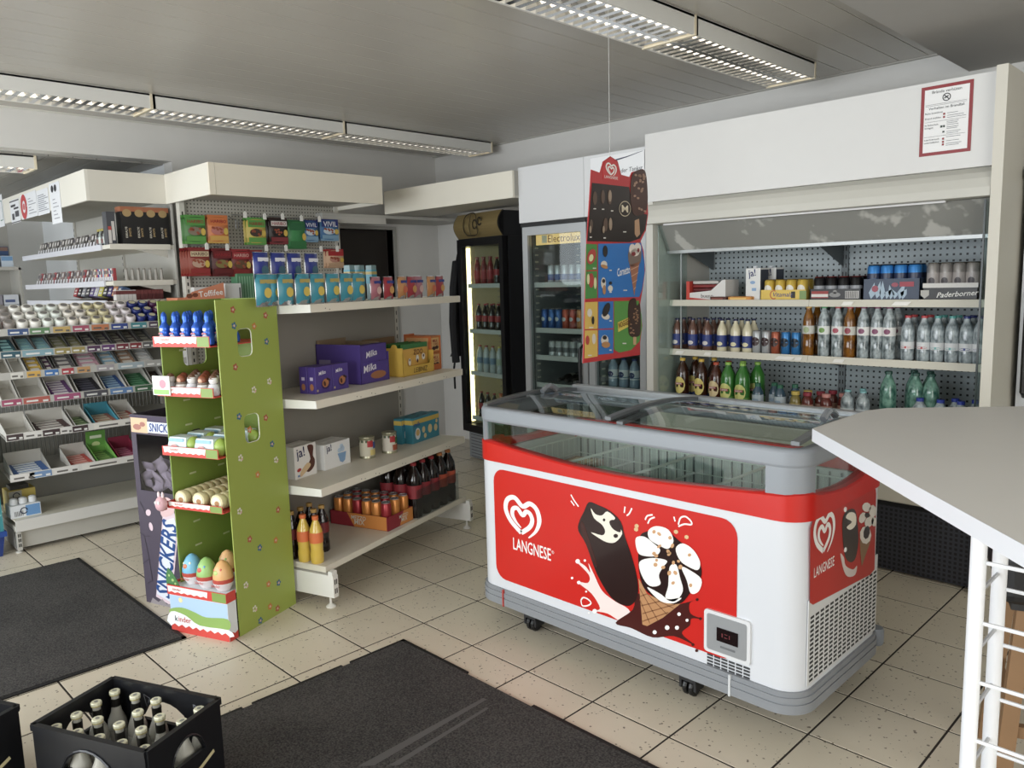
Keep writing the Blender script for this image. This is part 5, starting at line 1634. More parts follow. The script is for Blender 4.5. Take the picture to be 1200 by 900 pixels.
u0, u1, u2 = .185, .315, .445
biscuit_box('left front purple biscuit box on the second gondola board', (u0 + u1) / 2, .15, abs(u1 - u0) * .97, .05, .135)
biscuit_box('right front purple biscuit box on the second gondola board', (u1 + u2) / 2, .15, abs(u2 - u1) * .97, .05, .135)
biscuit_box('purple biscuit box tucked behind the left front one', (u0 + u1) / 2, .204, abs(u1 - u0) * .97, .05, .135)
ua, ub = .55, .805
wd_ = ub - ua
sc = thing('shelf_carton', 'large open purple shelf carton stacked with biscuit packs', 'carton', gw(ua, .15, z), GA)
obj('tray', MB().box(0, 0, 0, wd_, .004, .115).box(0, .3, 0, wd_, .304, .215).box(0, 0, 0, .004, .304, .215).box(wd_ - .004, 0, 0, wd_, .304, .16).box(0, 0, 0, wd_, .304, .004), mat(MV, .5), sc)
obj('kraft_inside', MB().box(wd_ - .0041, .06, .16, wd_ - .001, .304, .215).box(.004, .296, .0, wd_ - .004, .2998, .235), mat('#8a7355', .7), sc)
flat('side_panel', [rect(.02, .02, .10, .13)], mat('#8d80a8', .5), sc, (0, .304, 0), -90, .0008)
flat('front_mark', [ell(wd_ * .6, .04, wd_ * .28, .022, 0, 12)], mat('#a86a3c', .5), sc, (0, 0, 0), 0, .0008)
txt('Milka', wd_ * .45, mat('#f0ecf4', .5), sc, (wd_ * .3, 0, .085), 0, .0015, tilt=8, shear=.25, bold=.02)
biscuit_box('upper purple biscuit pack standing in the large open carton', ua + wd_ / 2, .156, wd_ * .92, .05, .205, z + .0045)
# yellow shelf carton
ua, ub = .90, 1.225
wd_ = ub - ua
YL = '#d9ae1c'
yc = thing('shelf_carton', 'yellow shelf carton of animal biscuits on the second gondola board', 'carton', gw(ua, .12, z), GA)
obj('tray', MB().prism([(0, 0), (wd_, 0), (wd_, .10), (wd_ * .86, .055), (wd_ * .16, .055), (0, .14)], 0, .004, 'y').box(0, .0, 0, .004, .30, .165).box(wd_ - .004, 0, 0, wd_, .30, .13).box(0, .296, 0, wd_, .30, .19).box(0, 0, 0, wd_, .3, .004), mat(YL, .5), yc)
obj('ear_tab', MB().prism(ell(.06, .165, .022, .022, 0, 12), -.001, .003, 'x'), mat(YL, .5), yc)
obj('kraft_rim', MB().box(.01, .285, .15, wd_, .295, .21), mat('#7d6240', .7), yc)
txt('LEIBNIZ', wd_ * .45, mat('#4a3320', .5), yc, (wd_ * .55, 0, .028), 0, .0015, shear=.2)
for k in range(4):
    t = thing('biscuit_bag', ('front', 'second', 'third', 'rearmost')[k] + ' animal biscuit bag in the yellow carton', 'biscuits', gw(ua + wd_ / 2, .132 + k * .045, z + .0045), GA, 'animal biscuit bags')
    obj('bag', MB().pillow(wd_ * .86, .155, .036).rot(Matrix.Translation((0, .018, 0))), mat('#e0a92c', .4), t, smooth=True)
    obj('green_top', MB().box(-wd_ * .41, .014, .150, wd_ * .41, .022, .178), mat('#2f7a34', .4), t)
    if k == 0:
        flat('animals', [ell(-wd_ * .25, .075, .014, .022, 0, 10), ell(.0, .09, .016, .020, 0, 10), ell(wd_ * .2, .095, .018, .02, 0, 10)], mat('#ece4d4', .5), t, (0, -.001, 0), 0, .0015)
        flat('animal_marks', [ell(-wd_ * .25, .085, .006, .007, 0, 8), ell(.0, .075, .008, .012, 0, 8), ell(wd_ * .2, .10, .008, .009, 0, 8)], mat('#5a3320', .5), t, (0, -.001, 0), 0, .0025)
        txt('ZOO', wd_ * .3, mat('#6a2a1c', .5), t, (.01, -.001, .128), 0, .0025, bold=.02)
# orange boxes
ua, ub = 1.232, 1.342
wd_ = (ub - ua)
oc = thing('shelf_carton', 'tall orange shelf carton at the right end of the second gondola board', 'carton', gw(ua, .14, z), GA)
obj('tray', MB().box(-.0, 0, 0, wd_, .004, .035).box(0, 0, 0, .004, .20, .21).box(wd_ - .004, 0, 0, wd_, .2, .21).box(0, .196, 0, wd_, .2, .22).box(0, 0, 0, wd_, .2, .004), mat('#cf6a1c', .5), oc)
obj('pale_side', MB().box(-.001, .02, .06, -.0002, .18, .20), mat('#d9a05c', .5), oc)
for k in range(2):
    t = carton('snack_box', ('lower', 'upper')[k] + ' orange snack box stacked in the tall orange carton', 'snack', gw(ua + wd_ / 2, .146, z + .0045 + k * .103), GA, wd_ * .9, .16, .10, '#d07a2a', 'orange snack boxes', .001, [
        ('cream_panel', [rect(-wd_ * .38, .012, wd_ * .38, .09)], '#e2b36a', 0, .0008), ('brown_pieces', [ell(-wd_ * .15, .026, .022, .013, 0, 8), ell(wd_ * .15, .03, .02, .012, 0, 8)], '#4a2614', 0, .0014)])
    txt('MILK', wd_ * .5, mat('#a02c22', .5), t, (0, 0, .072), 0, .002, bold=.02)
    txt('CAKE', wd_ * .5, mat('#a02c22', .5), t, (0.005, 0, .052), 0, .002, bold=.02)
# ---- third board
z = GZ[2]
ua, ub = .095, .255
w_ = (ub - ua)
for k in range(2):
    t = carton('ice_cream_cone_box', ('front white carton with chocolate roll picture and blue lettering, third gondola board', 'carton behind the chocolate roll carton on the third gondola board')[k], 'carton', gw((ua + ub) / 2, .235 + k * .056, z), GA, w_, .05, .165, '#e6e3dd', 'white own-brand cartons', .001, [
        ('chocolate_roll', [spline([(w_ * .10, .155), (w_ * .38, .150), (w_ * .34, .10), (w_ * .42, .075), (w_ * .36, .04), (w_ * .1, .02), (-w_ * .05, .045), (w_ * .22, .085)], 3, True)], '#5a2f22', 0, .0008),
        ('roll_body', [spline([(-w_ * .28, .008), (w_ * .02, .03), (w_ * .22, .055), (w_ * .05, .07), (-w_ * .25, .035)], 3, True)], '#d9b98a', 0, .0016),
        ('red_seal', [ell(-w_ * .32, .045, .016, .009, 10, 10)], '#b8322c', 0, .0012), ('blue_seal', [rect(-w_ * .40, .010, -w_ * .25, .02)], '#6a8fbf', 0, .0012)])
    txt('ja!', w_ * .38, mat('#1d2358', .5), t, (-w_ * .22, 0, .125), 0, .0015, tilt=5, bold=.03)
ua, ub = .305, .515
w_ = ub - ua
for k in range(2):
    t = carton('sugar_box', ('front white carton with blue bowl picture, third gondola board', 'carton behind the blue bowl carton on the third gondola board')[k], 'carton', gw((ua + ub) / 2, .225 + k * .066, z), GA, w_, .06, .135, '#e4e4e2', 'white own-brand cartons', .001, [
        ('bowl', [[(w_ * .0, .07), (w_ * .34, .07), (w_ * .28, .025), (w_ * .18, .015), (w_ * .08, .025)]], '#7fa6cf', 0, .0008),
        ('sugar', [ell(w_ * .08, .085, .016, .014, 0, 8), ell(w_ * .2, .09, .018, .016, 0, 8), ell(w_ * .16, .105, .015, .013, 0, 8)], '#b9cfe4', 0, .0012)])
    txt('ja!', w_ * .2, mat('#1d2358', .5), t, (-w_ * .32, 0, .108), 0, .0015, tilt=5, bold=.03)
for k, (px, c1, c2, c3, lab) in enumerate(((431, '#2f4a8c', '#d9c36a', '#c9c2a8', 'tin can with blue and yellow label, third gondola board'), (458, '#2f6a34', '#a8502c', '#cfc6b4', 'tin can with green and red label, third gondola board'))):
    u = (.645, .80)[k]
    t = thing('food_tin', lab, 'tin can', gw(u, (.21, .17)[k], z), GA, 'food tins')
    r_ = .043
    obj('body', MB().lathe([(r_, 0), (r_ + .001, .004), (r_ - .001, .008), (r_ - .001, .112), (r_ + .001, .116), (r_, .12)], 18), mat('#a9a586', .3, .6), t, smooth=True)
    obj('label', MB().lathe([(r_, .014), (r_, .104)], 18, cap=False), mat(c3, .45), t, smooth=True)
    for nm, cc, a0, a1, z0_, z1_ in (('label_top', '#4d5a3a', -180, 180, .09, .104), ('red_panel', '#b3262c', -140, -95, .065, .10), ('name_panel', c1, -95, -30, .055, .092), ('picture', c2, -120, -30, .018, .05)):
        vs, fs = [], []
        m_ = 10
        for i in range(m_ + 1):
            a = RAD(a0 + (a1 - a0) * i / m_)
            vs += [((r_ + .0012) * math.cos(a), (r_ + .0012) * math.sin(a), z0_), ((r_ + .0012) * math.cos(a), (r_ + .0012) * math.sin(a), z1_)]
        for i in range(m_):
            fs.append((2 * i, 2 * i + 2, 2 * i + 3, 2 * i + 1))
        obj(nm, MB().add(vs, fs), mat(cc, .45), t)
ua, ub = 1.03, 1.325
w_ = ub - ua
for k in range(2):
    t = carton('biscuit_box', ('front teal biscuit box with round yellow biscuits, third gondola board', 'teal biscuit box standing behind the front teal one')[k], 'biscuits', gw((ua + ub) / 2 - k * .03, .165 + k * .058, z), GA, w_, .055, .155, '#2a8aa0', 'teal biscuit boxes', .001, [
        ('yellow_band', [rect(-w_ * .5, .115, w_ * .5, .142)], '#d9b93c', 0, .0008),
        ('biscuits', [ell(-w_ * .1, .07, .017, .02, 0, 12), ell(w_ * .14, .065, .024, .027, 0, 14), ell(w_ * .36, .06, .02, .023, 0, 12), ell(-w_ * .05, .03, .015, .016, 0, 12), ell(w_ * .40, .10, .012, .013, 0, 10)], '#e0c98a', 0, .0012),
        ('cup', [ell(-w_ * .32, .055, .028, .036, 0, 14)], '#dfe6ea', 0, .0012), ('cup_cookie', [ell(-w_ * .32, .062, .02, .02, 0, 12)], '#d9b060', 0, .0018), ('side_band', [rect(.0, .115, .055, .142)], '#d9b93c', -90, .0008), ('top_dots', [ell(-w_ * .2, .02, .02, .008, 0, 8), ell(w_ * .1, .03, .03, .008, 0, 8)], '#1d4a58', 'top', .0008)])
    txt('milk', w_ * .22, mat('#2a4a9c', .5), t, (-w_ * .33, 0, .115), 0, .002, bold=.03)
# ---- base board
z = GZ[3]
ys = Proto(bottle('orange_soda_bottle', 'bottle', .235, .033, '#d9b41c', '#d9661c', '#dd6a22', (.44, .66), .40, caph=.08))
for k, px in enumerate((349, 366)):
    u, d = ((.035, .15), (.04, .075))[k]
    ys.put(gw(u, d, z), GA, ('left', 'right')[k] + ' yellow soda bottle with orange label, front of gondola base board', 'yellow soda bottles')
cb_ = Proto(bottle('cola_bottle', 'bottle', .24, .033, '#1d0f0b', '#b38a3a', '#7a1f24', (.42, .64), .40, caph=.07))
for k, (u, d) in enumerate(((.04, .23), (.115, .15), (.185, .16), (.115, .235), (.19, .245))):
    cb_.put(gw(u, d, z), GA, lp(k, 5) + ' dark cola bottle with gold cap behind the yellow sodas', 'gold-capped cola bottles')
# tray of orange and red cans
corner, ub = .563, .80
ct_ = thing('can_tray', 'red and orange cardboard tray full of mezzo mix cans', 'can tray', gw(corner, .03, z), GA)
tw, td, thh = .27, .40, .078
tw = max(.2, ub - corner)
cr_ = '#9c2032'
obj('tray', MB().box(0, 0, 0, tw, td, .004).box(0, 0, 0, tw, .004, thh).box(0, td - .004, 0, tw, td, thh).box(0, 0, 0, .004, td, thh).box(tw - .004, 0, 0, tw, td, thh), mat(cr_, .45), ct_)
flat('orange_front', [[(tw * .45, .002), (tw, .002), (tw, thh), (tw * .62, thh)]], mat('#e08a22', .45), ct_, (0, 0, 0), 0, .0008)
txt('MEZZO', tw * .36, mat('#e9e4da', .45), ct_, (tw * .62, 0, .052), 0, .0016, bold=.03)
txt('MIX', tw * .24, mat('#e9e4da', .45), ct_, (tw * .64, 0, .030), 0, .0016, bold=.03)
flat('orange_side', [[(td * .42, .002), (td - .01, .002), (td - .01, thh), (td * .30, thh)]], mat('#e08a22', .45), ct_, (0, td, 0), -90, .0008)
txt('MEZZO', .10, mat('#e9e4da', .45), ct_, (0, td - .20, .055), -90, .0016, bold=.03)
txt('MIX', .07, mat('#e9e4da', .45), ct_, (0, td - .205, .030), -90, .0016, bold=.03)
co_ = Proto(can('soda_can', 'can', .150, .0295, '#e08a22', band='#e08a22', bz=(.1, .12)))
cr2 = Proto(can('soda_can', 'can', .150, .0295, '#a8222c', band='#a8222c', bz=(.1, .12)))
nx, ny = max(3, int(tw / .0635)), 6
for i in range(nx):
    for j in range(ny):
        u = corner + .006 + .031 + i * (tw - .012 - .062) / (nx - 1)
        d = .03 + .006 + .031 + j * (td - .012 - .062) / (ny - 1)
        (co_ if (i * 2 + j) % 3 else cr2).put(gw(u, d, z + .0045), GA + RAD(40 * ((i + j) % 3)), '%s soda can, row %s from the front, in the mezzo mix tray' % (lp(i, nx), ('one', 'two', 'three', 'four', 'five', 'six')[j]), 'cans in the mezzo mix tray')
# shrink-wrapped cola six-packs
big = Proto(bottle('cola_bottle', 'bottle', .32, .045, '#170c0a', '#a8202a', '#9c2430', (.36, .60), .33, shape='big'))
bigo = Proto(bottle('cola_bottle', 'bottle', .32, .045, '#1a0e0a', '#c9772a', '#c9502a', (.36, .60), .33, shape='big'))
us = corner + tw + .055
for i in range(5):
    for j in range(3):
        u = us + i * .0935
        if u > GLEN - .05:
            continue
        (big if i < 3 else bigo).put(gw(u, .05 + j * .093, z), GA, '%s large cola bottle of the wrapped packs, %s row' % (lp(i, 5), ('front', 'middle', 'back')[j]), 'shrink-wrapped cola bottles')
wrap = thing('shrink_wrap', 'clear shrink film around the large cola bottles on the base board', 'film', gw(us - .05, .0, z + .001), GA)
obj('film', MB().box(.0, .001, .002, min(.46, GLEN - us + .04), .003, .17), glass('film', '#eef2f3', .93, .12, 1.35), wrap)

# ================================================================ pegboard wall unit with the sweet bags
WX, WY0, WY1 = -2.62, 0.90, 2.19
wu = thing('pegboard_unit', 'cream pegboard rack with canopy where sweet bags hang', 'shelf', (WX, WY0, 0), RAD(90))     # local x = world y, local y = world -x
WW = WY1 - WY0
obj('pegboard', MB().box(.03, .0, .1, WW - .02, .012, 2.19), perforated_mat('peg_cream', '#b9b6ab', '#4a4842', .0255, .0095, .55), wu)
for xx in (-.005, WW - .025):
    up_ = obj('upright', MB().box(xx, -.03, 0, xx + .035, .03, 2.21), mat('#cdc9bc', .5), wu)
    sl = MB()
    for k in range(40):
        sl.box(xx + .013, -.0315, .12 + k * .05, xx + .022, -.0295, .145 + k * .05)
    obj('slots', sl, mat('#191917', .6), up_)
cn = obj('canopy', MB().box(-.045, -.635, 2.155, WW + .025, -.615, 2.36), mat('#e8dfca', .42, vary=.015), wu)
for xx in (-.045, WW + .005):
    obj('canopy_end', MB().box(xx, -.615, 2.155, xx + .02, .098 if xx < 0 else .03, 2.36), mat('#e4dfd0', .42), cn)
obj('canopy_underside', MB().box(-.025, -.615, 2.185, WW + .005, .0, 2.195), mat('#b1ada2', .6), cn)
obj('canopy_joint', MB().box(-.006, -.6365, 2.155, -.004, -.635, 2.36), mat('#b9b3a2', .5), cn)
wsh = obj('shelf_board', MB().box(.03, -.40, 1.40, WW - .02, -.001, 1.43), mat('#cbc6b8', .5), wu)


def wl(px, py, d=.10):
    q = onx(px, py, WX + d)
    return q.y - WY0, q.z


def bag(name_, c_top, c_mid, c_bot, win, w_=.155, h_=.20, word='HARIBO', wc='#a3212a', wb=None):
    t = thing('sweet_bag', '', 'sweets')
    obj('bag', MB().pillow(w_, h_, .035), mat(c_mid, .32), t, smooth=True)
    obj('top_seal', MB().box(-w_ * .49, -.004, h_ * .90, w_ * .49, .004, h_ * 1.0), mat(c_top, .35), t)
    obj('bottom_seal', MB().box(-w_ * .49, -.004, 0, w_ * .49, .004, h_ * .09), mat(c_bot, .35), t)
    flat('header_print', [rect(-w_ * .44, h_ * .64, w_ * .44, h_ * .90)], mat(c_top, .4), t, (0, -.0165, 0), 0, .001)
    flat('footer_print', [rect(-w_ * .44, h_ * .09, w_ * .44, h_ * .26)], mat(c_bot, .4), t, (0, -.0165, 0), 0, .001)
    if win:
        flat('window', [ell(-w_ * .06, h_ * .44, w_ * .32, h_ * .15, 0, 12)], mat(win, .35), t, (0, -.0185, 0), 0, .001)
        random.seed(len(win) + ord(win[2]))
        flat('sweets', [ell(random.uniform(-.3, .2) * w_, h_ * random.uniform(.34, .55), .010, .008, 0, 7) for _ in range(7)], mat('#a8502f', .4), t, (0, -.020, 0), 0, .001)
    if word:
        if wb:
            flat('name_plate', [rect(-w_ * .42, h_ * .68, w_ * .42, h_ * .86)], mat(wb, .4), t, (0, -.0185, 0), 0, .001)
        txt(word, w_ * .74, mat(wc, .4), t, (0, -.0185, h_ * .77), 0, .0022, bold=.03)
    flat('figure', [ell(w_ * .33, h_ * .42, w_ * .11, h_ * .13, 0, 10)], mat('#d9b52c', .4), t, (0, -.0165, 0), 0, .003)
    return t


def hook(px, py):
    """peg hook, a part of the rack"""
    u, zz = wl(px, py, .22)
    hk = obj('hook', MB().tube([(u, -.004, zz + .02), (u, -.22, zz)], .003, 5), GREYMETAL, wu)
    obj('price_tag', MB().prism([(u - .012, zz - .02), (u + .012, zz - .02), (u + .012, zz + .018), (u, zz + .028), (u - .012, zz + .018)], -.226, -.221, 'y'), mat('#e9e6de', .5), hk)


def hang(tname, px, pytop, args, label, depth=2, d=.13):
    u, zz = wl(px, pytop, d)
    p = Proto(bag(tname, *args[0], **args[1]))
    h_ = args[1].get('h_', .20)
    for k in range(depth):
        dd = d - k * .038
        p.put((WX + dd, WY0 + u - k * .004, zz - h_), RAD(90), label if k == 0 else label.replace('sweet bag', 'sweet bag behind the front one') if depth == 2 else label.replace('sweet bag', ('second', 'third', 'fourth')[k - 1] + ' sweet bag back'), 'hanging sweet bags')


A = lambda *a, **k: (a, k)
hang('a', 227, 252, A('#4f9a3a', '#3f7a34', '#5aa03c', '#8a7a66'), 'green gummy sweet bag, far left of the upper row')
hang('b', 254, 252, A('#d9752a', '#d97a30', '#d9a63a', '#c97a70'), 'orange gummy sweet bag, second in the upper row')
hang('c', 299, 255, A('#55a03a', '#c9b23a', '#5aa03c', '#4a3a30'), 'green and yellow sweet bag, third in the upper row')
hang('d', 325, 255, A('#3a2420', '#2c2220', '#8a2f34', '#1f1a1a', wb='#d9d4cc'), 'black and white liquorice sweet bag in the upper row')
hang('e', 347, 258, A('#1f6a3a', '#2f8a46', '#2a7a3e', None, word=None, h_=.22), 'plain green sweet bag in the upper row')
hang('f', 363, 258, A('#24347c', '#3f74a4', '#7fa8c4', '#c9d6e0', word='VIVIL', wc='#e6e8ee', w_=.13, h_=.17), 'left blue mint sweet bag in the upper row')
hang('g', 385, 257, A('#24347c', '#3f74a4', '#7fa8c4', '#c9d6e0', word='VIVIL', wc='#e6e8ee', w_=.17, h_=.17), 'right blue mint sweet bag in the upper row')
hang('h', 232, 290, A('#8a1f22', '#98402c', '#9c2a28', '#c9a48a', wb='#d9c49a', wc='#5a1418'), 'red and gold sweet bag, far left of the lower row', 4)
hang('i', 259, 291, A('#7a1a1f', '#5a1a1c', '#6a1a1c', '#8a7a3a'), 'dark red sweet bag, second in the lower row')
hang('j', 281, 292, A('#a8222a', '#7a2420', '#8a2420', '#6a4a2a', wc='#e0b0a4'), 'bright red sweet bag, third in the lower row')
hang('k', 298, 293, A('#8a1f26', '#6a1c20', '#6a1c20', '#4a3020', w_=.12), 'narrow red sweet bag beside the blue pouches, lower row')
hang('l', 392, 292, A('#b8282c', '#d9b08a', '#c9a07a', '#c98a76', word=None, w_=.16, h_=.15), 'red-topped biscuit sweet bag at right end of the lower row')
for px, py in ((287, 252), (310, 254), (331, 254), (353, 256), (374, 257), (242, 289), (266, 290), (312, 291), (335, 291), (376, 292), (395, 292)):
    hook(px, py)
obj('hook_loop', MB().tube([(wl(276, 258)[0], -.004, wl(276, 258)[1] + .03), (wl(276, 258)[0], -.10, wl(276, 258)[1]), (wl(276, 258)[0], -.10, wl(276, 258)[1] - .06), (wl(276, 258)[0] + .02, -.10, wl(276, 258)[1] - .06), (wl(276, 258)[0] + .02, -.10, wl(276, 258)[1])], .003, 5), GREYMETAL, wu)
# boxes on the rack's shelf
u0, _ = wl(205, 350, .30); u1, z1 = wl(264, 331, .30)
tf = thing('display_carton', 'orange slanted carton with white lettering above the green stand', 'carton', (WX + .30, WY0, 1.4305), RAD(90))
lo = u0; hi = wl(263, 345, .30)[0]
obj('front_card', MB().prism([(lo, 0), (hi, 0), (hi, z1 - 1.43), (lo + (hi - lo) * .35, (z1 - 1.43) * .62), (lo, .01)], 0, .004, 'y'), mat('#d9835a', .5), tf)
obj('tray', MB().box(lo + .02, .005, 0, hi, .20, .06), mat('#cf7a50', .5), tf)
tq = wl(247, 343.5, .30)
txt('Toffifee', (hi - lo) * .50, PW, tf, (tq[0], 0, tq[1] - 1.4305), 0, .0016, tilt=5, bold=.03)
flat('pralines', [ell(lo + .10, tq[1] - 1.445, .022, .016, 0, 12), ell(lo + .14, tq[1] - 1.44, .02, .015, 0, 12)], mat('#7a4228', .5), tf, (0, 0, 0), 0, .001)
wu0, _ = wl(264, 340, .24); wu1, _ = wl(283, 340, .24)
carton('white_box', 'small white box right of the orange carton on the rack shelf', 'box', (WX + .24, WY0 + (wu0 + wu1) / 2, 1.4305), RAD(90), wu1 - wu0, .12, .15, '#dfe0dd', None, .002, [('side_slot', [rect((wu1 - wu0) * .36, .03, (wu1 - wu0) * .44, .12)], '#3c3c3a', 0, .001)])
g0, _ = wl(273, 325, .12); g1, _ = wl(290, 325, .12)
carton('green_box', 'green striped box lying behind the white box on the rack shelf', 'box', (WX + .16, WY0 + (g0 + g1) / 2 + .02, 1.4305), RAD(90), g1 - g0 + .02, .10, .22, '#4f8f63', None, .002, [('stripes', [rect(-.05 + k * .02, .02, -.042 + k * .02, .20) for k in range(6)], '#8fc09c', 0, .001)])
carton('white_box', 'flat white box in the shade behind the orange carton', 'box', (WX + .08, WY0 + .13, 1.4305), RAD(90), .20, .06, .13, '#dadad6', None, .002)

# ================================================================ green cardboard display stand
DA = RAD(22)
DX = Vector((math.cos(DA), math.sin(DA), 0)); DY = Vector((-math.sin(DA), math.cos(DA), 0))
DR = Vector((-0.171, 0.024, 0))                      # foot of the right panel's front edge
DW, DD, DH = 0.335, 0.385, 1.50
DO = DR - DX * DW
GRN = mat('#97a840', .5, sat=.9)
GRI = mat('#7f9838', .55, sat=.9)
ds = thing('cardboard_display_stand', 'tall lime green cardboard stand with shelves of chocolate eggs and bunnies', 'display stand', DO, DA)
# right cheek with two rounded hand holes
hole1, hole2 = (.115, 1.245, .205, 1.37), (.12, .855, .215, .985)
out = []


def panel_with_holes(x0, x1, holes):
    """flat cheek (y,z) cut into strips round the openings, openings with chamfered corners"""
    mb = MB()
    zs = [0, holes[1][1], holes[1][3], holes[0][1], holes[0][3], DH]
    mb.prism([(0, 0), (DD, 0), (DD, zs[1]), (0, zs[1])], x0, x1, 'x')
    mb.prism([(0, zs[2]), (DD, zs[2]), (DD, zs[3]), (0, zs[3])], x0, x1, 'x')
    mb.prism([(0, zs[4]), (DD, zs[4]), (DD, DH), (0, DH)], x0, x1, 'x')
    for h in holes:
        mb.prism([(0, h[1]), (h[0], h[1]), (h[0], h[3]), (0, h[3])], x0, x1, 'x')
        mb.prism([(h[2], h[1]), (DD, h[1]), (DD, h[3]), (h[2], h[3])], x0, x1, 'x')
        c = .025
        for (y, z_, sy, sz) in ((h[0], h[1], 1, 1), (h[2], h[1], -1, 1), (h[2], h[3], -1, -1), (h[0], h[3], 1, -1)):
            pts = [(y, z_)] + [(y + sy * c * (1 - math.sin(RAD(a))), z_ + sz * c * (1 - math.cos(RAD(a)))) for a in (0, 30, 60, 90)]
            if sy * sz < 0:
                pts = pts[::-1]
            mb.prism(pts, x0, x1, 'x')
    return mb


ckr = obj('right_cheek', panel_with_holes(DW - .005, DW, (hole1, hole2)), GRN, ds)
rim = MB()
for h in (hole1, hole2):
    rim.tube([(DW - .003, a, b) for a, b in rr(h[0], h[1], h[2], h[3], .025, 4)], .0025, 4, True)
obj('hole_edge', rim, mat('#dfe3cf', .6), ckr)
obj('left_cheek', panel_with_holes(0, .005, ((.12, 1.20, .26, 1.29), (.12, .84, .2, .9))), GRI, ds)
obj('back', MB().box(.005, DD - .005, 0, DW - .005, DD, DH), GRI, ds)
sl = MB()
for k in range(9):
    for yy in (.10, .28):
        sl.box(.005, yy, .35 + k * .115, .0062, yy + .04, .358 + k * .115)
    sl.box(.06, DD - .0062, .36 + k * .115, .10, DD - .005, .368 + k * .115)
obj('slots', sl, mat('#b9c290', .6), ds)
# small printed flowers and beetles on the cheek
fl = [(.10, 1.455, 'r'), (.305, 1.42, 'r'), (.10, 1.385, 'b'), (.225, 1.375, 'o'), (.30, 1.30, 'b'), (.09, 1.205, 'r'), (.30, 1.115, 'w'), (.195, 1.09, 'w'), (.09, .985, 'b'), (.26, .95, 'r'), (.15, .915, 'o'), (.08, .80, 'w'), (.29, .82, 'b'), (.31, .74, 'w'), (.18, .70, 'o'), (.05, .565, 'w'), (.30, .50, 'r'), (.055, .22, 'w'), (.20, .17, 'o'), (.27, .15, 'b'), (.10, .09, 'w'), (.20, .06, 'o'), (.25, .03, 'r'), (.13, .02, 'b'), (.16, .36, 'b'), (.27, .36, 'o'), (.10, .42, 'r')]
cols = dict(r='#b8503c', b='#2f6a96', o='#d07a26', w='#e0dccb')
for c in 'rbow':
    pol = []
    for y_, z_, k in fl:
        if k == c:
            pol += [ell(y_ + .010 * math.cos(RAD(a)), z_ + .011 * math.sin(RAD(a)), .006, .006, 0, 6) for a in range(0, 360, 72)]
    flat('flowers', pol, mat(cols[c], .5), ckr, (DW, 0, 0), 90, .001)
flat('flower_hearts', [ell(y_ + (.008 if k == 'w' else 0), z_ - (.008 if k == 'w' else 0), .006, .006, 0, 7) for y_, z_, k in fl], mat('#d9b4a0', .5), ckr, (DW, 0, 0), 90, .0018)
# trays with red scalloped fronts
TR = mat('#d8392b', .45)


def tray(z, h_, front, right_print=True):
    t = obj('tray', MB().box(.008, front, z, DW - .008, DD - .01, z + .004).box(.0, front - .003, z, DW - .012, front, z + h_).box(.008, front, z, .011, DD * .5, z + h_), TR, ds)
    pts = [(.012, z + h_ * .45)]
    n = 14
    for k in range(n + 1):
        pts.append((.014 + k * (DW * .70) / n, z + h_ * (.30 + .12 * (k % 2))))
    pts += [(.014 + DW * .72, z + h_ * .96), (.008, z + h_ * .96)]
    flat('white_print', [pts], mat('#f0ece6', .45), t, (0, front - .003, 0), 0, .001)
    flat('green_print', [rect(DW * .76, z + .002, DW - .014, z + h_ - .002)], mat('#7d9a3c', .45), t, (0, front - .003, 0), 0, .001)
    txt('kinder', .05, mat('#c23a2c', .5), t, (.075, front - .003, z + h_ * .72), 0, .002)
    return t


TZ = [(1.302, .046), (1.085, .042), (.818, .042), (.575, .032)]
for z, h_ in TZ:
    tray(z, h_, -.035)


def dw(x, y, z):
    p = DO + DX * x + DY * y
    return (p.x, p.y, z)


# foil bunnies on the top tray
fb_ = thing('foil_bunny', '', 'chocolate')
prof = [(.016, 0), (.026, .006), (.027, .03), (.022, .048), (.019, .056), (.023, .066), (.022, .082), (.013, .094), (.010, .104), (.013, .118), (.011, .136), (.004, .146)]
obj('foil', MB().lathe(prof, 12), mat('#2160c9', .22, .45), fb_, smooth=True)
obj('face', MB().sphere((0, -.0145, .070), .013, .010, .012, 8, 5), mat('#d8d4da', .35), fb_, smooth=True)
obj('belly_print', MB().sphere((0, -.0155, .028), .020, .0150, .024, 8, 5), mat('#c9cfe0', .3), fb_, smooth=True)
flat('bow', [ell(-.006, .053, .007, .004, 20, 7), ell(.006, .053, .007, .004, -20, 7)], mat('#b8606a', .4), fb_, (0, -.024, 0), 0, .001)
pb_ = Proto(fb_)
zt = TZ[0][0] + .0045
for r_ in range(3):
    for k in range(5):
        pb_.put(dw(.035 + k * .062, .0 + r_ * .075, zt), DA, '%s blue foil bunny on the top tray, %s row' % (lp(k, 5), ('front', 'middle', 'back')[r_]), 'blue foil bunnies')
# small chocolate figures on the second tray
fg = thing('chocolate_figure', '', 'chocolate')
obj('body', MB().lathe([(.020, 0), (.027, .008), (.027, .035), (.020, .05)], 12), mat('#dcd7d0', .35), fg, smooth=True)
obj('head', MB().sphere((0, 0, .066), .021, .020, .022, 10, 6), mat('#8a4a2c', .35), fg, smooth=True)
obj('face', MB().sphere((0, -.010, .064), .014, .012, .014, 8, 5), mat('#e0b090', .4), fg, smooth=True)
obj('scarf', MB().lathe([(.0225, .046), (.0235, .051), (.0225, .056)], 12, cap=False), mat('#7a6a5a', .5), fg)
fgp = Proto(fg)
fw_ = thing('chocolate_figure', '', 'chocolate')
obj('body', MB().lathe([(.020, 0), (.027, .008), (.027, .035), (.020, .05)], 12), mat('#cfd0d4', .35), fw_, smooth=True)
obj('head', MB().sphere((0, 0, .066), .021, .020, .022, 10, 6), mat('#d9d6d2', .35), fw_, smooth=True)
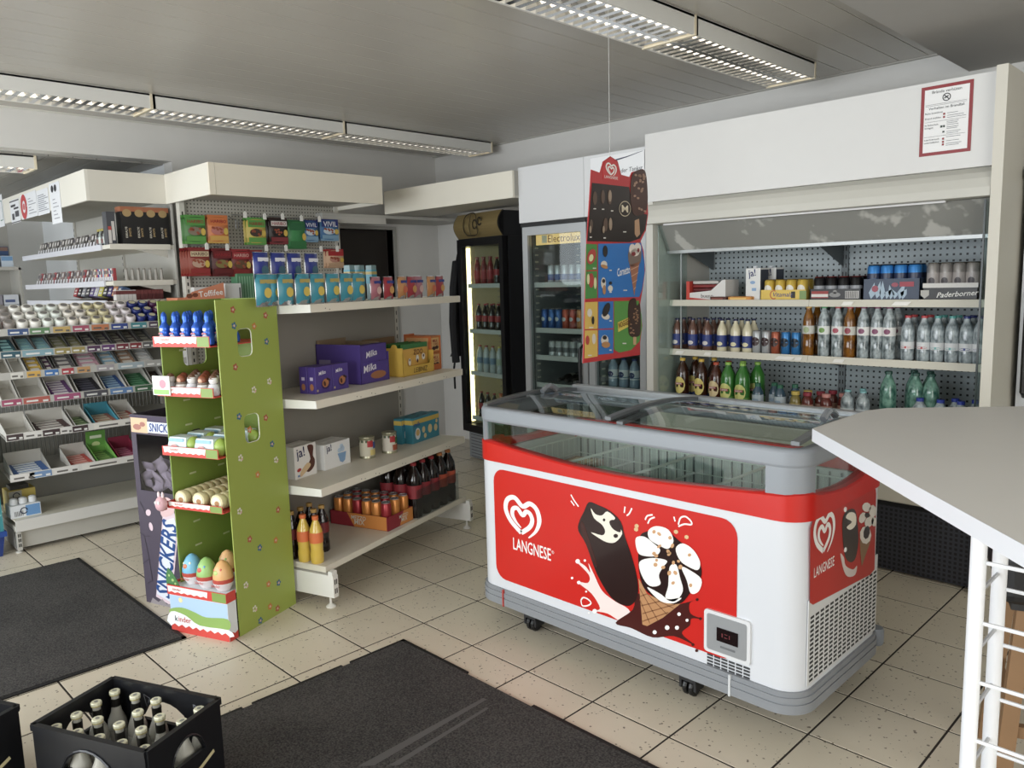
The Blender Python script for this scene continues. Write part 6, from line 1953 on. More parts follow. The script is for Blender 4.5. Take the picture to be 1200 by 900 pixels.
obj('hat', MB().lathe([(.019, .072), (.015, .084), (.006, .092)], 10), mat('#6a4a34', .5), fw_)
fwp = Proto(fw_)
zt = TZ[1][0] + .0045
for r_ in range(3):
    for k in range(5):
        (fgp if (k + r_) % 2 else fwp).put(dw(.04 + k * .062, .005 + r_ * .075, zt), DA, '%s wrapped chocolate figure on the second tray, %s row' % (lp(k, 5), ('front', 'middle', 'back')[r_]), 'wrapped chocolate figures')
cd_ = carton('header_card', 'small white rounded card at left of the second tray', 'card', dw(.035, -.046, TZ[1][0] + .005), DA, .10, .004, .085, '#e6ece4', None, .0, [('print', [ell(.01, .05, .02, .02, 0, 10)], '#d98a9a', 0, .001), ('grass', [rect(-.045, .004, .045, .025)], '#8fc060', 0, .001)])
# egg cups on the third tray
eg = thing('chocolate_egg_pack', '', 'chocolate')
obj('carton_cup', MB().add([(-.06, -.045, 0), (.06, -.045, 0), (.06, .045, 0), (-.06, .045, 0), (-.045, -.032, .075), (.05, -.032, .075), (.05, .032, .075), (-.045, .032, .075)], [(3, 2, 1, 0), (4, 5, 6, 7), (0, 1, 5, 4), (1, 2, 6, 5), (2, 3, 7, 6), (3, 0, 4, 7)]), mat('#cfe4e6', .4), eg)
obj('green_egg', MB().sphere((.062, 0, .036), .032, .036, .040, 10, 7), mat('#9ab83a', .35), eg, smooth=True)
flat('picture', [ell(-.01, .03, .022, .016, 0, 10)], mat('#d9a3a0', .5), eg, (0, -.0425, 0), 0, .002)
flat('picture_blue', [rect(-.045, .055, .04, .07)], mat('#8fc0dc', .5), eg, (0, -.036, 0), 0, .002)
egp = Proto(eg)
zt = TZ[2][0] + .0045
for r_ in range(3):
    for k in range(2):
        egp.put(dw(.068 + k * .157, .02 + r_ * .105, zt + r_ * .0), DA, '%s green egg pack on the third tray, %s row' % (('left', 'right')[k], ('front', 'middle', 'back')[r_]), 'green egg packs')
# round boxes on the fourth tray
rbx = thing('chocolate_egg_box', '', 'chocolate')
obj('drum', MB().lathe([(.034, 0), (.036, .006), (.036, .026), (.034, .030)], 16).rot(Matrix.Translation((0, .015, .0365)) @ Matrix.Rotation(RAD(90), 4, 'X')), mat('#d9cf9a', .4), rbx, smooth=True)
flat('picture', [ell(0, .0365, .027, .027, 0, 14)], mat('#e2e3c6', .45), rbx, (0, -.0155, 0), 0, .001)
flat('picture_mark', [ell(.004, .032, .014, .012, 0, 10)], mat('#b0804a', .45), rbx, (0, -.0155, 0), 0, .002)
rbp = Proto(rbx)
zt = TZ[3][0] + .0045
for r_ in range(8):
    for k in range(3):
        rbp.put(dw(.06 + k * .105, .0 + r_ * .038, zt), DA, '%s round chocolate box, number %s from the front, fourth tray' % (('left', 'middle', 'right')[k], ('one', 'two', 'three', 'four', 'five', 'six', 'seven', 'eight')[r_]), 'round chocolate boxes')
fg2 = thing('egg_figure', 'pink and white egg figure leaning out of the fourth tray', 'toy', dw(-.005, -.065, TZ[3][0] - .01), DA)
obj('egg', MB().sphere((0, 0, .035), .028, .026, .035, 12, 8), mat('#d9a8b0', .4), fg2, smooth=True)
obj('eyes', MB().sphere((-.009, -.022, .045), .007, .006, .008, 7, 5).sphere((.009, -.022, .045), .007, .006, .008, 7, 5), WHITE, fg2)
obj('ears', MB().sphere((-.012, 0, .075), .007, .006, .016, 7, 5).sphere((.012, 0, .075), .007, .006, .016, 7, 5), mat('#e6d0d4', .4), fg2)
obj('clip', MB().box(-.02, .012, .0, .0, .03, .03), mat('#c94a44', .45), fg2)
# large eggs on the base box
BXH = .222
bbx = obj('base_box', MB().box(-.012, -.058, 0, DW - .006, -.006, BXH - .012).box(-.012, -.006, BXH - .016, DW - .006, DD - .01, BXH - .012), mat('#e2e9ee', .5), ds)
bf = (0, -.058, 0)
flat('sky', [rect(-.010, .06, DW - .008, BXH - .05)], mat('#a9c9e6', .5), bbx, bf, 0, .0008)
flat('hill', [spline([(-.010, .105), (.06, .120), (.13, .11), (.2, .095), (DW - .009, .105), (DW - .009, .055), (.2, .045), (.1, .06), (-.010, .08)], 4, True)], mat('#8ab04a', .5), bbx, bf, 0, .0014)
flat('white_slope', [spline([(-.010, .092), (.08, .085), (.16, .05), (DW - .009, .055), (DW - .009, .02), (-.010, .02)], 3, True)], mat('#eceeee', .5), bbx, bf, 0, .0018)
flat('sun', [ell(.055, .155, .012, .012, 0, 12)], mat('#f0dc9a', .5), bbx, bf, 0, .0016)
txt('k', .017, mat('#22201e', .5), bbx, (.022, -.058, .064), 0, .0026, bold=.03)
txt('inder', .075, mat('#c93a2c', .5), bbx, (.072, -.058, .064), 0, .0026, bold=.03)
sc_ = [(-.012, 0), (DW - .006, 0)] + [(DW - .006 - k * (DW + .006) / 16, .026 + .012 * (k % 2)) for k in range(17)]
flat('red_foot', [sc_], TR, bbx, bf, 0, .0022)
flat('red_foot', [[(-.058, 0), (-.006, 0), (-.006, .035), (-.025, .028), (-.04, .038), (-.058, .03)]], TR, bbx, (DW - .006, 0, 0), 90, .001)
lip = obj('top_tray', MB().box(-.016, -.064, BXH - .045, DW - .004, -.060, BXH + .0).box(DW - .008, -.060, BXH - .045, DW - .004, -.006, BXH).box(-.016, -.060, BXH - .045, -.012, .1, BXH), TR, ds)
flat('white_print', [[(-.01, BXH - .025)] + [(-.008 + k * .019, BXH - (.028 if k % 2 else .034)) for k in range(13)] + [(.225, BXH - .006), (-.012, BXH - .004)]], mat('#f0ece6', .45), lip, (0, -.064, 0), 0, .0008)
flat('green_print', [rect(.25, BXH - .043, DW - .006, BXH - .002)], mat('#7d9a3c', .45), lip, (0, -.064, 0), 0, .0008)
txt('kinder', .05, mat('#c23a2c', .5), lip, (.045, -.064, BXH - .016), 0, .002)


def big_egg(label, x, y, c1, c2, c3):
    t = thing('chocolate_egg', label, 'chocolate egg', dw(x, y, BXH - .0115), DA, 'large chocolate eggs')
    obj('foot', MB().lathe([(.026, 0), (.042, .03), (.045, .05)], 14), mat('#e3dfe0', .35), t, smooth=True)
    obj('shell', MB().lathe([(.045, .05), (.044, .075), (.036, .105), (.022, .128), (.008, .138), (.001, .140)], 14), mat(c1, .35), t, smooth=True)
    obj('band', MB().lathe([(.0456, .042), (.0462, .05), (.0456, .06)], 14, cap=False), mat('#b9402f', .4), t, smooth=True)
    obj('picture', MB().sphere((-.004, -.0335, .088), .016, .0095, .014, 9, 6), mat(c2, .4), t, smooth=True)
    obj('picture_dots', MB().sphere((-.019, -.027, .100), .007, .006, .007, 7, 5).sphere((.016, -.027, .104), .007, .006, .007, 7, 5), mat(c3, .4), t, smooth=True)
    txt('kinder', .05, mat('#c93a2c', .5), t, (0, -.045, .035), 0, .003)


big_egg('blue-topped large egg at left on the base box', .065, .015, '#6ab4d6', '#d97a4a', '#e9e4c0')
big_egg('green-topped large egg in the middle on the base box', .165, .0, '#8fc060', '#d95a4a', '#5a9cc9')
big_egg('orange-topped large egg at front right on the base box', .265, -.005, '#e0a860', '#b8d06a', '#d9604a')
big_egg('peach large egg behind the middle eggs on the base box', .185, .11, '#e3b070', '#d9c06a', '#8fc060')
big_egg('yellow-green large egg at the far right on the base box', .282, .125, '#b9c46a', '#e0a860', '#d9604a')
lf = thing('egg_leaflet', 'dark green leaf-shaped card at left of the large eggs', 'card', dw(-.01, -.052, BXH - .011), DA)
obj('card', MB().prism([(-.02, 0), (.06, 0), (.045, .03), (.02, .065), (-.005, .085), (-.02, .05)], 0, .003, 'y'), mat('#3f7a3c', .5), lf)
flat('dots', [ell(.0, .05, .006, .006, 0, 7), ell(.02, .03, .008, .007, 0, 7), ell(.035, .015, .006, .006, 0, 7)], mat('#9fc26a', .5), lf, (0, 0, 0), 0, .001)

# ================================================================ purple-grey chocolate bar bin
BA = RAD(18)
BO = Vector((-0.907, -0.117, 0))
bn = thing('bar_bin', 'dark purple cardboard bin with a big chocolate bar picture, beside the green stand', 'bin', BO, BA)
BW, BD, BH = .36, .30, .955
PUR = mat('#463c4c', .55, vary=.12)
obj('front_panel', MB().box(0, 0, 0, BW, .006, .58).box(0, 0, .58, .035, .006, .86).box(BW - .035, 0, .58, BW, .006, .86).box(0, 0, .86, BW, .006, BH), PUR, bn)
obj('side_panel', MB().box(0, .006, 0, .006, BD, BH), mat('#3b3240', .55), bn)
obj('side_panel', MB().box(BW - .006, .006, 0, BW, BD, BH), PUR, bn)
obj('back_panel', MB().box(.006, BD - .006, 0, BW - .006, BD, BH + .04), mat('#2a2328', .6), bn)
obj('inner_floor', MB().box(.006, .006, .55, BW - .006, BD - .006, .556), mat('#6a625f', .6), bn)
obj('window_film', MB().box(.035, .001, .58, BW - .035, .003, .86), glass('bin_film', '#e9e6ec', .85, .1, 1.4), bn)
ba = flat('bar_wrapper', [[(.075, .04), (.18, .0 + .01), (.285, .43), (.26, .49), (.175, .46)]], mat('#d9c2cc', .4), bn, (0, 0, 0), 0, .001)
flat('bar_blue_edge', [[(.085, .055), (.172, .03), (.27, .425), (.255, .465), (.182, .44)]], mat('#d9dde8', .4), ba, (0, 0, 0), 0, .0016)
txt('SNICKERS', .40, mat('#1d4a8a', .4), ba, (.178, 0, .248), 0, .003, tilt=76, height=.105, bold=.05, shear=.15)
flat('bar_nougat', [spline([(.175, .46), (.26, .49), (.25, .55), (.20, .56), (.165, .52)], 3, True)], mat('#d9b4b4', .45), bn, (0, 0, 0), 0, .002)
flat('peanuts', [ell(.075, .47, .02, .016, 30, 10), ell(.085, .40, .014, .022, 10, 10)], mat('#d6bcc6', .45), bn, (0, 0, 0), 0, .0016)
flat('cracks', stroke([(.0, .36), (.03, .345), (.07, .35)], .003) + stroke([(.02, .52), (.05, .47), (.07, .45)], .003) + stroke([(.0, .20), (.05, .23)], .003) + stroke([(.03, .34), (.05, .23), (.06, .12), (.02, .10)], .003), mat('#2a222c', .5), bn, (0, 0, 0), 0, .0014)
flat('torn_bottom', [[(.03, .0), (.20, .0), (.18, .02), (.15, .012), (.12, .035), (.09, .014), (.05, .03)]], mat('#8a8286', .5), bn, (0, 0, 0), 0, .0012)
hdp = flat('header_strip', [rect(.002, .875, BW - .002, BH - .004)], mat('#3a2c48', .5), bn, (0, 0, 0), 0, .001)
flat('ticket', [rect(.006, .868, .125, .94)], mat('#d9b48a', .45), hdp, (0, 0, 0), 0, .0016)
flat('ticket_print', [ell(.05, .895, .03, .015, 0, 10), ell(.09, .91, .02, .012, 0, 10)], mat('#a86a5a', .45), hdp, (0, 0, 0), 0, .0022)
flat('name_plate', [rect(.125, .872, .345, .925)], mat('#dfe4ee', .45), hdp, (0, 0, 0), 0, .0016)
txt('SNICKERS', .20, mat('#1d3f8a', .4), hdp, (.235, 0, .899), 0, .0026, height=.042, bold=.05, shear=.15)
random.seed(21)
wm = MB().pillow(.10, .045, .022).mesh('wrapper', mat('#f0eded', .3), True)
wm2 = MB().pillow(.10, .045, .022).mesh('wrapper', mat('#c9c5c8', .3), True)
for k in range(26):
    row_, i = divmod(k, 9)
    o = link('wrapped_bar', wm if k % 3 else wm2, None)
    lx_ = .06 + (i % 5) * .055 + random.uniform(-.01, .01); ly_ = .035 + (i // 5) * .07; lz_ = .578 + row_ * .045 + random.uniform(0, .012)
    p = BO + Vector((math.cos(BA), math.sin(BA), 0)) * lx_ + Vector((-math.sin(BA), math.cos(BA), 0)) * ly_
    o.location = (p.x, p.y, lz_)
    o.rotation_euler = (RAD(random.uniform(-25, 25)), RAD(random.uniform(-35, 35)), BA + RAD(random.uniform(-30, 30)))
    tag(o, 'silver wrapped mini bar heaped behind the film of the purple bin', 'chocolate', 'silver mini bars in the purple bin')

# ================================================================ sweets rack against the back
KX, KY0, KY1 = -2.25, -0.375, 0.735
KW = KY1 - KY0
kr = thing('sweets_rack', 'grey metal sweets rack with six sloping tiers and an empty base shelf', 'shelf', (KX, KY0, 0), RAD(90))
GM = mat('#a8a69f', .45, .1)
obj('base_kick', MB().box(0, .03, .025, KW, .05, .135), mat('#b5b2a8', .5), kr)
obj('base_shelf', MB().box(0, .0, .135, KW, .52, .165), mat('#c9c5b6', .45), kr)
obj('base_edge', MB().box(0, -.012, .135, KW, 0, .205), mat('#d0cec8', .4), kr)
obj('base_shelf_top', MB().box(0, .0, .195, KW, .5, .205), mat('#d6d1bd', .45), kr)
obj('back_panel', MB().box(0, .52, .05, KW, .535, 1.36), mat('#8f8d85', .55), kr)
wr_ = MB()
for k in range(44):
    xx = .02 + k * (KW - .04) / 43
    wr_.tube([(xx, .50, .46), (xx, .50, .95)], .0028, 4)
obj('wire_grid', wr_, mat('#6d6b65', .4, .4), kr)
for xx in (0, KW - .025):
    ft = obj('upright', MB().box(xx, .0, .02, xx + .025, .53, .13).box(xx, .48, .13, xx + .025, .53, 1.40), mat('#bab7ae', .5), kr)
    obj('foot', MB().lathe([(.02, 0), (.02, .006), (.006, .012), (.006, .03)], 10, xx + .012, .03), mat('#c9c6bd', .4), ft)
    sl = MB()
    for k in range(3):
        sl.box(xx + .006, -.0015 - .012 * 0, .04 + k * .03, xx + .011, .0005, .06 + k * .03).box(xx + .015, -.0015, .04 + k * .03, xx + .02, .0005, .06 + k * .03)
    obj('slots', sl, BLACK, ft)


def kl(px, py, d):
    """along-rack coordinate of a pixel on the plane d in front of (+) the rack's front line"""
    q = onx(px, py, KX + d)
    return q.y - KY0


def kw(x, y, z):
    return (KX - y, KY0 + x, z)


# tier: front rail (x,y,z) and a sloping wire floor rising to the back
TIERS = dict(A=(1.335, .30, .16), B=(1.205, .28, .10), C=(1.08, .26, .10), D=(.925, .30, .11), E=(.72, .34, .05), F=(.475, .34, .05))
YF = dict(A=.10, B=.06, C=.04, D=.02, E=.0, F=.0)
for n_, (z, dep, rise) in TIERS.items():
    y0 = YF[n_]
    fl_ = obj('tier', MB().prism([(y0, z - .03), (y0 + dep, z - .03 + rise), (y0 + dep, z - .022 + rise), (y0, z - .022)], 0, KW, 'x'), GM if n_ < 'E' else mat('#9a978e', .45, .3), kr)
    obj('front_rail', MB().box(0, y0 - .006, z - .035, KW, y0, z + .008), mat('#b9b7b0' if n_ in 'ABCD' else '#d9d6d0', .4), fl_)
# printed shelf-edge labels
RAILS = dict(
    A=(('#3f5a8c', 8, 33), ('#5f8a5c', 34, 58), ('#c9a85a', 61, 82), ('#b0506a', 84, 104), ('#c9784a', 106, 127), ('#3a4f96', 129, 149), ('#3c8a94', 152, 171), ('#5a4a5c', 173, 190)),
    B=(('#2f5a6a', 0, 24), ('#7fa6b4', 25, 62), ('#9a8a4a', 63, 82), ('#a08f4e', 83, 99), ('#5a3a5c', 101, 117), ('#6a3f78', 118, 134), ('#7a2f3c', 135, 150), ('#8a2f34', 151, 165), ('#5f5d5e', 166, 180)),
    C=(('#d9d6cd', 11, 27), ('#d9a83a', 30, 47), ('#3f78bc', 51, 68), ('#b8404a', 71, 86), ('#c9955a', 89, 105), ('#a8a0a6', 112, 133), ('#9fb0b8', 137, 168), ('#a9a8a4', 169, 188)),
    D=(('#a8486a', 0, 25), ('#b85c50', 26, 58), ('#a8507a', 62, 94), ('#55545c', 97, 126), ('#5f86b8', 128, 155), ('#3f6a4a', 157, 184)),
    E=(('#4a3a3c', 5, 27), ('#dcd9d4', 27, 49), ('#4a3a3c', 49, 70), ('#dcd9d4', 70, 84), ('#4a3a3c', 84, 103), ('#e2ded4', 109, 160)),
    F=(('#dcd9d4', 10, 40), ('#6f94c0', 33, 60), ('#dcd9d4', 62, 92), ('#e0dcd4', 95, 168)))
PYR = dict(A=389, B=413, C=436, D=466, E=508, F=552)
for n_, L in RAILS.items():
    z, y0 = TIERS[n_][0], YF[n_]
    for c, a, b in L:
        x0, x1 = kl(a, PYR[n_] - a * .1, -y0), kl(b, PYR[n_] - b * .1, -y0)
        x0, x1 = max(.002, x0), min(KW - .002, x1)
        if x1 - x0 < .01:
            continue
        lb = flat('edge_label', [rect(x0 + .002, z - .032, x1 - .002, z + .004)], mat(c, .45), kr, (0, y0 - .006, 0), 0, .0012)
        flat('label_mark', [rect(x0 + (x1 - x0) * .12, z - .022, x0 + (x1 - x0) * .55, z - .012), rect(x0 + (x1 - x0) * .72, z - .028, x0 + (x1 - x0) * .92, z - .016)], mat('#e0e0dc' if c[1] < 'c' else '#6a6660', .5), lb, (0, y0 - .006, 0), 0, .0020)
# gum tubs on the top tier
random.seed(4)
KINDS = (('#9a928c', '#a8463c', 3, 'grey red-banded'), ('#eceae2', '#2f6a3c', 22, 'white green-banded'), ('#e6ece4', '#2f7a4a', 49, 'pale green-rimmed'), ('#e9e2d6', '#c9b8a8', 73, 'cream'), ('#d9cfa2', '#8a7f86', 100, 'yellow-topped'), ('#e6dde0', '#b0707c', 127, 'white pink-banded'), ('#1f2f78', '#16225c', 150, 'navy blue'), ('#4f1f4c', '#3c1638', 176, 'dark purple'))
z, dep, rise = TIERS['A']
sl_a = math.atan2(rise, dep)
for ki, (c1, c2, px, nm) in enumerate(KINDS):
    t = thing('gum_tub', '', 'chewing gum')
    obj('tub', MB().lathe([(.029, 0), (.032, .008), (.032, .045), (.030, .05)], 14), mat(c2 if nm in ('navy blue', 'dark purple') else '#d6d2cc' if 'grey' not in nm else '#8f8782', .4), t, smooth=True)
    obj('band', MB().lathe([(.0325, .012), (.0325, .032)], 14, cap=False), mat(c2, .4), t, smooth=True)
    obj('lid', MB().lathe([(.033, .048), (.034, .056), (.033, .068), (.028, .074), (.001, .075)], 14), mat(c1, .35), t, smooth=True)
    flat_top('lid_print', [ell(0, 0, .020, .020, 0, 12)], mat('#7d7a78' if c1[1] > '8' else '#c9c4a0', .4), t, .0756)
    p = Proto(t)
    for kx in range(2):
        for r_ in range(3):
            xx = .036 + (ki * 2 + kx) * .0692
            yy = YF['A'] + .045 + r_ * .078
            zz = z - .022 + rise * (yy - YF['A'] - .03) / dep
            o = p.put(kw(xx, yy, zz), RAD(90), '%s gum tub, %s column, %s row of the top tier' % (nm, ('left', 'right')[kx], ('front', 'middle', 'back')[r_]), 'gum tubs on the top tier')
            o.rotation_euler = (sl_a, 0, RAD(90))
# trays with packets on the lower tiers
CARD = '#b9b5ab'


def sweet_tray(tier, a, b, label, c_in, n, c_bar, c_bar2=None, tall=.045, empty=False, back=None, bl=.0):
    z, dep, rise = TIERS[tier]
    y0 = YF[tier] + .004
    py = PYR[tier]
    x0, x1 = max(.004, kl(a, py - a * .1, -y0)), min(KW - .004, kl(b, py - b * .1, -y0))
    w_ = x1 - x0 - .004
    if w_ < .03:
        return
    d_ = min(.22, dep - .03)
    ang = math.atan2(rise, dep)
    t = thing('sweet_tray', label, 'tray', kw((x0 + x1) / 2, y0, z - .0215), 0)
    t.rotation_euler = (ang, 0, RAD(90))
    hh = tall
    obj('tray', MB().box(-w_ / 2, 0, 0, w_ / 2, d_, .002).prism([(0, 0), (d_, 0), (d_, hh * 1.7), (0, hh * .6)], -w_ / 2, -w_ / 2 + .0025, 'x').prism([(0, 0), (d_, 0), (d_, hh * 1.7), (0, hh * .6)], w_ / 2 - .0025, w_ / 2, 'x').box(-w_ / 2, d_ - .0025, 0, w_ / 2, d_, hh * (2.0 if not back else 1.2)).box(-w_ / 2, 0, 0, w_ / 2, .0025, hh * .55), mat(c_in, .55), t)
    if back:
        cdp = obj('back_card', MB().box(-w_ / 2, d_, .0, w_ / 2, d_ + .003, .16), mat(back, .5), t)
        flat('card_print', [ell(0, .07, w_ * .22, .018, 0, 10)], mat('#c9d68a', .5), cdp, (0, d_, 0), 0, .001)
        flat('card_name', [rect(-w_ * .3, .11, w_ * .3, .13)], mat('#dfe8c8', .5), cdp, (0, d_, 0), 0, .001)
    if n:
        bw = w_ - .012
        bh = .018
        step = (d_ - .02) / n
        bm_ = MB().box(-bw / 2, -step * .45, 0, bw / 2, step * .45, bh)
        for i, o_ in enumerate((-.25, 0, .25)):
            bm_.box(-bw / 2, step * (o_ - .02), bh, bw / 2, step * (o_ + .02), bh + .001)
        me1 = bm_.mesh('bar', mat(c_bar, .35))
        me2 = MB().box(-bw * .34, -step * .30, bh, bw * .30, step * .25, bh + .0022).mesh('name_print', mat(c_bar2 or '#dcd6cc', .4))
        Mt = Matrix.Translation(t.location) @ Matrix.Rotation(RAD(90), 4, 'Z') @ Matrix.Rotation(ang, 4, 'X')
        nm = label.split(' tray')[0]
        tw_ = label.split('on the ')[-1]
        for k in range(n):
            p = Mt @ Vector((0, .012 + step * (k + .5), .0028 + bl * k / n))
            o = link('sweet_bar', me1, None, p)
            o.rotation_euler = (ang, 0, RAD(90))
            tag(o, '%s packet from the front in the %s tray, %s' % (ORD[k], nm, tw_), 'sweets', 'packets in the sweet trays')
            link('name_print', me2, o)


B_ = (('dark teal', '#24505c', 0, 22), ('left pale blue', '#6f9aa8', 24, 43), ('right pale blue', '#6f9aa8', 43, 62), ('left olive', '#6a6a3c', 63, 82), ('right olive', '#74703f', 83, 99), ('black and violet', '#3c3440', 101, 117), ('black and purple', '#403448', 118, 134), ('black and crimson', '#3c2c30', 135, 150), ('black and red', '#402c2c', 151, 165), ('charcoal', '#4a4a4a', 166, 181))
for nm, c, a, b in B_:
    sweet_tray('B', a, b, nm + ' chewing gum tray on the second tier', '#55534e', 4, c, '#7fb0b0' if 'teal' in nm or 'blue' in nm else '#8f8c7c', .03)
C_ = (('empty grey', CARD, None, 0, 14), ('empty white', '#c9c6bd', None, 15, 32), ('yellow', '#c9a62a', '#c9a62a', 33, 52), ('slim purple', '#5a3a58', '#5a3a58', 53, 64), ('grey pouch', '#4a4848', '#6f6c6c', 66, 90), ('pink striped', '#7a4a58', '#c99aa8', 92, 119), ('blue speckled', '#6a8aa0', '#8fb4c9', 120, 140), ('brown speckled', '#6a4a38', '#a8866a', 141, 161), ('white foil', '#a9a9a8', '#c4c4c2', 162, 181))
for nm, c, c2, a, b in C_:
    sweet_tray('C', a, b, nm + ' sweets tray on the third tier', c if c2 is None else '#6a6862', 0 if c2 is None else 4, c2 or c, '#e0dcd8' if 'striped' in nm or 'foil' in nm else None, .035, bl=.02)
D_ = (('empty grey left', CARD, None, 0, 22), ('empty grey right', CARD, None, 23, 56), ('purple bar', '#6a3f78', '#d9cfd6', 58, 88), ('black bar', '#23222a', '#5a5a6a', 91, 121), ('blue bar', '#2f5a9c', '#9cc0dc', 123, 149), ('green bar', '#1f6a3c', '#5a9c70', 151, 178), ('brown bar', '#3a2a28', '#6a5a50', 180, 196))
for nm, c, c2, a, b in D_:
    sweet_tray('D', a, b, nm + ' tray on the fourth tier', '#b9b5ab', 0 if c2 is None else 6, c, c2, .045)
E_ = (('empty pale', CARD, None, 5, 40), ('dark chocolate bar', '#4a2c2c', '#dcd4cc', 41, 86), ('green wrapper', '#3f5c34', '#8fae70', 88, 108), ('turquoise wafer', '#b8674a', '#e0cfae', 111, 140), ('red wafer', '#b5503c', '#e6d8c4', 141, 164))
for nm, c, c2, a, b in E_:
    sweet_tray('E', a, b, nm + ' tray on the fifth tier', '#2f8a9c' if 'turq' in nm else CARD, 0 if c2 is None else 4, c, c2, .05)
F_ = (('blue white bar', '#3f6aa8', '#dfe6ec', 14, 60, CARD, None), ('red bar', '#c9483c', '#e6a89c', 82, 112, CARD, None), ('green bar', '#4a7a34', '#8fb45c', 114, 138, '#6fae3c', '#5fa032'), ('dark pink bar', '#8a2048', '#c97a94', 140, 166, '#8a1f3c', None))
for nm, c, c2, a, b, cin, bk in F_:
    sweet_tray('F', a, b, nm + ' tray on the sixth tier', cin, 5, c, c2, .05, back=bk)
# two small cartons on the base shelf
x0, x1 = kl(14, 615, -.05), kl(49, 605, -.05)
t = thing('drink_multipack', 'white and blue small bottle multipack on the base shelf', 'multipack', kw((x0 + x1) / 2, .05, .2055), RAD(90))
w_ = x1 - x0
obj('carton', MB().box(-w_ / 2, 0, 0, w_ / 2, .13, .075), mat('#d9dde0', .45), t)
flat('blue_print', [rect(.0, .005, w_ / 2 - .004, .07)], mat('#5f94c9', .5), t, (0, 0, 0), 0, .001)
flat('dark_ring', stroke(ell(-.01, .04, .018, .018, 0, 12), .006), mat('#23304a', .5), t, (0, 0, 0), 0, .002)
flat('barcode', [rect(-w_ / 2 + .02 + k * .007, .01, -w_ / 2 + .023 + k * .007, .04) for k in range(7)], mat('#4a4a4a', .5), t, (0, 0, 0), 0, .001)
for k in range(3):
    obj('bottle_top', MB().lathe([(.022, .076), (.024, .084), (.022, .108), (.012, .114)], 10, -w_ / 2 + .03 + k * (w_ - .06) / 2, .05), mat('#dfe2e2', .35), t, smooth=True)
x0, x1 = kl(11, 590, -.20), kl(43, 580, -.20)
t = thing('drink_multipack', 'yellow and black small carton behind the white multipack', 'multipack', kw((x0 + x1) / 2, .22, .2055), RAD(90))
w_ = x1 - x0
obj('carton', MB().box(-w_ / 2, 0, 0, w_ / 2, .14, .135), mat('#c9b03c', .45), t)
flat('grey_print', [rect(-w_ / 2 + .004, .07, 0, .13)], mat('#a8a494', .5), t, (0, 0, 0), 0, .001)
flat('dark_ring', stroke(ell(-.03, .10, .018, .018, 0, 12), .006), mat('#23283a', .5), t, (0, 0, 0), 0, .002)
obj('top_black', MB().box(-w_ / 2 + .02, .02, .135, w_ / 2 - .03, .12, .16), mat('#33312a', .5), t)

# ================================================================ tobacco corner shelves above the sweets rack
AX0, AX1, AY0, AY1 = -5.0, -2.75, 0.46, 0.90
ta = thing('tobacco_shelf', 'cream corner shelving with canopy holding tobacco goods above the sweets rack', 'shelf', (AX1, AY0, 0), 0)
LX = AX0 - AX1
obj('back_panel', MB().box(LX, AY1 - AY0, 1.36, -.0, AY1 - AY0 + .012, 2.21), mat('#b5b2a8', .55), ta)
for zz in (1.868, 1.616, 1.478):
    sb = obj('shelf_board', MB().box(LX, 0, zz - .028, 0, AY1 - AY0 - .001, zz), mat('#d6d1c2', .45), ta)
    obj('price_rail', MB().box(LX, -.012, zz - .034, -.15, -.001, zz + .006), mat('#cfd0d8', .4), sb)
    obj('end_cap', MB().box(.0, .0, zz - .034, .008, AY1 - AY0 - .03, zz + .004), mat('#dcd7c8', .42), sb)
    obj('bracket', MB().prism([(.16, zz - .03), (.40, zz - .03), (.40, zz - .09)], -.03, -.026, 'x'), mat('#c9c5b8', .5), sb)
for xx in (-1.05, LX):
    up_ = obj('upright', MB().box(xx, AY1 - AY0 - .016, 1.36, xx + .03, AY1 - AY0 - .001, 2.21), mat('#bdb9ae', .5), ta)
    sl = MB()
    for k in range(15):
        sl.box(xx + .011, AY1 - AY0 - .0175, 1.40 + k * .05, xx + .019, AY1 - AY0 - .0155, 1.425 + k * .05)
    obj('slots', sl, BLACK, up_)
cn = obj('canopy', MB().box(LX, -.127, 2.155, .03, -.107, 2.36), mat('#e3dfd2', .42), ta)
obj('canopy_end', MB().box(.01, -.107, 2.155, .03, .405, 2.36), mat('#d9d4c6', .42), cn)
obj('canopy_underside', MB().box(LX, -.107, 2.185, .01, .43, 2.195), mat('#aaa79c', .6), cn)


def al(px, py, Y):
    return ony(px, py, Y).x


# notices hanging on the canopy
def notice(label, a, b, top, bot, deco):
    Y = AY0 - .1285
    x0, x1 = al(a, top, Y), al(b, top, Y)
    z1 = ony((a + b) / 2, top, Y).z; z0 = ony((a + b) / 2, bot, Y).z
    t = thing('paper_notice', label, 'notice', (x0, Y, z0), 0, 'notices on the canopy')
    w_, h_ = x1 - x0, z1 - z0
    obj('sheet', MB().box(0, -.0015, 0, w_, 0, h_), mat('#e2e4e8', .5), t)
    for nm, P, c in deco(w_, h_):
        flat(nm, P, mat(c, .5), t, (0, -.0015, 0), 0, .0012)


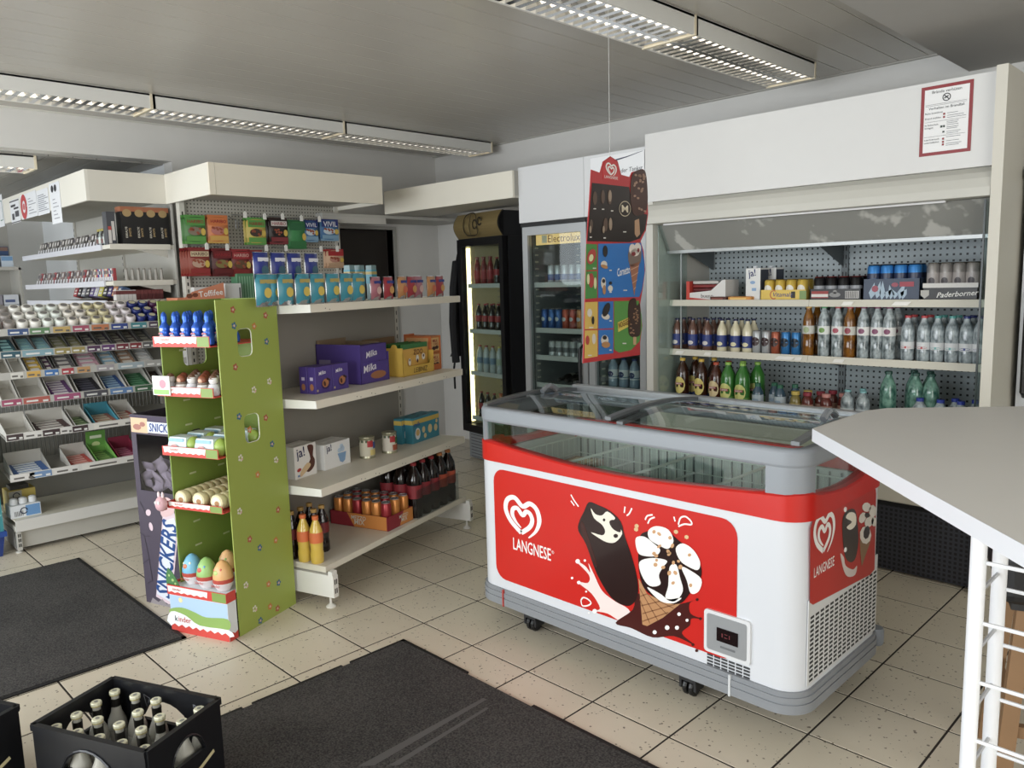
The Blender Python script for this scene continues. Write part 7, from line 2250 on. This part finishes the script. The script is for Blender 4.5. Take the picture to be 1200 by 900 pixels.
lines = lambda w_, h_, n, a=.1, b=.8: [rect(w_ * a, h_ * (.15 + .7 * k / n), w_ * (b - .15 * (k % 3)), h_ * (.15 + .7 * k / n) + .006) for k in range(n)]
notice('white notice cut by the left picture edge on the canopy', -6, 2, 229, 267, lambda w_, h_: [('frame', stroke([(w_ * .5, h_ * .2), (w_ * .9, h_ * .2), (w_ * .9, h_ * .8), (w_ * .5, h_ * .8)], .01), '#5f8a7c')])
notice('white notice with black bars and a dark picture on the canopy', 11, 22, 234, 262, lambda w_, h_: [('bars', [rect(0, h_ * .92, w_, h_ * .97), rect(0, h_ * .02, w_, h_ * .06)], '#2a2a2e'), ('picture', [rect(w_ * .15, h_ * .15, w_ * .4, h_ * .42), rect(w_ * .5, h_ * .25, w_ * .9, h_ * .5)], '#4a4c54'), ('name', [rect(w_ * .1, h_ * .7, w_ * .6, h_ * .8), rect(w_ * .4, h_ * .58, w_ * .9, h_ * .66)], '#3a3c44')])
notice('white notice with a red oval emblem on the canopy', 23, 42, 226, 256, lambda w_, h_: [('red_oval', stroke(ell(w_ * .2, h_ * .5, w_ * .15, h_ * .38, 0, 18) + [(w_ * .35, h_ * .5)], .05), '#c4363c'), ('emblem', [ell(w_ * .2, h_ * .5, w_ * .07, h_ * .14, 0, 10)], '#cf5a5e'), ('print', lines(w_, h_, 6, .5, .95), '#8a8d96')])
notice('white notice with columns of small print on the canopy', 42, 56, 222, 252, lambda w_, h_: [('print', lines(w_, h_, 9, .1, .95), '#8a8d96')])
notice('long white notice with a dark emblem hanging below the canopy', 57, 69, 214, 263, lambda w_, h_: [('emblem', [ell(w_ * .3, h_ * .86, w_ * .13, h_ * .09, 0, 10), ell(w_ * .6, h_ * .86, w_ * .13, h_ * .09, 0, 10)], '#23252c'), ('print', lines(w_, h_ * .8, 6, .25, .8), '#8a8d96')])
# black upright boxes at the end
bb = thing('black_gift_box', '', 'box')
obj('box', MB().box(-.042, 0, 0, .042, .10, .262), mat('#171516', .45), bb)
obj('copper_top', MB().box(-.0425, -.0005, .228, .0425, .1005, .2625), mat('#a8623a', .4), bb)
flat('seal', [ell(0, .218, .030, .026, 0, 14)], mat('#a88a54', .4), bb, (0, 0, 0), 0, .001)
txt('EISKALTE', .075, mat('#e0d9c8', .5), bb, (-.012, 0, .085), 0, .0012, tilt=90, bold=.03)
txt('SHOTS', .06, mat('#c9a86a', .5), bb, (.012, 0, .085), 0, .0012, tilt=90, bold=.03)
bbp = Proto(bb)
for k in range(4):
    bbp.put((AX1 - .012, AY0 + .09 + .045 + k * .0815, 1.8685), RAD(90), lp(k, 4) + ' black box with copper top and gold seal on the upper corner shelf', 'black boxes on the corner shelf')
t = thing('tool_holder', 'clear upright holder with lighters left of the black boxes', 'holder', (AX1 - .04, AY0 + .035, 1.8685), RAD(90))
obj('case', MB().box(-.028, .0, 0, .028, .08, .225), mat('#4a4c52', .3), t)
obj('lighters', MB().box(-.022, -.004, .01, -.004, .0, .10).box(.002, -.004, .03, .02, .0, .16), mat('#cfc9c4', .35), t)
obj('red_tabs', MB().box(-.022, -.006, .10, -.002, -.001, .125), mat('#b8443c', .4), t)
vb = Proto(bottle('spirit_miniature', 'bottle', .12, .019, '#8f9a94', '#a89a3a', '#c4cdc4', (.15, .5), .5, shape='milk', caph=.14))
vk = Proto(bottle('spirit_miniature', 'bottle', .12, .019, '#1a1618', '#a89a3a', '#6a3a34', (.15, .4), .5, shape='milk', caph=.14))
for k in range(8):
    (vb if k % 4 < 2 else vk).put((AX1 - .15 - (k // 2) * .048, AY0 + .03 + (k % 2) * .05, 1.8685), 0, '%s pair along the shelf, %s miniature spirit bottle with gold cap' % (ORD[k // 2], ('front', 'rear')[k % 2]), 'miniature bottles')
# blister packs along the rails
random.seed(13)


def blister_row(z, x_start, n, step, cols_, name, where, tiltx=18, h_=.095, w_=.05, y=.02):
    for k in range(n):
        c = cols_[k % len(cols_)]
        t = thing('tobacco_pack', '%s %s pack from the corner, %s' % (ORD[k] if k < len(ORD) else 'last', name, where), 'tobacco', (x_start - k * step, AY0 + y, z + .0055), 0, name + ' packs ' + where)
        t.rotation_euler = (RAD(-tiltx), 0, 0)
        obj('pack', MB().box(-w_ / 2, 0, 0, w_ / 2, .018, h_), mat(c, .4), t)
        flat('print', [rect(-w_ * .38, h_ * .55, w_ * .38, h_ * .85)], mat('#55525a' if c[1] > '8' else '#c9c4c0', .5), t, (0, 0, 0), 0, .001)
        obj('pusher_tag', MB().box(-w_ * .3, -.008, .0, w_ * .3, -.004, h_ * .32), mat('#d9d8dc', .35), t)


blister_row(1.868, -3.06, 22, .072, ('#6d6a66', '#8a8680', '#4a4642', '#a09a94', '#3a3634'), 'grey blister', 'on the upper corner shelf', 14)
blister_row(1.616, -2.80, 12, .034, ('#a83a40', '#d9d6d2', '#2f3f8c', '#b8464a', '#d4c9a0', '#c98a7a', '#8fb0c9'), 'bright cigarette', 'on the middle corner shelf', 0, .085, .030)
blister_row(1.616, -3.24, 20, .078, ('#8a7470', '#a09690', '#6a5a58', '#a8484a', '#9a948e'), 'brown blister', 'on the middle corner shelf', 14)
for k in range(7):
    t = thing('cigar_tube', lp(k, 7) + ' clear cigar tube standing at the corner shelf end', 'tube', (AX1 - .02, AY0 + .10 + k * .04, 1.6165), 0, 'clear cigar tubes')
    obj('tube', MB().lathe([(.012, 0), (.012, .07), (.009, .078)], 8), mat('#a9a59c', .3), t, smooth=True)
    obj('stopper', MB().lathe([(.010, .078), (.010, .088)], 8), mat('#8a867c', .4), t)
for k in range(12):
    t = thing('cigarette_carton', lp(k, 12) + ' slim red and white pack on the lowest corner shelf', 'tobacco', (AX1 - .015, AY0 + .03 + k * .027, 1.4785), RAD(90), 'slim packs on the lowest corner shelf')
    obj('pack', MB().box(-.0125, 0, 0, .0125, .06, .075), mat('#5f2a2c' if k > 4 else '#d6d2cf', .4), t)
    obj('stripe', MB().box(-.0128, -.0006, .045, .0128, .0606, .07), mat('#7a3a3a', .4), t)
random.seed(31)
for k in range(11):
    c = ('#3f5a80', '#c98a5a', '#4a3a78', '#2c2a38', '#c9c03a', '#b9b6c4', '#6a5a8c', '#33323a', '#8a8c94', '#2a2a30', '#a83038')[k]
    t = thing('rolling_paper_box', lp(10 - k, 11) + ' tilted rolling paper box on the lowest tobacco shelf', 'tobacco', (-2.84 - k * .10, AY0 + .05, 1.5005), 0, 'rolling paper boxes')
    t.rotation_euler = (RAD(-20), 0, 0)
    obj('box', MB().box(-.042, 0, 0.015, .042, .05, .085), mat(c, .45), t)
    flat('print', [rect(-.03, .03, .03, .045), rect(-.02, .055, .02, .07)], mat('#d0ccc6', .5), t, (0, 0, 0), 0, .001)
t = thing('brown_rack_tray', 'long dark brown tray under the rolling paper boxes', 'tray', (-2.80, AY0 - .04, 1.4785), 0)
obj('tray', MB().box(-1.3, .05, 0, 0.02, .30, .004).box(-1.3, .296, 0, .02, .30, .10), mat('#4a2a1c', .6), t)
# far shelf with blue packs behind the tobacco run
fs2 = thing('far_shelf', 'far grey shelf with blue and white packs at the left picture edge', 'shelf', (-5.4, .22, 0), RAD(90))
obj('shelf_board', MB().box(-.9, 0, 1.767, .30, .35, 1.797), mat('#b9b6ae', .5), fs2)
obj('shelf_board', MB().box(-.9, 0, 1.325, .30, .35, 1.355), mat('#b9b6ae', .5), fs2)
obj('back_panel', MB().box(-.9, .35, .05, .30, .37, 2.2), mat('#a5a299', .6), fs2)
obj('side_panel', MB().box(.28, .0, .02, .30, .35, 1.79), mat('#a9a69d', .6), fs2)
for k in range(6):
    x = .20 - k * .11
    carton('tobacco_tin', '%s blue white tobacco pack from the right on the far upper shelf' % ORD[k], 'tobacco', (-5.4 - .02, (.22 + x), 1.7975), RAD(90), .095, .10, .10, '#c4d2e0', 'packs on the far shelf', 0, [('blue_band', [rect(-.045, .055, .045, .095)], '#6f9cc9', 0, .001)])
    carton('tobacco_pouch', '%s dark blue tobacco pouch from the right behind the far packs' % ORD[k], 'tobacco', (-5.4 - .14, (.22 + x), 1.7975), RAD(90), .09, .06, .19, '#35507c', 'pouches on the far shelf', 0, [('copper_top', [rect(-.04, .15, .04, .185)], '#8a6a5a', 0, .001)])
for k in range(8):
    x = .20 - (k % 4) * .13
    carton('cigarette_box', '%s grey cigarette box from the right, %s layer on the far lower shelf' % (ORD[k % 4], ('lower', 'upper')[k // 4]), 'tobacco', (-5.4 - .02, (.22 + x), 1.3555 + (k // 4) * .095), RAD(90), .12, .10, .09, ('#c9cdd6', '#8a8690', '#b9bcc6', '#dfe0e4')[k % 4], 'boxes on the far lower shelf', 0, [('print', [rect(-.05, .02, .03, .045)], '#4f5f8c', 0, .001)])

# ================================================================ doormats
CARP = carpet_mat('ribbed_carpet', '#1a1918', '#4c4946')


def doormat(label, x0, y0, x1, y1, gaps=()):
    t = thing('doormat', label, 'doormat', (x0, y0, 0.0005), 0)
    w_, d_ = x1 - x0, y1 - y0
    obj('carpet', MB().box(.018, .018, 0, w_ - .018, d_ - .018, .008), CARP, t)
    rb = MB()
    for (a, b) in gaps[0]:
        rb.box(a, d_ - .02, 0, b, d_, .006)
    for (a, b) in gaps[1]:
        rb.box(0, a, 0, .02, b, .006)
    rb.box(0, 0, 0, w_, .02, .006).box(w_ - .02, 0, 0, w_, d_, .006)
    obj('rubber_border', rb, mat('#131211', .7), t)
    return t


doormat('dark grey doormat on the left in front of the purple bin', -1.875, -1.75, -.338, -.150, ([(0, 1.537)], [(0, 1.6)]))
m2 = doormat('large dark grey doormat with frayed border in front of the freezer', .405, -1.2, 2.6, .497, ([(0, .43), (.79, 2.195)], [(0, .95), (.99, 1.38), (1.42, 1.697)]))
flat_top('scuff', [[(.63, 1.04), (.665, 1.08), (.64, 1.60), (.622, 1.60)], [(.70, 1.11), (.722, 1.135), (.69, 1.565), (.678, 1.56)]], mat('#555351', .95), m2, .0086)

# ================================================================ bottle crates
CRB = mat('#121317', .38)


def crate(label, x, y, rz):
    t = thing('bottle_crate', label, 'crate', (x, y, .009), rz, 'black bottle crates')
    W_, D_, H_ = .425, .282, .292
    th = .012
    hw, hd = W_ / 2, D_ / 2

    def wall(p, q, length, side):
        """wall with an arched grip opening, in (s,z) along its length"""
        gw_, z0, z1 = length * .24, H_ - .115, H_ - .045
        mb = MB()
        pts_l = [(-length / 2, 0), (-gw_, 0), (-gw_, H_), (-length / 2, H_)]
        mb.prism(pts_l, -th / 2, th / 2, 'y')
        mb.prism([(gw_, 0), (length / 2, 0), (length / 2, H_), (gw_, H_)], -th / 2, th / 2, 'y')
        arch = [(-gw_ + 2 * gw_ * k / 8, z0 + (z1 - z0) * math.sin(math.pi * k / 8) ** .6) for k in range(9)]
        mb.prism([(-gw_, 0), (gw_, 0), (gw_, z0), (-gw_, z0)], -th / 2, th / 2, 'y')
        for a, b in zip(arch, arch[1:]):
            mb.prism([a, b, (b[0], H_), (a[0], H_)], -th / 2, th / 2, 'y')
        mb.rot(Matrix.Translation(p) @ Matrix.Rotation(q, 4, 'Z'))
        w__ = obj('wall', mb, CRB, t)
        rm = MB().tube([Matrix.Translation(p) @ Matrix.Rotation(q, 4, 'Z') @ Vector((a, -th / 2 - .002, b + .006)) for a, b in arch], .004, 5)
        obj('grip_rib', rm, CRB, w__)
        rm2 = MB().box(-length / 2 - .003, -th / 2 - .004, H_ - .016, length / 2 + .003, th / 2 + .001, H_ + .002)
        rm2.rot(Matrix.Translation(p) @ Matrix.Rotation(q, 4, 'Z'))
        obj('rim', rm2, CRB, w__)
        rm3 = MB().box(-length / 2 - .003, -th / 2 - .004, .0, length / 2 + .003, th / 2 + .001, .03)
        rm3.rot(Matrix.Translation(p) @ Matrix.Rotation(q, 4, 'Z'))
        obj('skirt', rm3, CRB, w__)
        return w__
    wf_ = wall((0, -hd, 0), 0, W_, 0)
    wall((0, hd, 0), RAD(180), W_, 0)
    wr2 = wall((hw, 0, 0), RAD(90), D_, 1)
    wall((-hw, 0, 0), RAD(-90), D_, 1)
    # pale printed ribbon on the right wall
    flat('ribbon_print', stroke(spline([(-.10, .10), (-.03, .115), (.03, .125), (.10, .15)], 4), .012), mat('#c9bd8a', .5), wr2, (hw + th / 2 + .0, 0, 0), 90, .0015)
    obj('floor', MB().box(-hw, -hd, .004, hw, hd, .012), CRB, t)
    gr_ = MB()
    for k in range(1, 5):
        gr_.box(-hw + k * W_ / 5 - .002, -hd, .012, -hw + k * W_ / 5 + .002, hd, .12)
    for k in range(1, 4):
        gr_.box(-hw, -hd + k * D_ / 4 - .002, .012, hw, -hd + k * D_ / 4 + .002, .12)
    obj('divider', gr_, CRB, t)
    # embossed marks inside the far wall
    flat('inner_marks', stroke([(-.08, H_ - .03), (-.07, H_ - .07), (-.055, H_ - .04), (-.08, H_ - .03)], .004) + stroke([(.12, H_ - .03), (.13, H_ - .07), (.145, H_ - .04), (.12, H_ - .03)], .004), mat('#6f7176', .4), t, (0, hd - th / 2, 0), 0, .0015)
    return t


CA = RAD(24.7)
CC = Vector((.685, -.72, 0))
crate('black plastic crate holding capped beer bottles in the foreground', CC.x, CC.y, CA)
beer = Proto(bottle('beer_bottle', 'bottle', .262, .030, '#a9a79c', '#d9d6c0', '#c9c8c0', (.10, .52), .45, shape='beer', caph=.035))
for ch in beer.root.children:
    if ch.name.startswith('cap'):
        ch.data.materials[0] = mat('#dcd9b8', .35, .2)
obj('neck_foil', MB().lathe([(.0138, .205), (.0142, .222), (.0145, .238)], 14, cap=False), mat('#15130f', .4), beer.root, smooth=True)
obj('crown_edge', MB().lathe([(.0155, .2485), (.0150, .256)], 18, cap=False), mat('#b8ad6a', .35, .3), beer.root)
flat_top('crown_print', [ell(0, 0, .008, .006, 30, 8)], mat('#8a8a80', .5), beer.root, .2624)
empty_spots = {(1, 2), (4, 1), (3, 3)}
for i in range(5):
    for j in range(4):
        if (i, j) in empty_spots:
            continue
        lx_, ly_ = -.17 + i * .085, -.1055 + j * .0703
        beer.put((CC.x + lx_ * math.cos(CA) - ly_ * math.sin(CA), CC.y + lx_ * math.sin(CA) + ly_ * math.cos(CA), .0215), CA + i * 1.3 + j, '%s bottle, %s row from the front, in the foreground crate' % (('leftmost', 'second', 'third', 'fourth', 'rightmost')[i], ('first', 'second', 'third', 'rear')[j]), 'beer bottles in the crate')
crate('second black crate cut off at the bottom left corner', .262, -1.165, RAD(25))

# ================================================================ counter table with tube legs
TZ_ = 1.10
tv = Vector((.688, -.732, 0)).normalized()          # along the near edge
tn = Vector((.732, .688, 0)).normalized()
c0 = Vector((2.094, .762, 0))
tb_ = thing('high_table', 'high white-edged table with grey top and white tube legs', 'table', (c0.x, c0.y, 0), 0)
far_l = Vector((2.132, 1.237, 0)) - c0
W_ = .80
poly = [Vector((0, 0, 0)), tv * 1.9, tv * 1.9 + tn * W_, far_l + tn * .42, far_l, Vector((.003, 1.149 - .762, 0))]
poly[3] = Vector((2.52, 1.57, 0)) - c0
pl_ = [(p.x, p.y) for p in poly]
obj('table_top', MB().prism(pl_, TZ_ - .038, TZ_ - .001), mat('#dfe2e8', .35), tb_)
ins = [(p.x, p.y) for p in poly]
flat_top('laminate', [ins], mat('#d3d0ca', .42, vary=.02), tb_, TZ_ - .0004)
TWH = mat('#e4e6ea', .35)
L1 = CAM + ray(1141, 760) * 1.57
L2 = L1 + Vector((0.0, .165, 0))
legs = []
for i, q in enumerate((L1, L2, L1 + Vector((.55, 0, 0)), L2 + Vector((.55, 0, 0)))):
    lp_ = (q.x - c0.x, q.y - c0.y)
    legs.append(lp_)
    obj('leg', MB().lathe([(.015, .0), (.015, TZ_ - .0385)], 14, *lp_), TWH, tb_, smooth=True)
    obj('foot_plate', MB().lathe([(.03, 0), (.03, .006)], 14, *lp_), TWH, tb_)
for k in range(8):
    z = .10 + k * .125
    for a, b in ((0, 2), (1, 3)):
        za = z + (.02 if a else 0)
        obj('rung', MB().tube([(*legs[a], za), (*legs[b], za)], .0042, 6), TWH, tb_)
    obj('cross_rung', MB().tube([(*legs[0], z + .055), (*legs[1], z + .055)], .0042, 6), mat('#b9bbbf', .35), tb_)
    obj('cross_rung', MB().tube([(*legs[2], z + .055), (*legs[3], z + .055)], .0042, 6), mat('#b9bbbf', .35), tb_)

# ================================================================ bar stool behind the table
SPx = CAM + ray(1256, 690) * 2.3
stl = thing('bar_stool', 'black seated bar stool with wooden legs behind the high table', 'stool', (SPx.x, SPx.y, 0), RAD(20))
obj('seat', MB().box(-.20, -.19, .60, .20, .19, .76), mat('#121214', .5), stl, bevel=.03, seg=3)
obj('seat_plate', MB().box(-.17, -.16, .58, .17, .16, .60), mat('#202022', .5), stl)
WOOD = mat('#84613a', .55, vary=.18)
for sx in (-1, 1):
    for sy in (-1, 1):
        lg = MB()
        a, b = .135, .175
        lg.add([(sx * a - .02, sy * a - .02, .58), (sx * a + .02, sy * a - .02, .58), (sx * a + .02, sy * a + .02, .58), (sx * a - .02, sy * a + .02, .58),
                (sx * b - .022, sy * b - .022, 0), (sx * b + .022, sy * b - .022, 0), (sx * b + .022, sy * b + .022, 0), (sx * b - .022, sy * b + .022, 0)],
               [(0, 1, 2, 3), (7, 6, 5, 4), (0, 4, 5, 1), (1, 5, 6, 2), (2, 6, 7, 3), (3, 7, 4, 0)])
        obj('leg', lg, WOOD, stl)
for sy in (-1, 1):
    obj('stretcher', MB().box(-.155, sy * .158 - .012, .20, .155, sy * .158 + .012, .235), WOOD, stl)
    obj('stretcher', MB().box(sy * .158 - .012, -.155, .27, sy * .158 + .012, .155, .305), WOOD, stl)

# ================================================================ teal cleaning display at the left edge
q = onz(6, 640)
td_ = thing('teal_display', 'teal wave-printed display with blue base at the left picture edge', 'display stand', (-2.28, -.62, 0), RAD(90))
obj('panel', MB().box(-.30, 0, .14, .19, .30, .70), mat('#2f8f96', .4), td_)
flat('waves', [q_ for k in range(5) for q_ in stroke(spline([(-.28, .2 + k * .08), (-.1, .23 + k * .08), (.05, .19 + k * .09), (.185, .25 + k * .09)], 4), .008)], mat('#7fc4c4', .45), td_, (0, 0, 0), 0, .001)
obj('shelf_lip', MB().box(-.30, -.02, .12, .20, .32, .15), mat('#1d4a9c', .4), td_)
obj('base', MB().prism([(-.26, 0), (.17, 0), (.19, .12), (-.28, .12)], 0, .28, 'y'), mat('#16337c', .45), td_)
